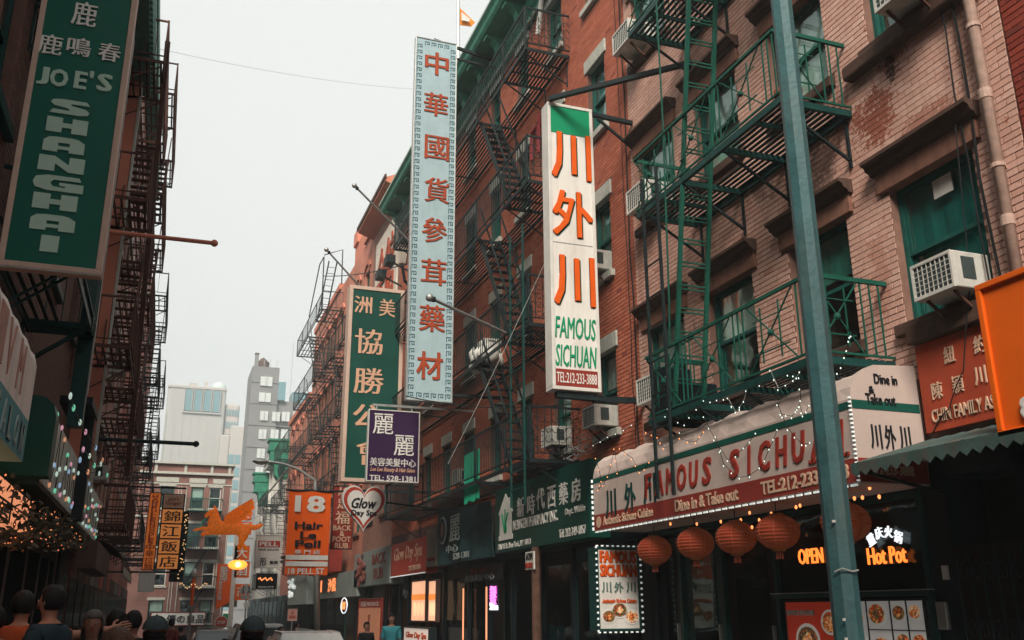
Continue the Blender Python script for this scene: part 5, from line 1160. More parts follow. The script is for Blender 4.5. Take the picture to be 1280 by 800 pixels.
# salon awning sign, green side board and grey fascia with lights
SAL = mat('salon_sign_cloth', (.80, .76, .72), .6, .15, 2, .3, 6, grime=.3, gcol=(.20,.33,.34)); STEAL = mat('salon_sign_teal', (.08, .30, .33), .6, .25, 2, .3, 6)
t = thing('salon_awning', (-1.5, 7, 2.9), 'long pale salon awning sign fading to teal at the left edge of the street', 'awning')
PL = PLt_(-1.25); b = MB(); prof = [(-1.25, 3.32), (-1.25, 3.82), (-1.28, 3.93), (-1.36, 4.0), (-1.5, 4.04), (-1.88, 4.06), (-1.88, 3.32)]; n = 22
for i in range(n+1):
    y = 3.0+6.15*i/n; s_ = .03*abs(math.sin(i*math.pi/2))
    for x, z in prof: b.v.append((x, y, z-(s_ if z > 3.9 else 0)))
for i in range(n):
    for j in range(7): b.f.append([i*7+j, (i+1)*7+j, (i+1)*7+(j+1)%7, i*7+(j+1)%7]); b.m.append(0)
b.f += [list(range(7)), [n*7+j for j in range(7)][::-1]]; b.m += [0, 0]; b.build('canopy', SAL, t, fix=True)
MB().box(-1.88, 3.0, 2.96, -1.25, 9.15, 3.318).build('teal_band', STEAL, t)
BRL = mat('brown_faded_letter', (.46, .27, .21), .6, .4, 8)
for ch, y in zip('OIVM', (6.9, 7.25, 7.7, 8.3)): text(ch, PL, y, 3.62, .30, .42, BRL, t, w=.006, name='letter', bold=.01)
for ch, y in zip('SALON', (7.5, 7.85, 8.18, 8.52, 8.85)): text(ch, PL, y, 3.13, .20, .26, mat('pale_teal_letter', (.30,.42,.42)), t, w=.008, name='letter', bold=.02)
t = thing('green_side_board', (-1.5, 10.5, 2.9), 'dark green rounded end board between the salon awning and grey slatted fascia', 'board')
b = MB(); pr = [(-1.88, 3.0), (-1.17, 3.0), (-1.17, 3.6), (-1.2, 3.72), (-1.28, 3.79), (-1.36, 3.81), (-1.88, 3.8)]; b.prism([(x, 10.35, z) for x, z in pr], (0, .3, 0)); b.build('panel', DGREEN, t, fix=True)
t = thing('slatted_fascia', (-1.3, 15, 3), 'long grey slatted fascia hung with coloured fairy lights on the left pavement', 'fascia')
SLAT = mat('grey_slat', (.58, .63, .57), .6, .3, 4, .2, 30)
b = MB().box(-1.88, 10.66, 2.95, -1.29, 19.9, 3.0).box(-1.3, 10.66, 3.0, -1.285, 19.9, 3.72); fp = b.build('panel', DTEAL, t)
for i in range(58): piece('slat', fp, (-1.272, 10.75+i*.158, 3.36), (.02, .12, .76), SLAT)
b = MB(); b.box(-1.26, 14.3, 2.9, -1.12, 14.5, 4.4).box(-1.5, 13.4, 4.35, -1.1, 14.6, 4.45); b.build('black_post', BLACKP, t)
cols_ = [(.25,.9,.6), (.7,.9,.8), (.95,.45,.25), (.4,.6,.85), (.9,.45,.6), (.7,.95,.8)]
BM = [mat('fairy_bulb_%s' % n_, c, emit=.4, ecol=c, bump=0) for n_, c in zip(('green', 'white', 'orange', 'blue', 'pink', 'pale'), cols_)]
t = thing('fairy_lights', (-1.22, 15, 3), 'coloured fairy lights strung over the grey slatted fascia on the left', 'string lights', 'strings of lights')
rg = random.Random(12); b = MB(); wr = MB()
for s_ in range(7):
    y = 11.0+s_*1.25; pts = []
    for k in range(9): pts.append((-1.235+rg.uniform(-.01,.01), y+k*.14+rg.uniform(-.03,.03), 3.74-abs(math.sin(k*.8+s_))*.72)); b.ball(pts[-1], (.016, .026, .034), 6, 4); 
    b.m[-1] = 0
    wr.tube(pts, .004, 4)
for i in range(len(b.m)): b.m[i] = (i//(24)) % 6
b.build('bulb', BM, t, kind='stuff'); wr.build('wire', WIRE, t)
t = thing('fairy_lights', (-1.1, 14, 4), 'loop of fairy lights climbing the black post above the slatted fascia', 'string lights', 'strings of lights')
b = MB(); wr = MB(); pts = [tuple(fx(px, py, -1.05)) for px, py in ((88, 495), (92, 510), (100, 528), (107, 540), (120, 560), (128, 575), (126, 580), (118, 582), (112, 570), (104, 562), (100, 575), (110, 590), (124, 592), (134, 594))]
for p in pts: b.ball(p, (.018, .03, .04), 6, 4)
for i in range(len(b.m)): b.m[i] = (i//24*5+1) % 6
b.build('bulb', BM, t, kind='stuff'); wr.tube(pts, .006, 4).build('wire', WIRE, t)
# lit ceiling lamp panel and leafy lights beneath
LAMP = mat('warm_lamp_panel', (.8, .4, .25), emit=.62, ecol=(1, .36, .17), bump=0)
t = thing('glowing_lamp', (-1.5, 7, 2.6), 'warm orange glowing light panel under the salon awning', 'lamp')
b = MB(); c0 = fx(0, 618, -1.3); MB().box(-1.75, 6.2, 2.45, -1.3, 10.4, 2.75).build('diffuser', LAMP, t); b = MB()
for y in (7.2, 8.2, 9.2): b.box(-1.76, y, 2.44, -1.29, y+.04, 2.76)
b.box(-1.29, 6.2, 2.58, -1.285, 10.4, 2.60); b.build('lamp_frame', BLACKP, t)
t = thing('leaf_garland', (-1.2, 11, 2.4), 'garland of dark leaves with small orange lights under the slatted fascia', 'garland')
b = MB(); bl = MB(); rg = random.Random(6)
for i in range(900):
    y = 7.0+8.5*rg.random()**1.1; x = -1.25+rg.uniform(-.3, .22); z = 2.42+rg.uniform(-.28, .2)*(1-(y-7)/14)+.02*(y-7)+ (.1 if y > 11 else 0)
    d = Vector((rg.uniform(-1,1), rg.uniform(-1,1), rg.uniform(-1,1))).normalized()*.045; e = d.orthogonal().normalized()*.02
    k = len(b.v); p = Vector((x,y,z)); b.v += [tuple(p-d), tuple(p+e), tuple(p+d), tuple(p-e)]; b.f.append([k,k+1,k+2,k+3]); b.m.append(0)
    if i % 7 == 0: bl.ball((x, y, z), .008, 5, 3)
b.build('leaf', mat('brown_green_leaf', (.06, .05, .03), .6, .6, 20), t, kind='stuff'); bl.build('light', mat('dim_warm_bulb', (.8, .3, .15), emit=1.1, ecol=(1, .28, .1), bump=0), t, kind='stuff')

# L2: pale brick with rusty fire escapes
BR_2 = tex_brick_mat('pale_pink_brick', (.46, .27, .22), (.38, .21, .17), (.32, .2, .17))
L2 = thing('pale_brick_tenement', (-1.9, 28, 0), 'pale brick tenement on the left stacked with rusty fire escapes', 'building')
c2 = [(20.6+2.0*i, 21.5+2.0*i) for i in range(7)]; r2_ = [(4.7, 6.4), (7.8, 9.5), (10.9, 12.6), (14, 15.5)]
o2 = [(a, b, c, d) for a, b in c2 for c, d in r2_]; wall(L2, -1.9, -1, 19.82, 35, -.4, 16.6, o2, BR_2)
for k, (a, b, c, d) in enumerate(o2): window(L2, -1.9, -1, (a+b)/2, c, b-a, d-c, 'flat', SASHG, CURT if k % 3 == 0 else None, lintm=WSTONE, sill=WSTONE)
MB().box(-2.4, 19.8, 16.6, -1.5, 35.1, 17.0).build('cornice', COR, L2)
fire_escape('rusty brown fire escape stacked up the pale brick tenement, nearest one', -1.9, -.95, 17.6, 22.6, [12.2, 9.2, 6.3], (19.2, 21.2), BROWNIRON, nsl=7, baluster_sp=.16)
fire_escape('rusty brown fire escape further along the pale brick tenement', -1.9, -.95, 24.2, 30.4, [15.2, 12.2, 9.2, 6.2, 3.7], (26.2, 28.4), BROWNIRON, nsl=7, baluster_sp=.2)
b = MB().bar((-.95, 18.0, 12.9), (-.95, 22.4, 4.6), .10, .16); tag(b.build('stair_stringer', BROWNIRON), 'long rusty diagonal stringer hanging along the left fire escapes', 'beam')
BR_3 = tex_brick_mat('left_red_brick', (.42, .15, .10), (.34, .12, .08), (.3, .17, .13))
L3 = thing('left_red_tenement', (-1.9, 45, 0), 'narrow sliver of orange red brick tenement beyond the rusty fire escapes', 'building')
c3 = [(36+2.4*i, 36.9+2.4*i) for i in range(10)]; o3 = [(a, b, c, c+1.7) for a, b in c3 for c in (4.4, 7.6, 10.8, 13.9)]
wall(L3, -1.9, -1, 35.02, 62, -1, 17.6, o3, BR_3)
for k, (a, b, c, d) in enumerate(o3): window(L3, -1.9, -1, (a+b)/2, c, .9, 1.7, 'flat', SASHG, None, lintm=WSTONE, sill=WSTONE)
fire_escape('black fire escape beside the noodle sign on the left red tenement', -1.9, -.9, 37, 44, [13.5, 10.4, 7.2, 4.2], (39, 41.4), BLACKP, nsl=5, baluster_sp=.3)
fire_escape('farthest black fire escape on the left red tenement before the street end', -1.9, -.9, 50, 58, [13.2, 10.2, 7.2, 4.2], (52, 55), BLACKP, nsl=5, baluster_sp=.3)
for par, y0, y1 in ((L2, 19.82, 35), (L3, 35.02, 62)):
    n = int((y1-y0)/2.1)
    for i in range(n):
        a = y0+(y1-y0)*i/n; c = y0+(y1-y0)*(i+1)/n; q = MB().box(-1.885, a+.1, gz(a), -1.83, c-.1, 2.9).build('shopfront_panel', (DARK, DARKW, DTEAL, MAROON, BROWNIRON)[(i*3) % 5], par); MB().box(-1.829, a+.25, .6, -1.81, c-.25, 2.4).build('glazing', SHOPG, q)
# flagpole-like rods on the left
for k, (a, c, r) in enumerate((((196, 297), (268, 304), .05), ((190, 552), (245, 555), .06))):
    Y = (16, 24)[k]; p, q = fy(*a, Y), fy(*c, Y); p.x = -1.9; tag(MB().tube([p, q], r*.8, 8).ball(q, r*1.3, 8, 6).build('flagpole', (OSTUC, BLACKP)[k]), ('orange red horizontal flagpole reaching over the street from the upper left', 'dark horizontal flagpole with a ball tip over the left pavement')[k], 'flagpole')
for k, (y, z) in enumerate(((21.0, 11.0), (27.4, 8.0), (21.2, 7.9), (25.3, 4.8))):
    air_con((-1.85, y, z), -1, ('air conditioner high up behind the rusty fire escape on the left', 'air conditioner beside the rusty stringer on the left', 'pale air conditioner under the rusty middle platform', 'air conditioner low on the pale brick tenement')[k])
# left shop canopies further on
LAW = mat('dark_red_canopy_cloth', (.05, .025, .022), .75, .3, 4, .4, 10); 
t = thing('shop_canopy', (-1.3, 23, 2.5), 'dark domed shop canopy with scalloped white edge below the rusty fire escapes', 'canopy')
b = MB(); n = 14
for i in range(n+1):
    a = math.pi/2*i/n
    for j in range(9): b.v.append((-1.88+1.15*math.sin(a), 20.5+j*.7, 2.55+.62*math.cos(a)))
for i in range(n):
    for j in range(8): k = i*9+j; b.f.append([k, k+9, k+10, k+1]); b.m.append(0)
b.build('cloth', LAW, t)
b = MB()
for j in range(22): y = 20.5+j*.255; b.prism([(-.73, y, 2.55), (-.73, y, 2.42), (-.73, y+.127, 2.36), (-.73, y+.255, 2.42), (-.73, y+.255, 2.55)], (.012, 0, 0))
b.build('valance', WSTONE, t, fix=True)
t = sign('low_fascia_sign', 'brown slanted fascia panel at the far end of the left slatted fascia', PLt_(-1.0), 16.4, 2.35, 20.3, 2.78, BRONZE, None, thick=.3)
u0, v0, u1, v1 = R2(PY_(30), (174, 716), (192, 740), Y=30); t = sign('white_notice_board', 'small white notice board beneath the orange noodle sign', PY_(30), u0, v0, u1, v1, WFRAME, None, thick=.1)

# ================================================================ hanging signs over the street
def px_sign(name, label, Y, a, c, face, fr, ft=.06, th=.2, **k):
    P = PY_(Y); u0, v0, u1, v1 = R2(P, a, c, Y=Y); return sign(name, label, P, u0, v0, u1, v1, face, fr, ft, th, .02, **k), P, u0, v0, u1, v1
def chars(P, Y, L, m_, t, bold=.03, w=.02):
    for ch, px, wd, ht in L: c = fy(*px, Y); text(ch, P, c.x, c.z, wd, ht, m_, t, w=w, bold=bold, name='character')
# pale blue sign
Y = 20; P = PY_(Y); zt, zb = fy(545, 50, Y).z, fy(536, 502, Y).z
t = sign('tall_blue_sign', 'tall pale blue sign with eight rust red Chinese characters and a key pattern border', P, 4.73, zb, 5.82, zt, BLUES, GREYM, .03, .14, .02)
chars(P, Y, [(c, p, .62, .66) for c, p in zip('中華國貨參茸藥材', ((546, 80), (545, 131), (546, 185), (546, 238), (543, 288), (542, 340), (540, 398), (537, 457)))], RUSTL, t, .045)
b = MB()
def key(u, v, s, vert):
    seg = [((0,0),(0,.8)), ((0,.8),(.8,.8)), ((.8,.8),(.8,.25)), ((.8,.25),(.4,.25)), ((.4,.25),(.4,.55))]
    for (a, c) in seg:
        x0, x1 = sorted((a[0], c[0])); y0, y1 = sorted((a[1], c[1])); x0, x1, y0, y1 = x0-.06, x1+.06, y0-.06, y1+.06
        slab(P, u+x0*s, v+y0*s, u+x1*s, v+y1*s, .001, .007, b)
n = int((zt-zb-.2)/.17)
for i in range(n):
    for u in (4.79, 5.66): key(u, zb+.08+i*.17, .13, 1)
for i in range(4): key(4.98+i*.17, zb+.08, .13, 0); key(4.98+i*.17, zt-.21, .13, 0)
b.build('key_pattern', BLUEK, t)
MB().bar((5.2, Y+.05, zt+.02), (6.98, Y+.05, zt-.25), .07).bar((5.82, Y+.05, zt-.4), (6.98, Y+.05, zt-.45), .05).bar((5.82, Y+.05, zb+.2), (6.98, Y+.05, zb+.2), .06).build('bracket', BLACKP, t)
# flag behind the blue sign
t = thing('flagpole', (5.7, 24, 16), 'pale flagpole with an orange and white flag above the blue sign', 'flagpole')
p, q = fy(573, 120, 23.5), fy(573, -40, 23.5); MB().tube([p, q], .05, 8).build('pole', GREYM, t)
b = MB(); a = [fy(575, 10, 23.5), fy(594, 28, 23.5), fy(589, 33, 23.5), fy(575, 31, 23.5)]; b.prism(a, (0, .02, 0)); fl = b.build('flag', mat('orange_flag', (.75, .25, .03), .7, .2), t, fix=True)
b = MB(); a = [fy(577, 15, 23.4), fy(588, 24, 23.4), fy(586, 27, 23.4), fy(577, 25, 23.4)]; b.prism(a, (0, .02, 0)); b.build('flag_patch', WFRAME, t, fix=True)
# big green association sign
Y = 27; P = PY_(Y); u0, u1 = fy(433, 450, Y).x, fy(503, 450, Y).x; zt, zb = fy(465, 359, Y).z, fy(460, 603, Y).z
t = sign('tall_green_sign', 'wide green sign with tan characters in a tan frame, behind the purple sign', P, u0, zb, u1, zt, DGREEN, TANF, .11, .45, .03)
chars(P, Y, [('洲', (454, 381), .55, .55), ('美', (484, 385), .50, .58), ('協', (461, 427), .85, .80), ('勝', (461, 476), .90, .82), ('公', (459, 520), .85, .70), ('會', (465, 565), .95, .80)], TANL, t, .05)
MB().bar((u1, Y+.2, zt-.3), (6.98, Y+.2, zt-.3), .09).bar((u1, Y+.2, zb+.3), (6.98, Y+.2, zb+.3), .09).build('bracket', BLACKP, t)
# purple salon sign
Y = 22; (t, P, u0, v0, u1, v1) = px_sign('purple_salon_sign', 'purple salon sign with two large white characters and telephone 528-1381', Y, (461, 511), (523, 604), PURPLE, WFRAME, .025, .14)
chars(P, Y, [('麗', (479, 530), .5, .5), ('麗', (505, 557), .5, .5)], SIGNW, t, .04)
uc = (u0+u1)/2; text('美容美髮中心', P, uc, fy(490, 578, Y).z, (u1-u0)*.88, .20, SIGNW, t, bold=.03); text('Lee Lee Beauty & Hair Salon', P, uc, fy(490, 588, Y).z, (u1-u0)*.85, .13, TANL, t, shear=.3); text('TEL: 528-1381', P, uc, fy(490, 598, Y).z, (u1-u0)*.88, .13, SIGNW, t, bold=.015)
MB().bar((u0+.1, Y+.05, v1+.12), (6.98, Y+.05, v1+.12), .05).bar((u0+.2, Y+.05, v1), (u0+.2, Y+.05, v1+.14), .03).bar((u1-.2, Y+.05, v1), (u1-.2, Y+.05, v1+.14), .03).build('bracket', GREYM, t)
# heart sign
Y = 23; P = PY_(Y); t = thing('heart_sign', fy(455, 664, Y), 'heart shaped white and red sign reading Glow Day Spa', 'sign')
def heart(sc, w0, th, m_, nm):
    c = fy(455, 634, Y); b = MB(); L = []
    for i in range(40): a = 2*math.pi*i/40; L.append((16*math.sin(a)**3, 13*math.cos(a)-5*math.cos(2*a)-2*math.cos(3*a)-math.cos(4*a)))
    b.prism([P.p(c.x+x*.033*sc, c.z+(y+1)*.0375*sc+.02, w0) for x, y in L], P.n*th); return b.build(nm, m_, t, fix=True)
heart(1.04, -.14, .14, WFRAME, 'rim'); heart(.96, .001, .008, REDP, 'red_heart'); heart(.80, .009, .008, WHITE, 'white_heart')
c = fy(455, 629, Y); text('Glow', P, c.x, c.z, .62, .26, BLACKL, t, shear=.35, w=.03); c = fy(455, 642, Y); text('Day Spa', P, c.x, c.z, .64, .17, BLACKL, t, w=.03)
MB().bar((fy(480, 640, Y).x, Y+.07, c.z+.3), (6.98, Y+.07, c.z+.1), .04).build('bracket', BLACKP, t)
# back & foot rub
Y = 26; (t, P, u0, v0, u1, v1) = px_sign('foot_rub_sign', 'narrow maroon sign reading BACK & FOOT RUB behind the heart sign', Y, (417, 607), (440, 687), MAROON, BRONZE, .02, .1); uc = (u0+u1)/2; W = (u1-u0)*.84
text('16', P, uc, fy(428, 612, Y).z, W*.5, .13, CREAML, t, bold=.03); text('PELL', P, uc, fy(428, 618, Y).z, W*.6, .09, CREAML, t)
chars(P, Y, [('足', (428, 630), W*.6, .28), ('福', (428, 647), W*.8, .36)], CREAML, t, .04)
for s_, py in (('BACK', 660), ('&', 667), ('FOOT', 674), ('RUB', 682)): text(s_, P, uc, fy(428, py, Y).z, W if len(s_) > 3 else W*(.75 if len(s_) > 1 else .25), .145, CREAML, t, bold=.02)
MB().bar((u1, Y+.05, v1-.1), (6.98, Y+.05, v1-.1), .05).build('bracket', BLACKP, t)
# 18 Hair Le Pell banner
Y = 25; P = PY_(Y); u0, v0, u1, v1 = R2(P, (362, 613), (409, 719), Y=Y); t = thing('hair_salon_banner', P.p((u0+u1)/2, v0), 'orange fabric banner reading 18 Hair Le Pell hung from a rod', 'banner')
BAN = mat('orange_banner_cloth', (.82, .12, .012), .75, .1, 2, .4, 6)
b = MB(); n = 10
for i in range(n+1):
    for j in range(13): b.v.append(tuple(P.p(u0+(u1-u0)*i/n, v0+(v1-v0)*j/12, .02*math.sin(i*.9+j*.25))))
for i in range(n):
    for j in range(12): k = i*13+j; b.f.append([k, k+13, k+14, k+1]); b.m.append(0)
o = b.build('cloth', BAN, t); q = o.modifiers.new('solid', 'SOLIDIFY'); q.thickness = .012; q.offset = -1
MB().tube([P.p(u0-.1, v1+.01), P.p(u1+.2, v1+.01)], .025, 6).bar(P.p(u1, v1+.02), P.p(6.98, v1+.1), .04).build('rod', BLACKP, t)
P = PY_(Y-.026); uc = (u0+u1)/2; W = u1-u0
text('18', P, uc, fy(386, 630, Y).z, W*.72, .44, WHITE, t, bold=.03, w=.008)
for s_, py, wf in (('Hair', 657, .66), ('Le', 669, .38), ('Pell', 680, .60)): 
    text(s_, P, uc, fy(386, py, Y).z, W*wf, .19, BLACKL, t, bold=.03, w=.010)
text('專 門 店', P, uc, fy(386, 690, Y).z, W*.6, .11, WHITE, t, w=.008); slab(P, u0+.01, fy(386, 700, Y).z, u1-.01, fy(386, 694, Y).z, .001, .006).build('white_stripe', WHITE, t); slab(P, u0+.01, fy(386, 708, Y).z, u1-.01, fy(386, 702, Y).z, .001, .006).build('white_stripe', WHITE, t)
text('18 PELL ST', P, uc, fy(385, 714, Y).z, W*.84, .15, WHITE, t, w=.008, bold=.02)
# PELL hair salon lightbox
Y = 36; (t, P, u0, v0, u1, v1) = px_sign('pell_salon_sign', 'white PELL lightbox sign left of the orange 18 banner', Y, (321, 668), (350, 710), WHITE, WFRAME, .03, .2); uc = (u0+u1)/2; W = u1-u0
slab(P, uc-W*.42, fy(335, 684, Y).z, uc+W*.44, fy(335, 676, Y).z, .001, .01).build('red_block', REDP, t); text('PELL', P, uc, fy(335, 680, Y).z, W*.74, .17, WHITE, t, bold=.03); text('HAIR SALON', P, uc, fy(335, 687, Y).z, W*.8, .07, BLACKL, t)
chars(P, Y, [('形', (329, 702), .24, .3)], BLACKL, t, .03); text('髮廊', P, uc+.22, fy(340, 703, Y).z, .3, .13, BLACKL, t)
# smaller signs near the end of the street
Y = 40; (t, P, u0, v0, u1, v1) = px_sign('black_script_sign', 'black sign with red and orange squiggle below the PELL lightbox', Y, (320, 716), (346, 737), BLACKL, GREYM, .02, .15); b = MB(); b.tube([P.p(u0+.1+i*.07, (v0+v1)/2+.08+.06*math.sin(i*2.1), .03) for i in range(9)], .03, 5); b.build('squiggle', OGL, t); text('BEAUTY', P, (u0+u1)/2, v0+.1, .6, .06, SIGNW, t)
Y = 34; (t, P, u0, v0, u1, v1) = px_sign('pink_notice_sign', 'small pink no parking sign on a pole under the orange 18 banner', Y, (360, 761), (371, 776), mat('pink_sign_face', (.7,.38,.30), .5, .1), WFRAME, .01, .02); text('NO\nPARKING', P, (u0+u1)/2, (v0+v1)/2, (u1-u0)*.7, (v1-v0)*.6, REDP, t); MB().tube([P.p((u0+u1)/2, v1, -.05), P.p((u0+u1)/2, gz(Y), -.05)], .025, 6).build('pole', GREYM, t)
P = PR_(6.3); t = sign('grey_mural_sign', 'grey box sign with pale bulbs below the black script sign', P, -52, 2.0, -45.2, 3.5, GRP, None, thick=.6)
b = MB(); rg = random.Random(3)
for k in range(14): b.ball(P.p(-51.5+rg.uniform(0,2.4), 2.4+rg.uniform(0,.9), .05), .1, 6, 4)
b.build('bulb', LEDW, t, kind='stuff')
t = sign('maroon_fascia', 'maroon fascia with pale letters right under the orange 18 banner', PR_(6.2), -44.0, 3.2, -38.5, 4.3, MAROON, None, thick=.5); text('SALON', PR_(6.2), -41, 3.75, 3.2, .5, CREAML, t)
# orange stack sign and red banner at the corner
Y = 55; P = PY_(Y); t = thing('stacked_orange_sign', fy(300, 755, Y), 'column of orange square signs with white characters behind the winged horse', 'sign')
for i, (ch, y0, y1) in enumerate((('天', 634, 650), ('天', 652, 668), ('大', 682, 700), ('酒', 702, 722), ('市', 730, 750))):
    u0, v0, u1, v1 = R2(P, (297 if i < 2 else 294, y0), (314 if i < 2 else 311, y1), Y=Y); pn = slab(P, u0, v0, u1, v1, -.3, 0).build('panel', ORANGE, t); text(ch, P, (u0+u1)/2, (v0+v1)/2, (u1-u0)*.75, (v1-v0)*.8, WHITE, pn, w=.03, bold=.03, name='character')
b = MB(); p, q = fy(294, 700, Y), fy(292, 790, Y); b.box(p.x-.12, Y, gz(Y), p.x+.12, Y+.2, p.z+2.2); b.build('post', WFRAME, t)
Y = 60; P = PY_(Y); t = thing('red_street_banner', fy(284, 760, Y), 'slanting orange red banner with white characters at the far corner', 'banner')
a = [fy(272, 705, Y), fy(292, 705, Y), fy(288, 752, Y), fy(270, 762, Y)]; MB().prism(a, (0, .03, 0)).build('cloth', BAN, t, fix=True)
chars(P, Y, [('華', (280, 713), .5, .5), ('埠', (279, 722), .5, .5)], WHITE, t, .03, .03); text('歡\n迎\n光\n臨', P, fy(275, 738, Y).x, fy(275, 738, Y).z, .22, 1.1, WHITE, t, w=.03)
Y = 50; P = PY_(Y); t = thing('round_street_lamp', fy(298, 708, Y), 'glowing orange wreath lamp in front of the stacked orange sign', 'lamp')
c = fy(297, 706, Y); b = MB()
for k in range(14): a = k*.45; b.ball((c.x+.36*math.cos(a), Y, c.z+.13*math.sin(a)), .12, 7, 5)
b.build('glow_wreath', mat('orange_glow', (.9,.4,.08), emit=1.7, ecol=(1, .30, .04), bump=0), t); MB().ball(c-Vector((0,.3,0)), .14, 8, 6).build('bulb', mat('yellow_glow', (1,.8,.4), emit=3, ecol=(1,.7,.25), bump=0), t)
Y = 62; (t, P, u0, v0, u1, v1) = px_sign('grey_corner_sign', 'grey corner sign with red symbols below the slanting banner', Y, (278, 737), (296, 759), mat('dark_grey_panel', (.12,.14,.13)), GREYM, .05, .1); text('酒店', P, (u0+u1)/2, (v0+v1)/2, (u1-u0)*.7, (v1-v0)*.5, REDL, t, w=.04, bold=.03)
Y = 48; P = PY_(Y); t = thing('school_crossing_sign', fy(308, 752, Y), 'grey five sided crossing sign with two walking figures on a pole', 'road sign')
a = [fy(x, y, Y) for x, y in ((300, 742), (300, 737), (308, 729), (315, 737), (315, 742))]; MB().prism(a, (0, .03, 0)).build('panel', GREYM, t, fix=True)
b = MB()
for dx in (-.13, .13):
    c = fy(307.5, 738, Y); b.ball((c.x+dx, Y-.03, c.z+.16), .045, 6, 4).bar((c.x+dx, Y-.03, c.z+.12), (c.x+dx, Y-.03, c.z-.02), .07, .02).bar((c.x+dx, Y-.03, c.z), (c.x+dx-.07, Y-.03, c.z-.2), .04, .02).bar((c.x+dx, Y-.03, c.z), (c.x+dx+.07, Y-.03, c.z-.2), .04, .02)
b.build('walking_figures', BLACKL, t); a = R2(P, (301, 744), (314, 749), Y=Y); slab(P, *a, 0, .03).build('lower_plate', GREYM, t); c = fy(308, 750, Y); MB().tube([(c.x, Y+.05, c.z+.6), (c.x, Y+.05, gz(Y))], .035, 6).build('pole', GREYM, t); a = R2(P, (305, 753), (312, 759), Y=Y); slab(P, *a, 0, .03).build('small_plate', WFRAME, t)
Y = 64; P = PY_(Y); c = fy(276.5, 778, Y); t = thing('stop_sign', c, 'red octagonal stop sign at the end of the street', 'road sign')
MB().prism([(c.x+.42*math.cos(math.pi*(i+.5)/4), Y, c.z+.42*math.sin(math.pi*(i+.5)/4)) for i in range(8)], (0, .03, 0)).build('white_rim', WFRAME, t, fix=True); MB().prism([(c.x+.38*math.cos(math.pi*(i+.5)/4), Y-.01, c.z+.38*math.sin(math.pi*(i+.5)/4)) for i in range(8)], (0, .01, 0)).build('red_face', REDP, t, fix=True); text('STOP', P, c.x, c.z, .5, .2, WHITE, t, w=.03, bold=.02); MB().tube([(c.x, Y+.06, c.z+1.0), (c.x, Y+.06, gz(Y))], .04, 6).build('pole', GREYM, t)
Y = 66; (t, P, u0, v0, u1, v1) = px_sign('green_street_sign', 'green panel sign right beside the red stop sign', Y, (279, 767), (288, 778), GREENL, None, .05, .1)
# pavement lamp with festoon, street lamps
Y = 50; c = fy(243, 716, Y); t = thing('festoon_pole', (c.x, Y, gz(Y)), 'slim pole with orange wrapped shaft and a bow of small lights', 'lamppost')
MB().lathe((c.x, Y, gz(Y)), [(.14, 0), (.08, .6), (.06, 1.0), (.05, c.z-gz(Y)-.3)], 8).build('pole', GREYM, t); z0 = fy(240, 757, Y).z; MB().lathe((c.x, Y, z0), [(.08, 0), (.08, 1.3)], 8).build('orange_wrap', BAN, t); MB().ball((c.x, Y, c.z), (.12, .12, .2), 8, 6).build('finial', WFRAME, t)
b = MB(); 
for i in range(15): f = i/14-.5; b.ball((c.x+f*1.25, Y-.05, c.z-.62+.12*math.cos(f*14)), .035, 5, 4)
b.build('bulb', mat('small_warm_bulb', (.9,.7,.4), emit=.7, ecol=(1,.6,.25), bump=0), t, kind='stuff')
Y = 30; t = thing('curved_street_lamp', (4.35, Y, .0), 'grey curved-arm street lamp reaching over the street behind the orange 18 banner', 'street lamp')
pts = [fy(*p, Y) for p in ((396, 790), (396, 700), (394, 605), (394, 600), (372, 586), (355, 580), (340, 577.5), (330, 577))]; MB().tube(pts, [.10, .08, .06, .05, .045, .04, .04, .04], 8).build('arm', GREYM, t, smooth=True)
c = fy(326, 577, Y); MB().ball(c, (.26, .14, .07), 12, 6).build('lamp_head', GREYM, t, smooth=True); MB().ball(c-Vector((0, 0, .04)), (.18, .1, .06), 12, 6).build('lens', WFRAME, t, smooth=True)
t = thing('diagonal_strut', (7, 60, 8), 'long pale diagonal pole leaning across the front of the white facade', 'pole'); p, q = fx(322, 632, 6.2), fx(362, 584, 6.6); MB().tube([p, q], .07, 6).build('pole', WSTONE, t)
# flagpoles on the right
for lab, a, c, X, r in (('silver flagpole with ball tip leaning out beside the blue sign', (443, 232), (515, 305), 4.9, .05), ('silver flagpole leaning out above the big green sign', (408, 312), (465, 375), 4.9, .05), ('silver flagpole crossing the bottom half of the blue sign to the white sign', (537, 372), (673, 436), 7.0, .05)):
    Ya = {443: 24.0, 408: 27.6, 537: 15.5}[a[0]]; p = fy(*a, Ya); q = fx(*c, 5.9 if X < 6 else 6.98)
    if X < 6: q = fy(*c, Ya+1.0); q = p+(q-p)*((6.98-p.x)/(q.x-p.x))
    t = thing('flagpole', q, lab, 'flagpole', 'flagpoles leaning from the right buildings'); MB().tube([p, q], [.028, .04], 8).build('pole', GREYM, t); MB().ball(p, .075, 10, 7).build('ball_tip', GREYM, t, smooth=True); MB().lathe(p.lerp(q, .03), [(.045, -.04), (.045, .04)], 8).build('collar', BLACKP, t)
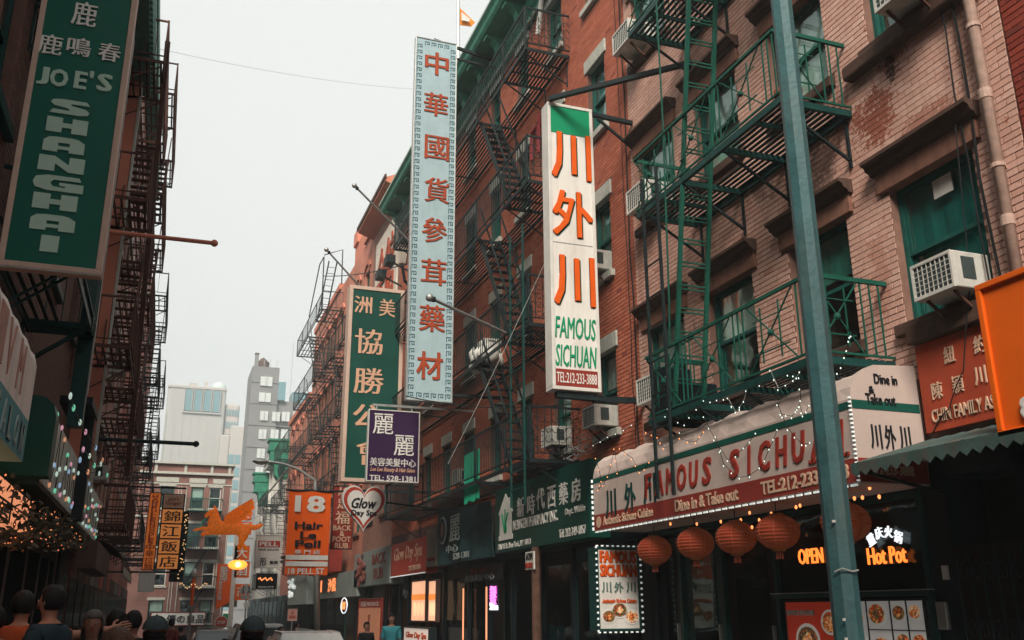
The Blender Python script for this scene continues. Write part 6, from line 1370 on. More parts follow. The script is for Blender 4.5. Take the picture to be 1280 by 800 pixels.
# left vertical signs
Y = 30; P = PY_(Y); u0, v0, u1, v1 = R2(P, (185, 615), (201, 713), Y=Y); u0, u1 = fy(182, 664, Y).x, fy(197.5, 664, Y).x
t = sign('noodle_sign', 'narrow orange sign reading HAND PULLED NOODLES downwards', P, u0, v0, u1, v1, mat('amber_panel', (.70, .17, .03), .6, .15, 3, grime=.2, gcol=(.4,.1,.03), emit=.28), BLACKP, .025, .15)  # faint emission added to the amber face to brighten it in the shade
uc = (u0+u1)/2
for i, ch in enumerate('HANDPULLEDNOODLES'):
    v = v1-.12-i*(v1-v0)*.64/17; text(ch, P, uc, v, .16, .085, REDP, t, name='letter', bold=.03)
for i, ch in enumerate('中華拉麵'): text(ch, P, uc, v1-(v1-v0)*(.71+.08*i), .24, .18, RUSTL, t, name='character', bold=.03)
Y = 31; P = PY_(Y); u0, v0, u1, v1 = R2(P, (204, 617), (223, 712), Y=Y); 
t = sign('ginger_sign', 'stacked amber squares reading Joe\'s Ginger over four black characters', P, u0, v0, u1, v1, BLACKL, BLACKP, .02, .15); uc = (u0+u1)/2; W = u1-u0; hh = (v1-v0)/5
AMB = mat('amber_square', (.75, .27, .07), .6, .12, 4, emit=.3)  # glow put into the amber squares so they stay bright in shade
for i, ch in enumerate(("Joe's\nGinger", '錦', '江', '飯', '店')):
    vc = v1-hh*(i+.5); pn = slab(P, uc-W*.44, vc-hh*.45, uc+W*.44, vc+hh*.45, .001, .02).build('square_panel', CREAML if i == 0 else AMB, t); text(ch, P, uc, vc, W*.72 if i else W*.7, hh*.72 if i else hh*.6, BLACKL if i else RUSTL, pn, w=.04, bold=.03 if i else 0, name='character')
t = thing('bulb_board', P.p(u1+.2, v0-.3, -.2), 'black board dotted with tiny bulbs behind the Joe\'s Ginger squares', 'board'); slab(P, u1-.25, v0-.35, u1+.16, v1-.5, -.35, -.2).build('panel', BLACKL, t); b = MB(); rg = random.Random(2)
for k in range(34): b.ball(P.p(u1+.08+rg.uniform(-.08, .06), v0-.3+rg.random()*(v1-v0-.3), -.19), .018, 5, 4)
b.build('bulb', mat('small_warm_bulb', (.9,.7,.4)), t, kind='stuff')
for k, (a, z) in enumerate(((P.p(u0, v1+.1), 'x'), (PY_(30).p(0, 0), 'x'))): pass
tag(MB().bar((-1.9, 30.5, v1+.12), (u1, 30.5, v1+.12), .05).bar((-1.9, 30.5, v0-.1), (u1, 30.5, v0-.1), .05).build('sign_bracket', BLACKP), 'black iron arms carrying the two vertical signs on the left', 'bracket')
# small shop signs, right ground floor
P = PR_(6.95); t = sign('atm_sign', 'small white sign reading ATM INSIDE under the pharmacy sign', PR_(6.5), -17.2, 2.42, -16.75, 2.75, WHITE, None, thick=.03); text('ATM', PR_(6.5), -16.975, 2.66, .34, .13, BLACKL, t); text('INSIDE', PR_(6.5), -16.975, 2.5, .36, .1, REDP, t)
tag(MB().lathe((6.6, 16.9, .13), [(.09, 0), (.085, 2.7)], 10).build('rusty_post', mat('rusty_post', (.13,.07,.05), .8, .5, 6, .4)), 'rusty brown post right of the ATM sign', 'post')
PINK = mat('pink_neon', (.9,.2,.8), emit=2.0, ecol=(1,.15,.8), bump=0)
P = PR_(6.9); u, v = C2(P, (617, 744), X=6.9); t = sign('pink_neon_sign', 'pink neon sign in the salon doorway beneath the black banner', P, u-.3, v-.25, u+.3, v+.25, BLACKL, None, thick=.03); text('美髮', P, u, v, .4, .4, PINK, t, w=.03)
u, v = C2(P, (618, 758), X=6.9); t = sign('white_neon_sign', 'small white lit script below the pink neon sign', P, u-.3, v-.12, u+.3, v+.12, BLACKL, None, thick=.03); text('Salon', P, u, v, .5, .16, NEONW, t, w=.03)
WARML = mat('warm_lit_strip', (.8,.4,.25), emit=.8, ecol=(1,.33,.14), bump=0)
for lab, px in (('thin warm light strip left of the pink neon sign', 608), ('faint warm light strip at the left door jamb of the dark shops', 579)):
    c = fx(px, 760, 6.88); tag(MB().box(6.87, c.y-.03, .6, 6.89, c.y+.03, 2.2).build('light_strip', WARML), lab, 'light strip')
u0, v0, u1, v1 = R2(P, (546, 720), (570, 800), X=6.9); 
t = sign('dark_salon_fascia', 'dark fascia with dim script above the doors beneath the black banner', P, -22.8, 2.32, -19.6, 2.68, BLACKL, None, thick=.05); text('美容美髮中心', P, -21.3, 2.42, 2.2, .15, GRYL, t); text('Miss Lee', P, -21.4, 2.58, 1.2, .12, MAROON, t, shear=.3)
# lit posters of the day spa
P = PR_(6.6); SPA = mat('lit_spa_poster', (.8,.45,.3), emit=.75, ecol=(1, .52, .30), bump=0); SPAO = mat('lit_spa_orange', (.8,.3,.1), emit=.7, ecol=(1, .30, .05), bump=0)
for lab, a, c in (('brightly lit spa poster with folded towels under the red day spa sign', (515, 726), (532, 778)), ('narrower lit spa poster right of the wider one', (536, 725), (545, 778))):
    u0, v0, u1, v1 = R2(P, a, c, X=6.6); t = sign('lit_spa_poster', lab, P, u0, v0, u1, v1, SPA, BRONZE, .04, .1)
    b = MB(); 
    slab(P, u0+.05, v0+(v1-v0)*.52, u1-.05, v0+(v1-v0)*.66, .001, .01).build('towel_print', SPAO, t)
    for k in range(3): b.ball(P.p(u0+(u1-u0)*(.25+.25*k), v0+(v1-v0)*.3, .005), (.012, (u1-u0)*.11, (v1-v0)*.17), 10, 8)
    b.build('shape_print', mat('lit_skin_print', (.9,.6,.4), emit=.9, ecol=(1,.6,.32), bump=0), t)
u0, v0, u1, v1 = R2(PR_(6.3), (505, 783), (536, 815), X=6.3); P = PR_(6.3); t = sign('spa_lightbox', 'white Glow Day Spa lightbox with bulb edging low on the pavement', P, u0, v0, u1, v1, mat('lit_white_face', (.8,.7,.62), emit=.35, ecol=(1,.8,.7), bump=0), BLACKP, .03, .2); text('Glow Day Spa', P, (u0+u1)/2, v1-.22, (u1-u0)*.8, .2, REDL, t, shear=.25)
u0, v0, u1, v1 = R2(PR_(6.4), (449, 749), (474, 840), X=6.4); P = PR_(6.4); t = sign('orange_roll_poster', 'tall orange and pink poster under the BACK RUB sign', P, u0, max(v0, .2), u1, v1, mat('peach_poster', (.62,.27,.16), emit=.12, ecol=(1,.4,.2), bump=0), MAROON, .05, .05)
slab(P, u0+.05, v1-.28, u1-.05, v1-.05, .001, .01).build('red_header', REDP, t); text('足福 MASSAGE', P, (u0+u1)/2, v1-.165, (u1-u0)*.8, .16, WHITE, t, bold=.02); text('足\n福', P, (u0+u1)/2, v1-.9, .4, .8, MAROON, t)
c = fx(430, 757, 6.4); P = PR_(6.4); t = thing('round_neon_sign', c, 'round neon ring sign with the number 18 in a dark shop window', 'neon sign', 'neon signs'); b = MB(); b.tube([P.p(-c.y+.62*math.cos(a*.3), c.z+.27*math.sin(a*.3), 0) for a in range(22)], .02, 6); b.build('ring_tube', NEONW, t); text('18', P, -c.y, c.z, .6, .28, OGL, t, w=.03)

# ================================================================ winged horse strung over the street
Y = 34
def skinned(name, nodes, edges, m_, parent, sub=1, root=0, kind=None, disp=0):
    me = bpy.data.meshes.new(name); o0 = wl(parent); me.from_pydata([tuple(Vector(p)-o0) for p, r in nodes], edges, []); me.materials.append(m_)
    o = bpy.data.objects.new(name, me); link(o, parent)
    md = o.modifiers.new('skin', 'SKIN'); md.use_smooth_shade = True
    for i, (p, r) in enumerate(nodes):
        d = me.skin_vertices[0].data[i]; r = r if isinstance(r, tuple) else (r, r); d.radius = r; d.use_root = (i == root)
    s = o.modifiers.new('sub', 'SUBSURF'); s.levels = sub; s.render_levels = sub
    if disp:
        tx = bpy.data.textures.new('fluff', 'CLOUDS'); tx.noise_scale = .05; d = o.modifiers.new('disp', 'DISPLACE'); d.texture = tx; d.strength = disp
    return o
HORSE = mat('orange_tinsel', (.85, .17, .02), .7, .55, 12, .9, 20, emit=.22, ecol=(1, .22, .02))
t = thing('winged_horse', fy(285, 662, Y), 'orange tinsel winged horse ornament flying above the street', 'ornament')
hp = lambda x, y, dy=0: fy(x, y, Y) + Vector((0, dy, 0))
N = [(hp(284, 661.5), .22), (hp(270, 660), .26), (hp(297, 661), .22), (hp(306, 663), .22), (hp(266, 652), .20), (hp(268, 643), .15), (hp(266, 638), .135), (hp(259.5, 643), .085), (hp(256, 646.5), .065),
     (hp(262, 662, -.12), .09), (hp(251, 661, -.12), .055), (hp(241, 663.5, -.12), .03), (hp(262, 666, .12), .08), (hp(252, 667, .12), .045), (hp(256, 670, .12), .035),
     (hp(303, 671, -.1), .15), (hp(301, 681, -.1), .09), (hp(309, 687, -.1), .055), (hp(306, 672, .12), .10), (hp(298, 684, .12), .06), (hp(301, 688, .12), .04),
     (hp(312, 659), .10), (hp(321, 659.5), .10), (hp(329, 655), .035)]
Ee = [(0,1),(0,2),(2,3),(1,4),(4,5),(5,6),(6,7),(7,8),(1,9),(9,10),(10,11),(1,12),(12,13),(13,14),(3,15),(15,16),(16,17),(3,18),(18,19),(19,20),(3,21),(21,22),(22,23)]
skinned('body', N, Ee, HORSE, t, 2, disp=.05)
for sgn in (-1, 1):
    b = MB(); y = Y+sgn*.14; W_ = [hp(280, 656), hp(280, 646), hp(289, 639), hp(301, 632), hp(315, 624), hp(314, 631), hp(316, 633), hp(311, 638), hp(313, 641), hp(305, 645), hp(306, 648), hp(298, 650), hp(298, 653), hp(291, 656)]
    b.prism([(p.x+(.12 if sgn > 0 else 0), y+sgn*(p.z-W_[0].z)*.3, p.z) for p in W_], (0, .05, 0)); wg = b.build('wing', HORSE, t, fix=True)
    b = MB()
    for k in range(7): f = k/6; a = hp(283+3*k, 654-1.5*k); c = hp(290+4*k, 641-2.7*k) if k < 5 else hp(309+(k-5)*4, 637-(k-5)*4); b.tube([(a.x, y-.03+sgn*(a.z-W_[0].z)*.3, a.z), (c.x, y-.03+sgn*(c.z-W_[0].z)*.3, c.z)], .022, 5)
    b.build('feather', HORSE, wg)
b = MB()
for k in range(7): c = hp(269.5+.7*k, 637+2.2*k); b.ball(c, (.06, .05, .08), 6, 5)
b.build('mane', HORSE, t); b = MB(); b.ball(hp(267.5, 633.5), (.02, .03, .06), 6, 4).ball(hp(269, 634, .08), (.02, .03, .06), 6, 4).build('ear', HORSE, t)
MB().tube([hp(265, 650), Vector((-1.9, Y, hp(265, 650).z+1.6))], .008, 4).tube([hp(297, 656), Vector((7, Y, hp(297, 656).z+2.2))], .008, 4).build('hanging_wire', WIRE, t)

# ================================================================ string lights on the right, cables
def lights(label, pts2, X, every=.11, m_=BULBW, r=.0085, wm=WIRE, sag=.06, nm='string_lights', group='strings of lights'):
    P = [fx(*p, X) for p in pts2]; T = thing(nm, P[0], label, 'string lights', group); w_ = MB(); b = MB(); Q = []
    for i in range(len(P)-1):
        n = max(2, int((P[i+1]-P[i]).length/every))
        for k in range(n): f = k/n; p = P[i].lerp(P[i+1], f); p.z -= sag*4*f*(1-f)*(P[i+1]-P[i]).length*.6; Q.append(p)
    Q.append(P[-1])
    for k, p in enumerate(Q): b.ball(p+Vector((-.01, 0, -.015+.01*math.sin(k*2.3))), (r*.8, r*.8, r*1.2), 5, 4)
    w_.tube(Q, .0035, 4); w_.build('wire', wm, T); b.build('bulb', m_, T, kind='stuff'); return T
lights('white bulb string rising beside the lamppost over the awning end', [(1027, 509), (1037, 490), (1047, 466), (1056, 447), (1061, 425), (1064, 418)], 6.0)
lights('white bulb string looping from the green platform to the awning stripe', [(963, 462), (973, 485), (992, 475), (1000, 465)], 6.0, wm=WIREW)
lights('white bulb string dangling left of the lamppost', [(985, 468), (999, 470), (1001, 500), (997, 512)], 6.0)
lights('dark wired bulb string sagging across the letters of SICHUAN', [(895, 545), (905, 580), (925, 597), (950, 585), (962, 560), (972, 535)], 6.04, sag=.1, every=.15)
lights('bulb string crossing the awning between FAMOUS and SICHUAN', [(880, 520), (893, 548), (910, 575), (930, 560), (945, 540)], 6.04, sag=.05, every=.16)
lights('bulb string crossing down over the letters H and U of SICHUAN', [(972, 505), (985, 535), (1003, 555), (1013, 553)], 6.04, every=.14)
lights('white bulb tangle above the green awning stripe near the lamppost', [(976, 517), (990, 520), (1000, 507), (1004, 520), (1012, 505)], 6.03)
lights('white bulb string on the low edge of the lowest green platform', [(905, 487), (920, 515), (930, 500), (936, 475), (950, 482)], 6.02, wm=WIREW)
lights('orange bulb string along the far end of the cream awning top', [(745, 572), (752, 600), (748, 612), (760, 596), (768, 560), (772, 590)], 6.02, m_=BULBO, every=.18)
lights('orange bulb string above the far characters on the awning', [(775, 560), (790, 572), (800, 590), (812, 578)], 6.02, m_=BULBO, every=.2)
lights('orange bulb string tangled on the drop ladder above the awning', [(808, 540), (822, 545), (830, 560), (850, 548), (870, 552), (880, 538)], 5.98, m_=BULBO, every=.16)
lights('pale bulb string hanging above the drop ladder beside orange ones', [(833, 470), (838, 500), (832, 520), (848, 528)], 6.0, every=.18)
lights('pale wired bulb string stretched from the green fire escape to the red brick', [(742, 556), (760, 545), (790, 530)], 6.3, every=.25, wm=WIREW)
lights('white bulb string along the platform above the letters FAMOUS', [(850, 540), (862, 520), (880, 500), (905, 498), (925, 512)], 6.0, every=.13)
LB = fx(880, 655, 6.5)
T_ = thing('ceiling_bulbs', (6.5, 10, 2.7), 'small orange bulbs scattered under the awning above the lanterns', 'string lights', 'strings of lights'); b = MB()
for px, py in ((838, 655), (851, 670), (871, 655), (882, 690), (901, 652), (912, 668), (926, 650), (937, 641), (940, 659), (949, 650), (964, 642), (995, 634), (1000, 632), (1068, 623), (1078, 622), (1087, 610), (1099, 621)): b.ball(fx(px, py, 6.45), (.016, .016, .022), 6, 5)
b.build('bulb', BULBO, T_, kind='stuff')
for lab, a, c, r, m_ in (('thin wire drawn across the sky behind the blue sign', fy(185, 58, 18), fy(524, 112, 23), .004, WIREW), ('thin wire slanting past the foot of the blue sign', fy(560, 580, 14), fx(745, 180, 6.98), .0035, WIREW), ('thin wire from the blue sign foot to the red brick wall', fy(507, 495, 19), fx(715, 505, 6.98), .012, BLACKP), ('black wire between the two dark floodlights and the roof ladder', fx(405, 345, 6.0), fx(520, 327, 6.3), .02, WIRE)):
    cable(lab, [a, c], r, m_, sag=.15)
t = thing('wire_tangle', (6.8, 15.6, 4.3), 'tangle of pale wires heaped over the top of the pharmacy sign', 'wires'); b = MB(); rg = random.Random(9)
for k in range(9): c = Vector((6.75, 15.0+rg.uniform(-.4,.9), 4.35+rg.uniform(0,.15))); r = rg.uniform(.1,.22); b.tube([c+Vector((rg.uniform(-.05,.05), r*1.4*math.cos(a*.55), r*.7*math.sin(a*.55))) for a in range(12)], .008, 4)
b.build('wire', WIREW, t)

# ================================================================ people
SKIN = mat('skin', (.42, .22, .15), .55, .1, 8, .05, 60, grime=0); SKIN2 = mat('skin_darker', (.25, .13, .09), .55, .1, 8, .05, 60)
def person(label, loc, face, hgt, skin, shirt, trousers, hair, style='short', arms=((.05, 0), (.05, 0)), capm=None, group='people on the pavement', lean=0):
    """one continuous skinned body; face = heading in degrees, 0 looks down the street; arms = (raise, forward) in radians"""
    T = thing('person', loc, label, 'person', group); s = hgt/1.72; o = Vector(loc); a0 = math.radians(face)
    fwd = Vector((math.sin(a0), math.cos(a0), 0)); rgt = Vector((math.cos(a0), -math.sin(a0), 0))
    def q(r, f, z): return o + (rgt*r + fwd*(f+lean*z) + Vector((0,0,z)))*s
    N = []; E_ = []
    def add(p, r, par=None):
        N.append((p, (r[0]*s, r[1]*s) if isinstance(r, tuple) else r*s)); 
        if par is not None: E_.append((par, len(N)-1))
        return len(N)-1
    pel = add(q(0, 0, .93), (.15, .11)); sp = add(q(0, .005, 1.08), (.13, .10), pel); ch = add(q(0, .01, 1.28), (.155, .115), sp); sh = add(q(0, -.005, 1.41), (.11, .08), ch)
    nk = add(q(0, .0, 1.485), .042, sh); jaw = add(q(0, .024, 1.578), (.071, .080), nk); hd = add(q(0, .012, 1.64), (.083, .096), jaw); cr = add(q(0, .0, 1.695), (.066, .078), hd)
    hands = []
    for k, sg in enumerate((-1, 1)):
        ra, ff = arms[k]
        d = (rgt*sg*math.sin(ra+.12)*math.cos(ff) + fwd*math.sin(ff)*math.cos(ra*.0) + Vector((0,0,-math.cos(ra+.12)*math.cos(ff)))).normalized()
        so2 = add(q(sg*.17, -.005, 1.40), .058, sh); pe = N[so2][0] + d*.28*s; el = add(pe, .042, so2)
        d2 = (d + fwd*.35 + Vector((0,0,.25 if ra > 1 else 0))).normalized(); wr = add(pe+d2*.25*s, .028, el); pm = add(pe+d2*.31*s, (.038, .016), wr)
        side = d2.cross(fwd); side = side.normalized() if side.length > .1 else rgt
        for f_ in range(4):
            off = side*((f_-1.5)*.021*s); L = (.07, .082, .078, .06)[f_]*s; k1 = add(pe+d2*.37*s+off, .0088, pm); k2 = add(pe+d2*(.37*s+L*.5)+off+fwd*.008, .008, k1); add(pe+d2*(.37*s+L)+off+fwd*.02, .0068, k2)
        th = add(pe+d2*.31*s+side*.045*s, .011, pm); add(pe+d2*.35*s+side*.062*s+fwd*.01, .009, th)
    for sg in (-1, 1):
        hp_ = add(q(sg*.09, 0, .88), .085, pel); kn = add(q(sg*.10, .01, .49), .058, hp_); an = add(q(sg*.10, -.01, .09), .038, kn); add(q(sg*.11, .12, .045), (.042, .03), an)
    body = skinned('body', N, E_, skin, T, 2)
    # clothing: a slightly larger skin over torso and upper arms, another over hips and legs
    sk = lambda idx, ed, nm, m_, ex: skinned(nm, [(N[i][0], tuple(r+ex*s for r in N[i][1]) if isinstance(N[i][1], tuple) else N[i][1]+ex*s) for i in idx], ed, m_, T, 2)
    ia, ib = 8, 8+ (len(N)-8-8)//2
    N.append((q(0, -.005, 1.462), (.078*s, .066*s))); nb = len(N)-1
    top = [pel, sp, ch, sh, ia, ia+1, ib, ib+1, nb]; shirt_o = sk(top, [(0,1),(1,2),(2,3),(3,4),(4,5),(3,6),(6,7),(3,8)], 'shirt', shirt, .024); N.pop()
    l0 = len(N)-8; sk([pel, l0, l0+1, l0+2, l0+4, l0+5, l0+6], [(0,1),(1,2),(2,3),(0,4),(4,5),(5,6)], 'trousers', trousers, .018)
    for sg in (-1, 1): MB().ball(q(sg*.10, .06, .045), (.05*s, .05*s, .045*s), 10, 6).bar(q(sg*.10, -.06, .04), q(sg*.11, .17, .035), .085*s, .07*s).build('shoe', BLACKL, T, smooth=True)
    hc = q(0, .012, 1.63)
    def loc3(r, f, z): return hc + (rgt*r + fwd*f + Vector((0,0,z)))*s
    for sg in (-1, 1):
        b = MB(); b.ball(loc3(sg*.03, .088, .005), .0065*s, 8, 6).build('eye', SIGNW, T, smooth=True); MB().ball(loc3(sg*.03, .093, .005), .0045*s, 6, 5).build('pupil', BLACKL, T); MB().ball(loc3(sg*.078, -.005, -.01), (.012*s, .02*s, .03*s), 8, 6).build('ear', skin, T, smooth=True)
        MB().bar(loc3(sg*.015, .098, .026), loc3(sg*.045, .090, .027), .006*s).build('eyebrow', hair, T)
    MB().ball(loc3(0, .103, -.02), (.012*s, .016*s, .02*s), 8, 6).build('nose', skin, T, smooth=True); MB().ball(loc3(0, .092, -.052), (.022*s, .008*s, .006*s), 8, 5).build('mouth', RUSTL, T, smooth=True)
    if style in ('short', 'long', 'bob'):
        b = MB(); n, m_ = 28, 14; ex = 0 if style == 'short' else 6; rg = random.Random(int(abs(loc[0]*100+loc[1]*37)))
        for i in range(m_+1+ex):
            for j in range(n):
                t_ = 2*math.pi*j/n; fr = math.cos(t_); sm = min(1, max(0, (.5-fr)/.55)); sm = sm*sm*(3-2*sm)
                am = math.pi*(.36+(.36 if style == 'short' else .30)*sm); a = am*min(1, i/m_); r = (1-.13*(i/m_)**3*(1-sm) if i <= m_ else 1-.13*(1-sm))*(1+.0*sm)+.035*math.sin(j*4.3)*math.sin(i*.5)+rg.uniform(-.012,.012)
                ff = fr*.112*math.sin(a)*r-.006; rr = math.sin(t_)*.096*math.sin(a)*r; zz = .118*math.cos(a)*r+.010
                if i == m_ and ex == 0: ff *= .9; rr *= .92
                if i > m_: d = (i-m_)/ex*(.26 if style == 'long' else .12)*sm; zz -= d; rr *= 1+.08*sm; ff -= .01*sm
                b.v.append(tuple(loc3(rr, ff, zz)))
        for i in range(m_+ex):
            for j in range(n): k = i*n+j; b.f.append([k, k+n, i*n+n+(j+1)%n, i*n+(j+1)%n]); b.m.append(0)
        b.f.append(list(range(n))); b.m.append(0); b.build('hair', hair, T, smooth=True)
    if capm:
        b = MB(); n, m_ = 20, 8
        for i in range(m_+1):
            a = math.pi*(.02+.50*i/m_)
            for j in range(n): t_ = 2*math.pi*j/n; b.v.append(tuple(loc3(.098*math.sin(t_)*math.sin(a), .115*math.cos(t_)*math.sin(a), .095*math.cos(a)+.03)))
        for i in range(m_):
            for j in range(n): k = i*n+j; b.f.append([k, k+n, i*n+n+(j+1)%n, i*n+(j+1)%n]); b.m.append(0)
        b.f.append(list(range(n))); b.m.append(0); cp = b.build('cap', capm, T, smooth=True)
        b = MB(); b.prism([loc3(.085*math.sin(x), .07+.11*max(0, math.cos(x)), .026-.006*abs(x)) for x in [(-1.5+.3*i) for i in range(11)]], (0, 0, .008*s)); b.build('brim', capm, cp, fix=True)
        MB().ball(loc3(0, 0, .126), .01*s, 6, 4).build('button', capm, cp); b = MB()
        for k in range(6): t0 = k*math.pi/3; b.tube([loc3(.1*math.sin(t0)*math.sin(a), .117*math.cos(t0)*math.sin(a), .097*math.cos(a)+.03) for a in [math.pi*.05+ .42*math.pi*i/6 for i in range(7)]], .0022*s, 4)
        b.build('seam', BLACKL, cp)
        MB().lathe(loc3(0, -.0, -.02), [(.083*s, -.03*s), (.09*s, .03*s)], 14).build('hair', hair, T, smooth=True)
    return T
NAVY = mat('dark_navy_cloth', (.025, .05, .065), .85, .2, 10, .3, 60); ORSH = mat('orange_cloth', (.50, .10, .035), .85, .2, 10, .3, 60); TEALC = mat('teal_jacket', (.04, .22, .26), .8, .2, 10, .3, 60); BLKC = mat('black_cloth', (.012, .014, .018), .85, .2, 10, .3, 60)
REDC = mat('dark_red_cloth', (.20, .03, .02), .85, .2, 10, .3, 60); GREYC = mat('grey_cloth', (.16, .2, .2), .85, .2, 10, .3, 60)
HBLK = mat('black_hair', (.010, .010, .012), .5, .4, 60, .8, 120); HGRY = mat('grey_hair', (.10, .10, .10), .5, .5, 60, .8, 120); HBRN = mat('brown_hair', (.09, .045, .03), .45, .5, 60, .8, 120); CAPG = mat('grey_cap_cloth', (.05, .075, .08), .8, .25, 12, .5, 80)
pz = lambda px, py, Y: fy(px, py, Y)
def at(px, Y, dz=0): p = fy(px, 765, Y); return (p.x, Y, (.145 if p.x > 4.4 or p.x < .55 else 0)+gz(Y)+dz)
person('person in dark navy shirt with short black hair, nearest on the left pavement', (-.80, 8.5, .145), -60, 1.73, SKIN, NAVY, BLKC, HBLK, 'short', arms=((.1, .1), (.1, .1)))
person('person in orange shirt stretching one arm towards the right behind the navy shirt', (-1.08, 9.1, .145), 10, 1.70, SKIN, ORSH, BLKC, HBLK, 'short', arms=((.2, .1), (1.40, .05)))
person('person in black with bowed shoulders behind the navy shirt on the left', (-1.25, 8.9, .145), -20, 1.58, SKIN, BLKC, BLKC, HBLK, 'short')
person('older person with grey bobbed hair walking towards the camera', at(118, 8.6), 178, 1.545, SKIN2, BLKC, BLKC, HGRY, 'bob')
person('person with long brown hair seen from behind at the bottom of the view', (-.175, 5.2, .145), 5, 1.455, SKIN, BLKC, BLKC, HBRN, 'long')
person('person with dark rounded hair between the grey hair and the grey cap', at(147, 9.4), 8, 1.555, SKIN2, REDC, BLKC, HBLK, 'bob')
person('small dark haired person just left of the first grey cap', at(168, 10.5), 20, 1.54, SKIN2, BLKC, BLKC, HBLK, 'short')
person('person wearing a grey cap seen from behind, left of the road', (-.01, 7.0, .145), 6, 1.50, SKIN2, GREYC, BLKC, HBLK, None, capm=CAPG)
person('person wearing a grey cap and dark red top in the middle of the road', (.66, 7.4, .0), 4, 1.63, SKIN2, REDC, BLKC, HBLK, None, capm=CAPG)
person('person in a teal jacket with long dark hair on the right pavement', at(490, 22.0), 200, 1.60, SKIN2, TEALC, BLKC, HBLK, 'long')
person('dark silhouetted person in front of the peach poster', at(459, 23.5), 170, 1.44, SKIN2, BLKC, BLKC, HBLK, 'short')
person('person in light grey crossing under the pink notice sign', at(353, 32), 120, 1.55, SKIN2, GREYC, BLKC, HBLK, 'short')
person('person in pale top walking far away beside the parked cars', at(372, 40), 90, 1.6, SKIN2, BLKC, BLKC, HBLK, 'short')
for k, (px, Y, lab) in enumerate(((228, 38, 'distant person in black near the festoon pole'), (216, 30, 'distant person in red behind the first grey cap'), (252, 55, 'farthest tiny person at the street end'))):
    person(lab, at(px, Y), 30*k, 1.62, SKIN2, (BLKC, REDC, GREYC)[k], BLKC, HBLK, 'short')
# raised hand at the very left edge
p0 = fy(2, 800, 3.2)
person('person at the left edge of whom only a raised hand shows', (p0.x-.40, 3.3, .145), 10, 1.62, SKIN, BLKC, BLKC, HBLK, 'short', arms=((.1, .1), (1.0, .95)))

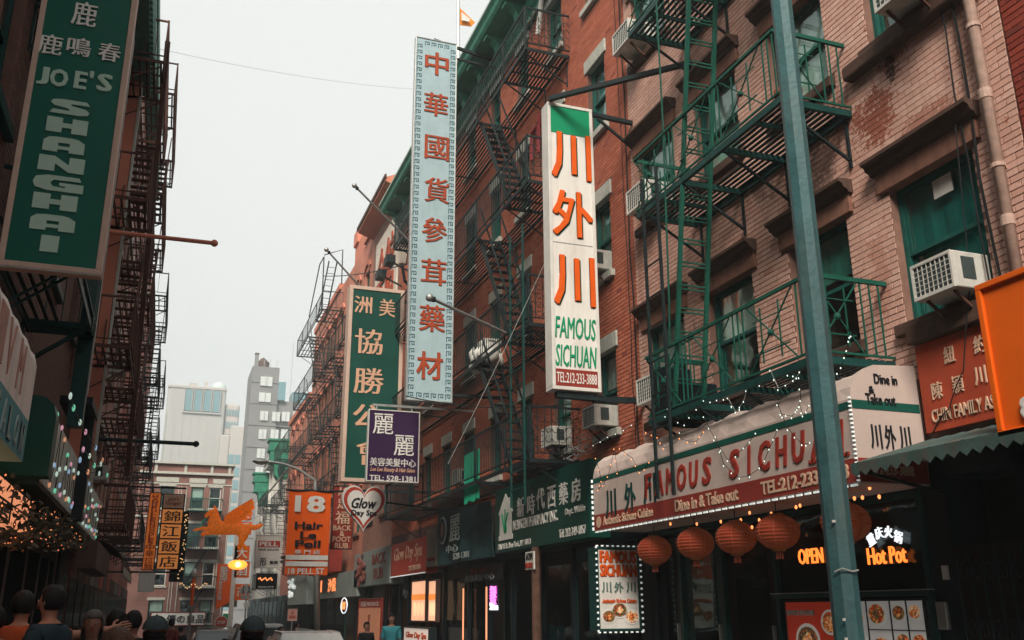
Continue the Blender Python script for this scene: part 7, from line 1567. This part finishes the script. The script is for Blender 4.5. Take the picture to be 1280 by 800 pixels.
# ================================================================ vehicles
CARGL = mat('car_glass', (.03, .045, .05), .08, .1, 3, 0, spec=.8)
TYRE = mat('tyre_rubber', (.02, .02, .02), .8, .1, 9, .2)
def car(label, cx, cy, z, L, W_, Hh, paint, van=False, rack=False):
    T = thing('parked_car', (cx, cy, z), label, 'car', 'vehicles on the street'); y0, y1 = cy-L/2, cy+L/2; h = Hh
    side = [(y0+.02, .35), (y0, .6), (y0+.08, h*.60), (y0+.55 if not van else y0+.15, h*.64), (y1-1.05, h*.62), (y1-.1, h*.50), (y1, .5), (y1-.02, .3)]
    cab = [(y0+.25 if not van else y0+.1, h*.63), (y0+.75 if not van else y0+.25, h-.02), (y0+1.2, h), (y1-2.0, h), (y1-1.6, h-.08), (y1-.95, h*.62)]
    def loft(P, ws, nm, m_, par):
        b = MB(); n = len(P)
        for sgn, lv in ((-1, ws[0]), (-1, ws[1]), (1, ws[1]), (1, ws[0])): pass
        for wv, ins in ((-1, 1), (-1, 0), (1, 0), (1, 1)):
            for i, (y, zz) in enumerate(P):
                f = max(0, (zz-h*.62)/(h*.38)); b.v.append((cx+wv*(W_/2-ins*.0-.20*f-(0 if ins == 0 else .06)), y+(.0 if ins == 0 else 0), z+zz+(0 if ins == 0 else (.035 if f > .5 else 0))))
        for r in range(3):
            for i in range(n): k = (r*n+i); b.f.append([k, r*n+(i+1)%n, (r+1)*n+(i+1)%n, (r+1)*n+i]); b.m.append(0)
        b.f.append(list(range(n))); b.f.append([3*n+i for i in range(n)]); b.m += [0, 0]
        return b.build(nm, m_, par, fix=True, bevel=.03)
    body = loft(side, (1, 1), 'body', paint, T); loft(cab, (1, 1), 'cabin', paint, T)
    b = MB(); b.prism([(cx-W_*.40, cab[0][0]+.05, z+h*.66), (cx+W_*.40, cab[0][0]+.05, z+h*.66), (cx+W_*.34, cab[1][0]-.03, z+h-.10), (cx-W_*.34, cab[1][0]-.03, z+h-.10)], (0, -.04, 0)); b.build('rear_window', CARGL, T, fix=True)
    b = MB(); b.prism([(cx-W_*.42, y1-1.0, z+h*.66), (cx+W_*.42, y1-1.0, z+h*.66), (cx+W_*.36, y1-1.62, z+h-.10), (cx-W_*.36, y1-1.62, z+h-.10)], (0, .05, .02)); b.build('windscreen', CARGL, T, fix=True)
    for sg in (-1, 1):
        for (a, c) in ((y0+.9, cy-.05), (cy+.05, y1-1.5)): 
            b = MB(); b.prism([(cx+sg*(W_/2-.02), a, z+h*.66), (cx+sg*(W_/2-.02), c, z+h*.66), (cx+sg*(W_/2-.15), c-.05, z+h-.13), (cx+sg*(W_/2-.15), a+.08, z+h-.13)], (sg*.012, 0, 0)); b.build('side_window', CARGL, T, fix=True)
        for y in (y0+.8, y1-.85):
            wh = MB().lathe((cx+sg*(W_/2-.10), y, z+.32), [(.30, -.10), (.32, -.07), (.32, .07), (.30, .10)], 18, 'x').build('wheel', TYRE, T); MB().lathe((cx+sg*(W_/2-.10), y, z+.32), [(.19, -.108), (.19, .108)], 12, 'x').build('rim', GREYM, wh)
        MB().box(cx+sg*(W_/2-.30), y0-.02, z+.62, cx+sg*(W_/2-.06), y0+.04, z+.80).build('tail_light', mat('tail_light', (.4,.02,.02), .2), T); MB().box(cx+sg*(W_/2-.36), y1-.10, z+.55, cx+sg*(W_/2-.1), y1-.02, z+.68).build('headlight', GREYM, T)
        MB().box(cx+sg*(W_/2), y1-1.55, z+h*.62, cx+sg*(W_/2+.16), y1-1.45, z+h*.62+.13).build('mirror', BLACKL, T)
    MB().box(cx-.25, y0-.03, z+.55, cx+.25, y0+.03, z+.66).build('number_plate', WFRAME, T); MB().box(cx-W_/2+.05, y0-.05, z+.3, cx+W_/2-.05, y0+.1, z+.45).build('bumper', BLACKL, T, bevel=.02)
    if rack:
        b = MB()
        for sg in (-1, 1): b.bar((cx+sg*W_*.36, y0+.9, z+h+.08), (cx+sg*W_*.36, y1-2.1, z+h+.08), .04)
        for y in (y0+1.1, cy, y1-2.3): b.bar((cx-W_*.36, y, z+h+.10), (cx+W_*.36, y, z+h+.10), .035)
        b.build('roof_rack', GREYM, T)
car('white saloon car parked along the right kerb beyond the lamppost', 3.45, 25, gz(25), 4.5, 1.78, 1.42, mat('white_car_paint', (.62,.64,.62), .25, .05, 2, 0, spec=.6))
car('dark car with a roof rack far down the street', 2.3, 44, gz(44), 4.6, 1.8, 1.55, mat('dark_car_paint', (.02,.03,.035), .2, .1, 2, 0, spec=.7), rack=True)
car('pale van further ahead in the road beside the grey cap', 3.4, 37, gz(37), 4.9, 1.85, 1.70, mat('silver_van_paint', (.30,.33,.34), .3, .05, 2, 0, spec=.6), van=True)
b = MB(); rg = random.Random(5)
for i in range(14): y = 32+i*.35; b.bar((4.6, y, gz(32)+.9), (4.9, y+.35, gz(32)+1.45), .02)
tag(b.build('bicycle_rack', GREYM), 'row of slanting pale bars beside the white parked car', 'rack')

# ================================================================ haze in the street air
b = MB().box(-60, -60, -3.5, 80, 230, 62); hz = b.build('haze', []); hz['kind'] = 'stuff'
M = bpy.data.materials.new('haze_air'); M.use_nodes = True; n = M.node_tree.nodes; n.clear(); o_ = n.new('ShaderNodeOutputMaterial'); pvn = n.new('ShaderNodeVolumePrincipled')
pvn.inputs['Color'].default_value = (.82, .92, .94, 1); pvn.inputs['Density'].default_value = .0021; M.node_tree.links.new(pvn.outputs[0], o_.inputs['Volume']); hz.data.materials.clear(); hz.data.materials.append(M)
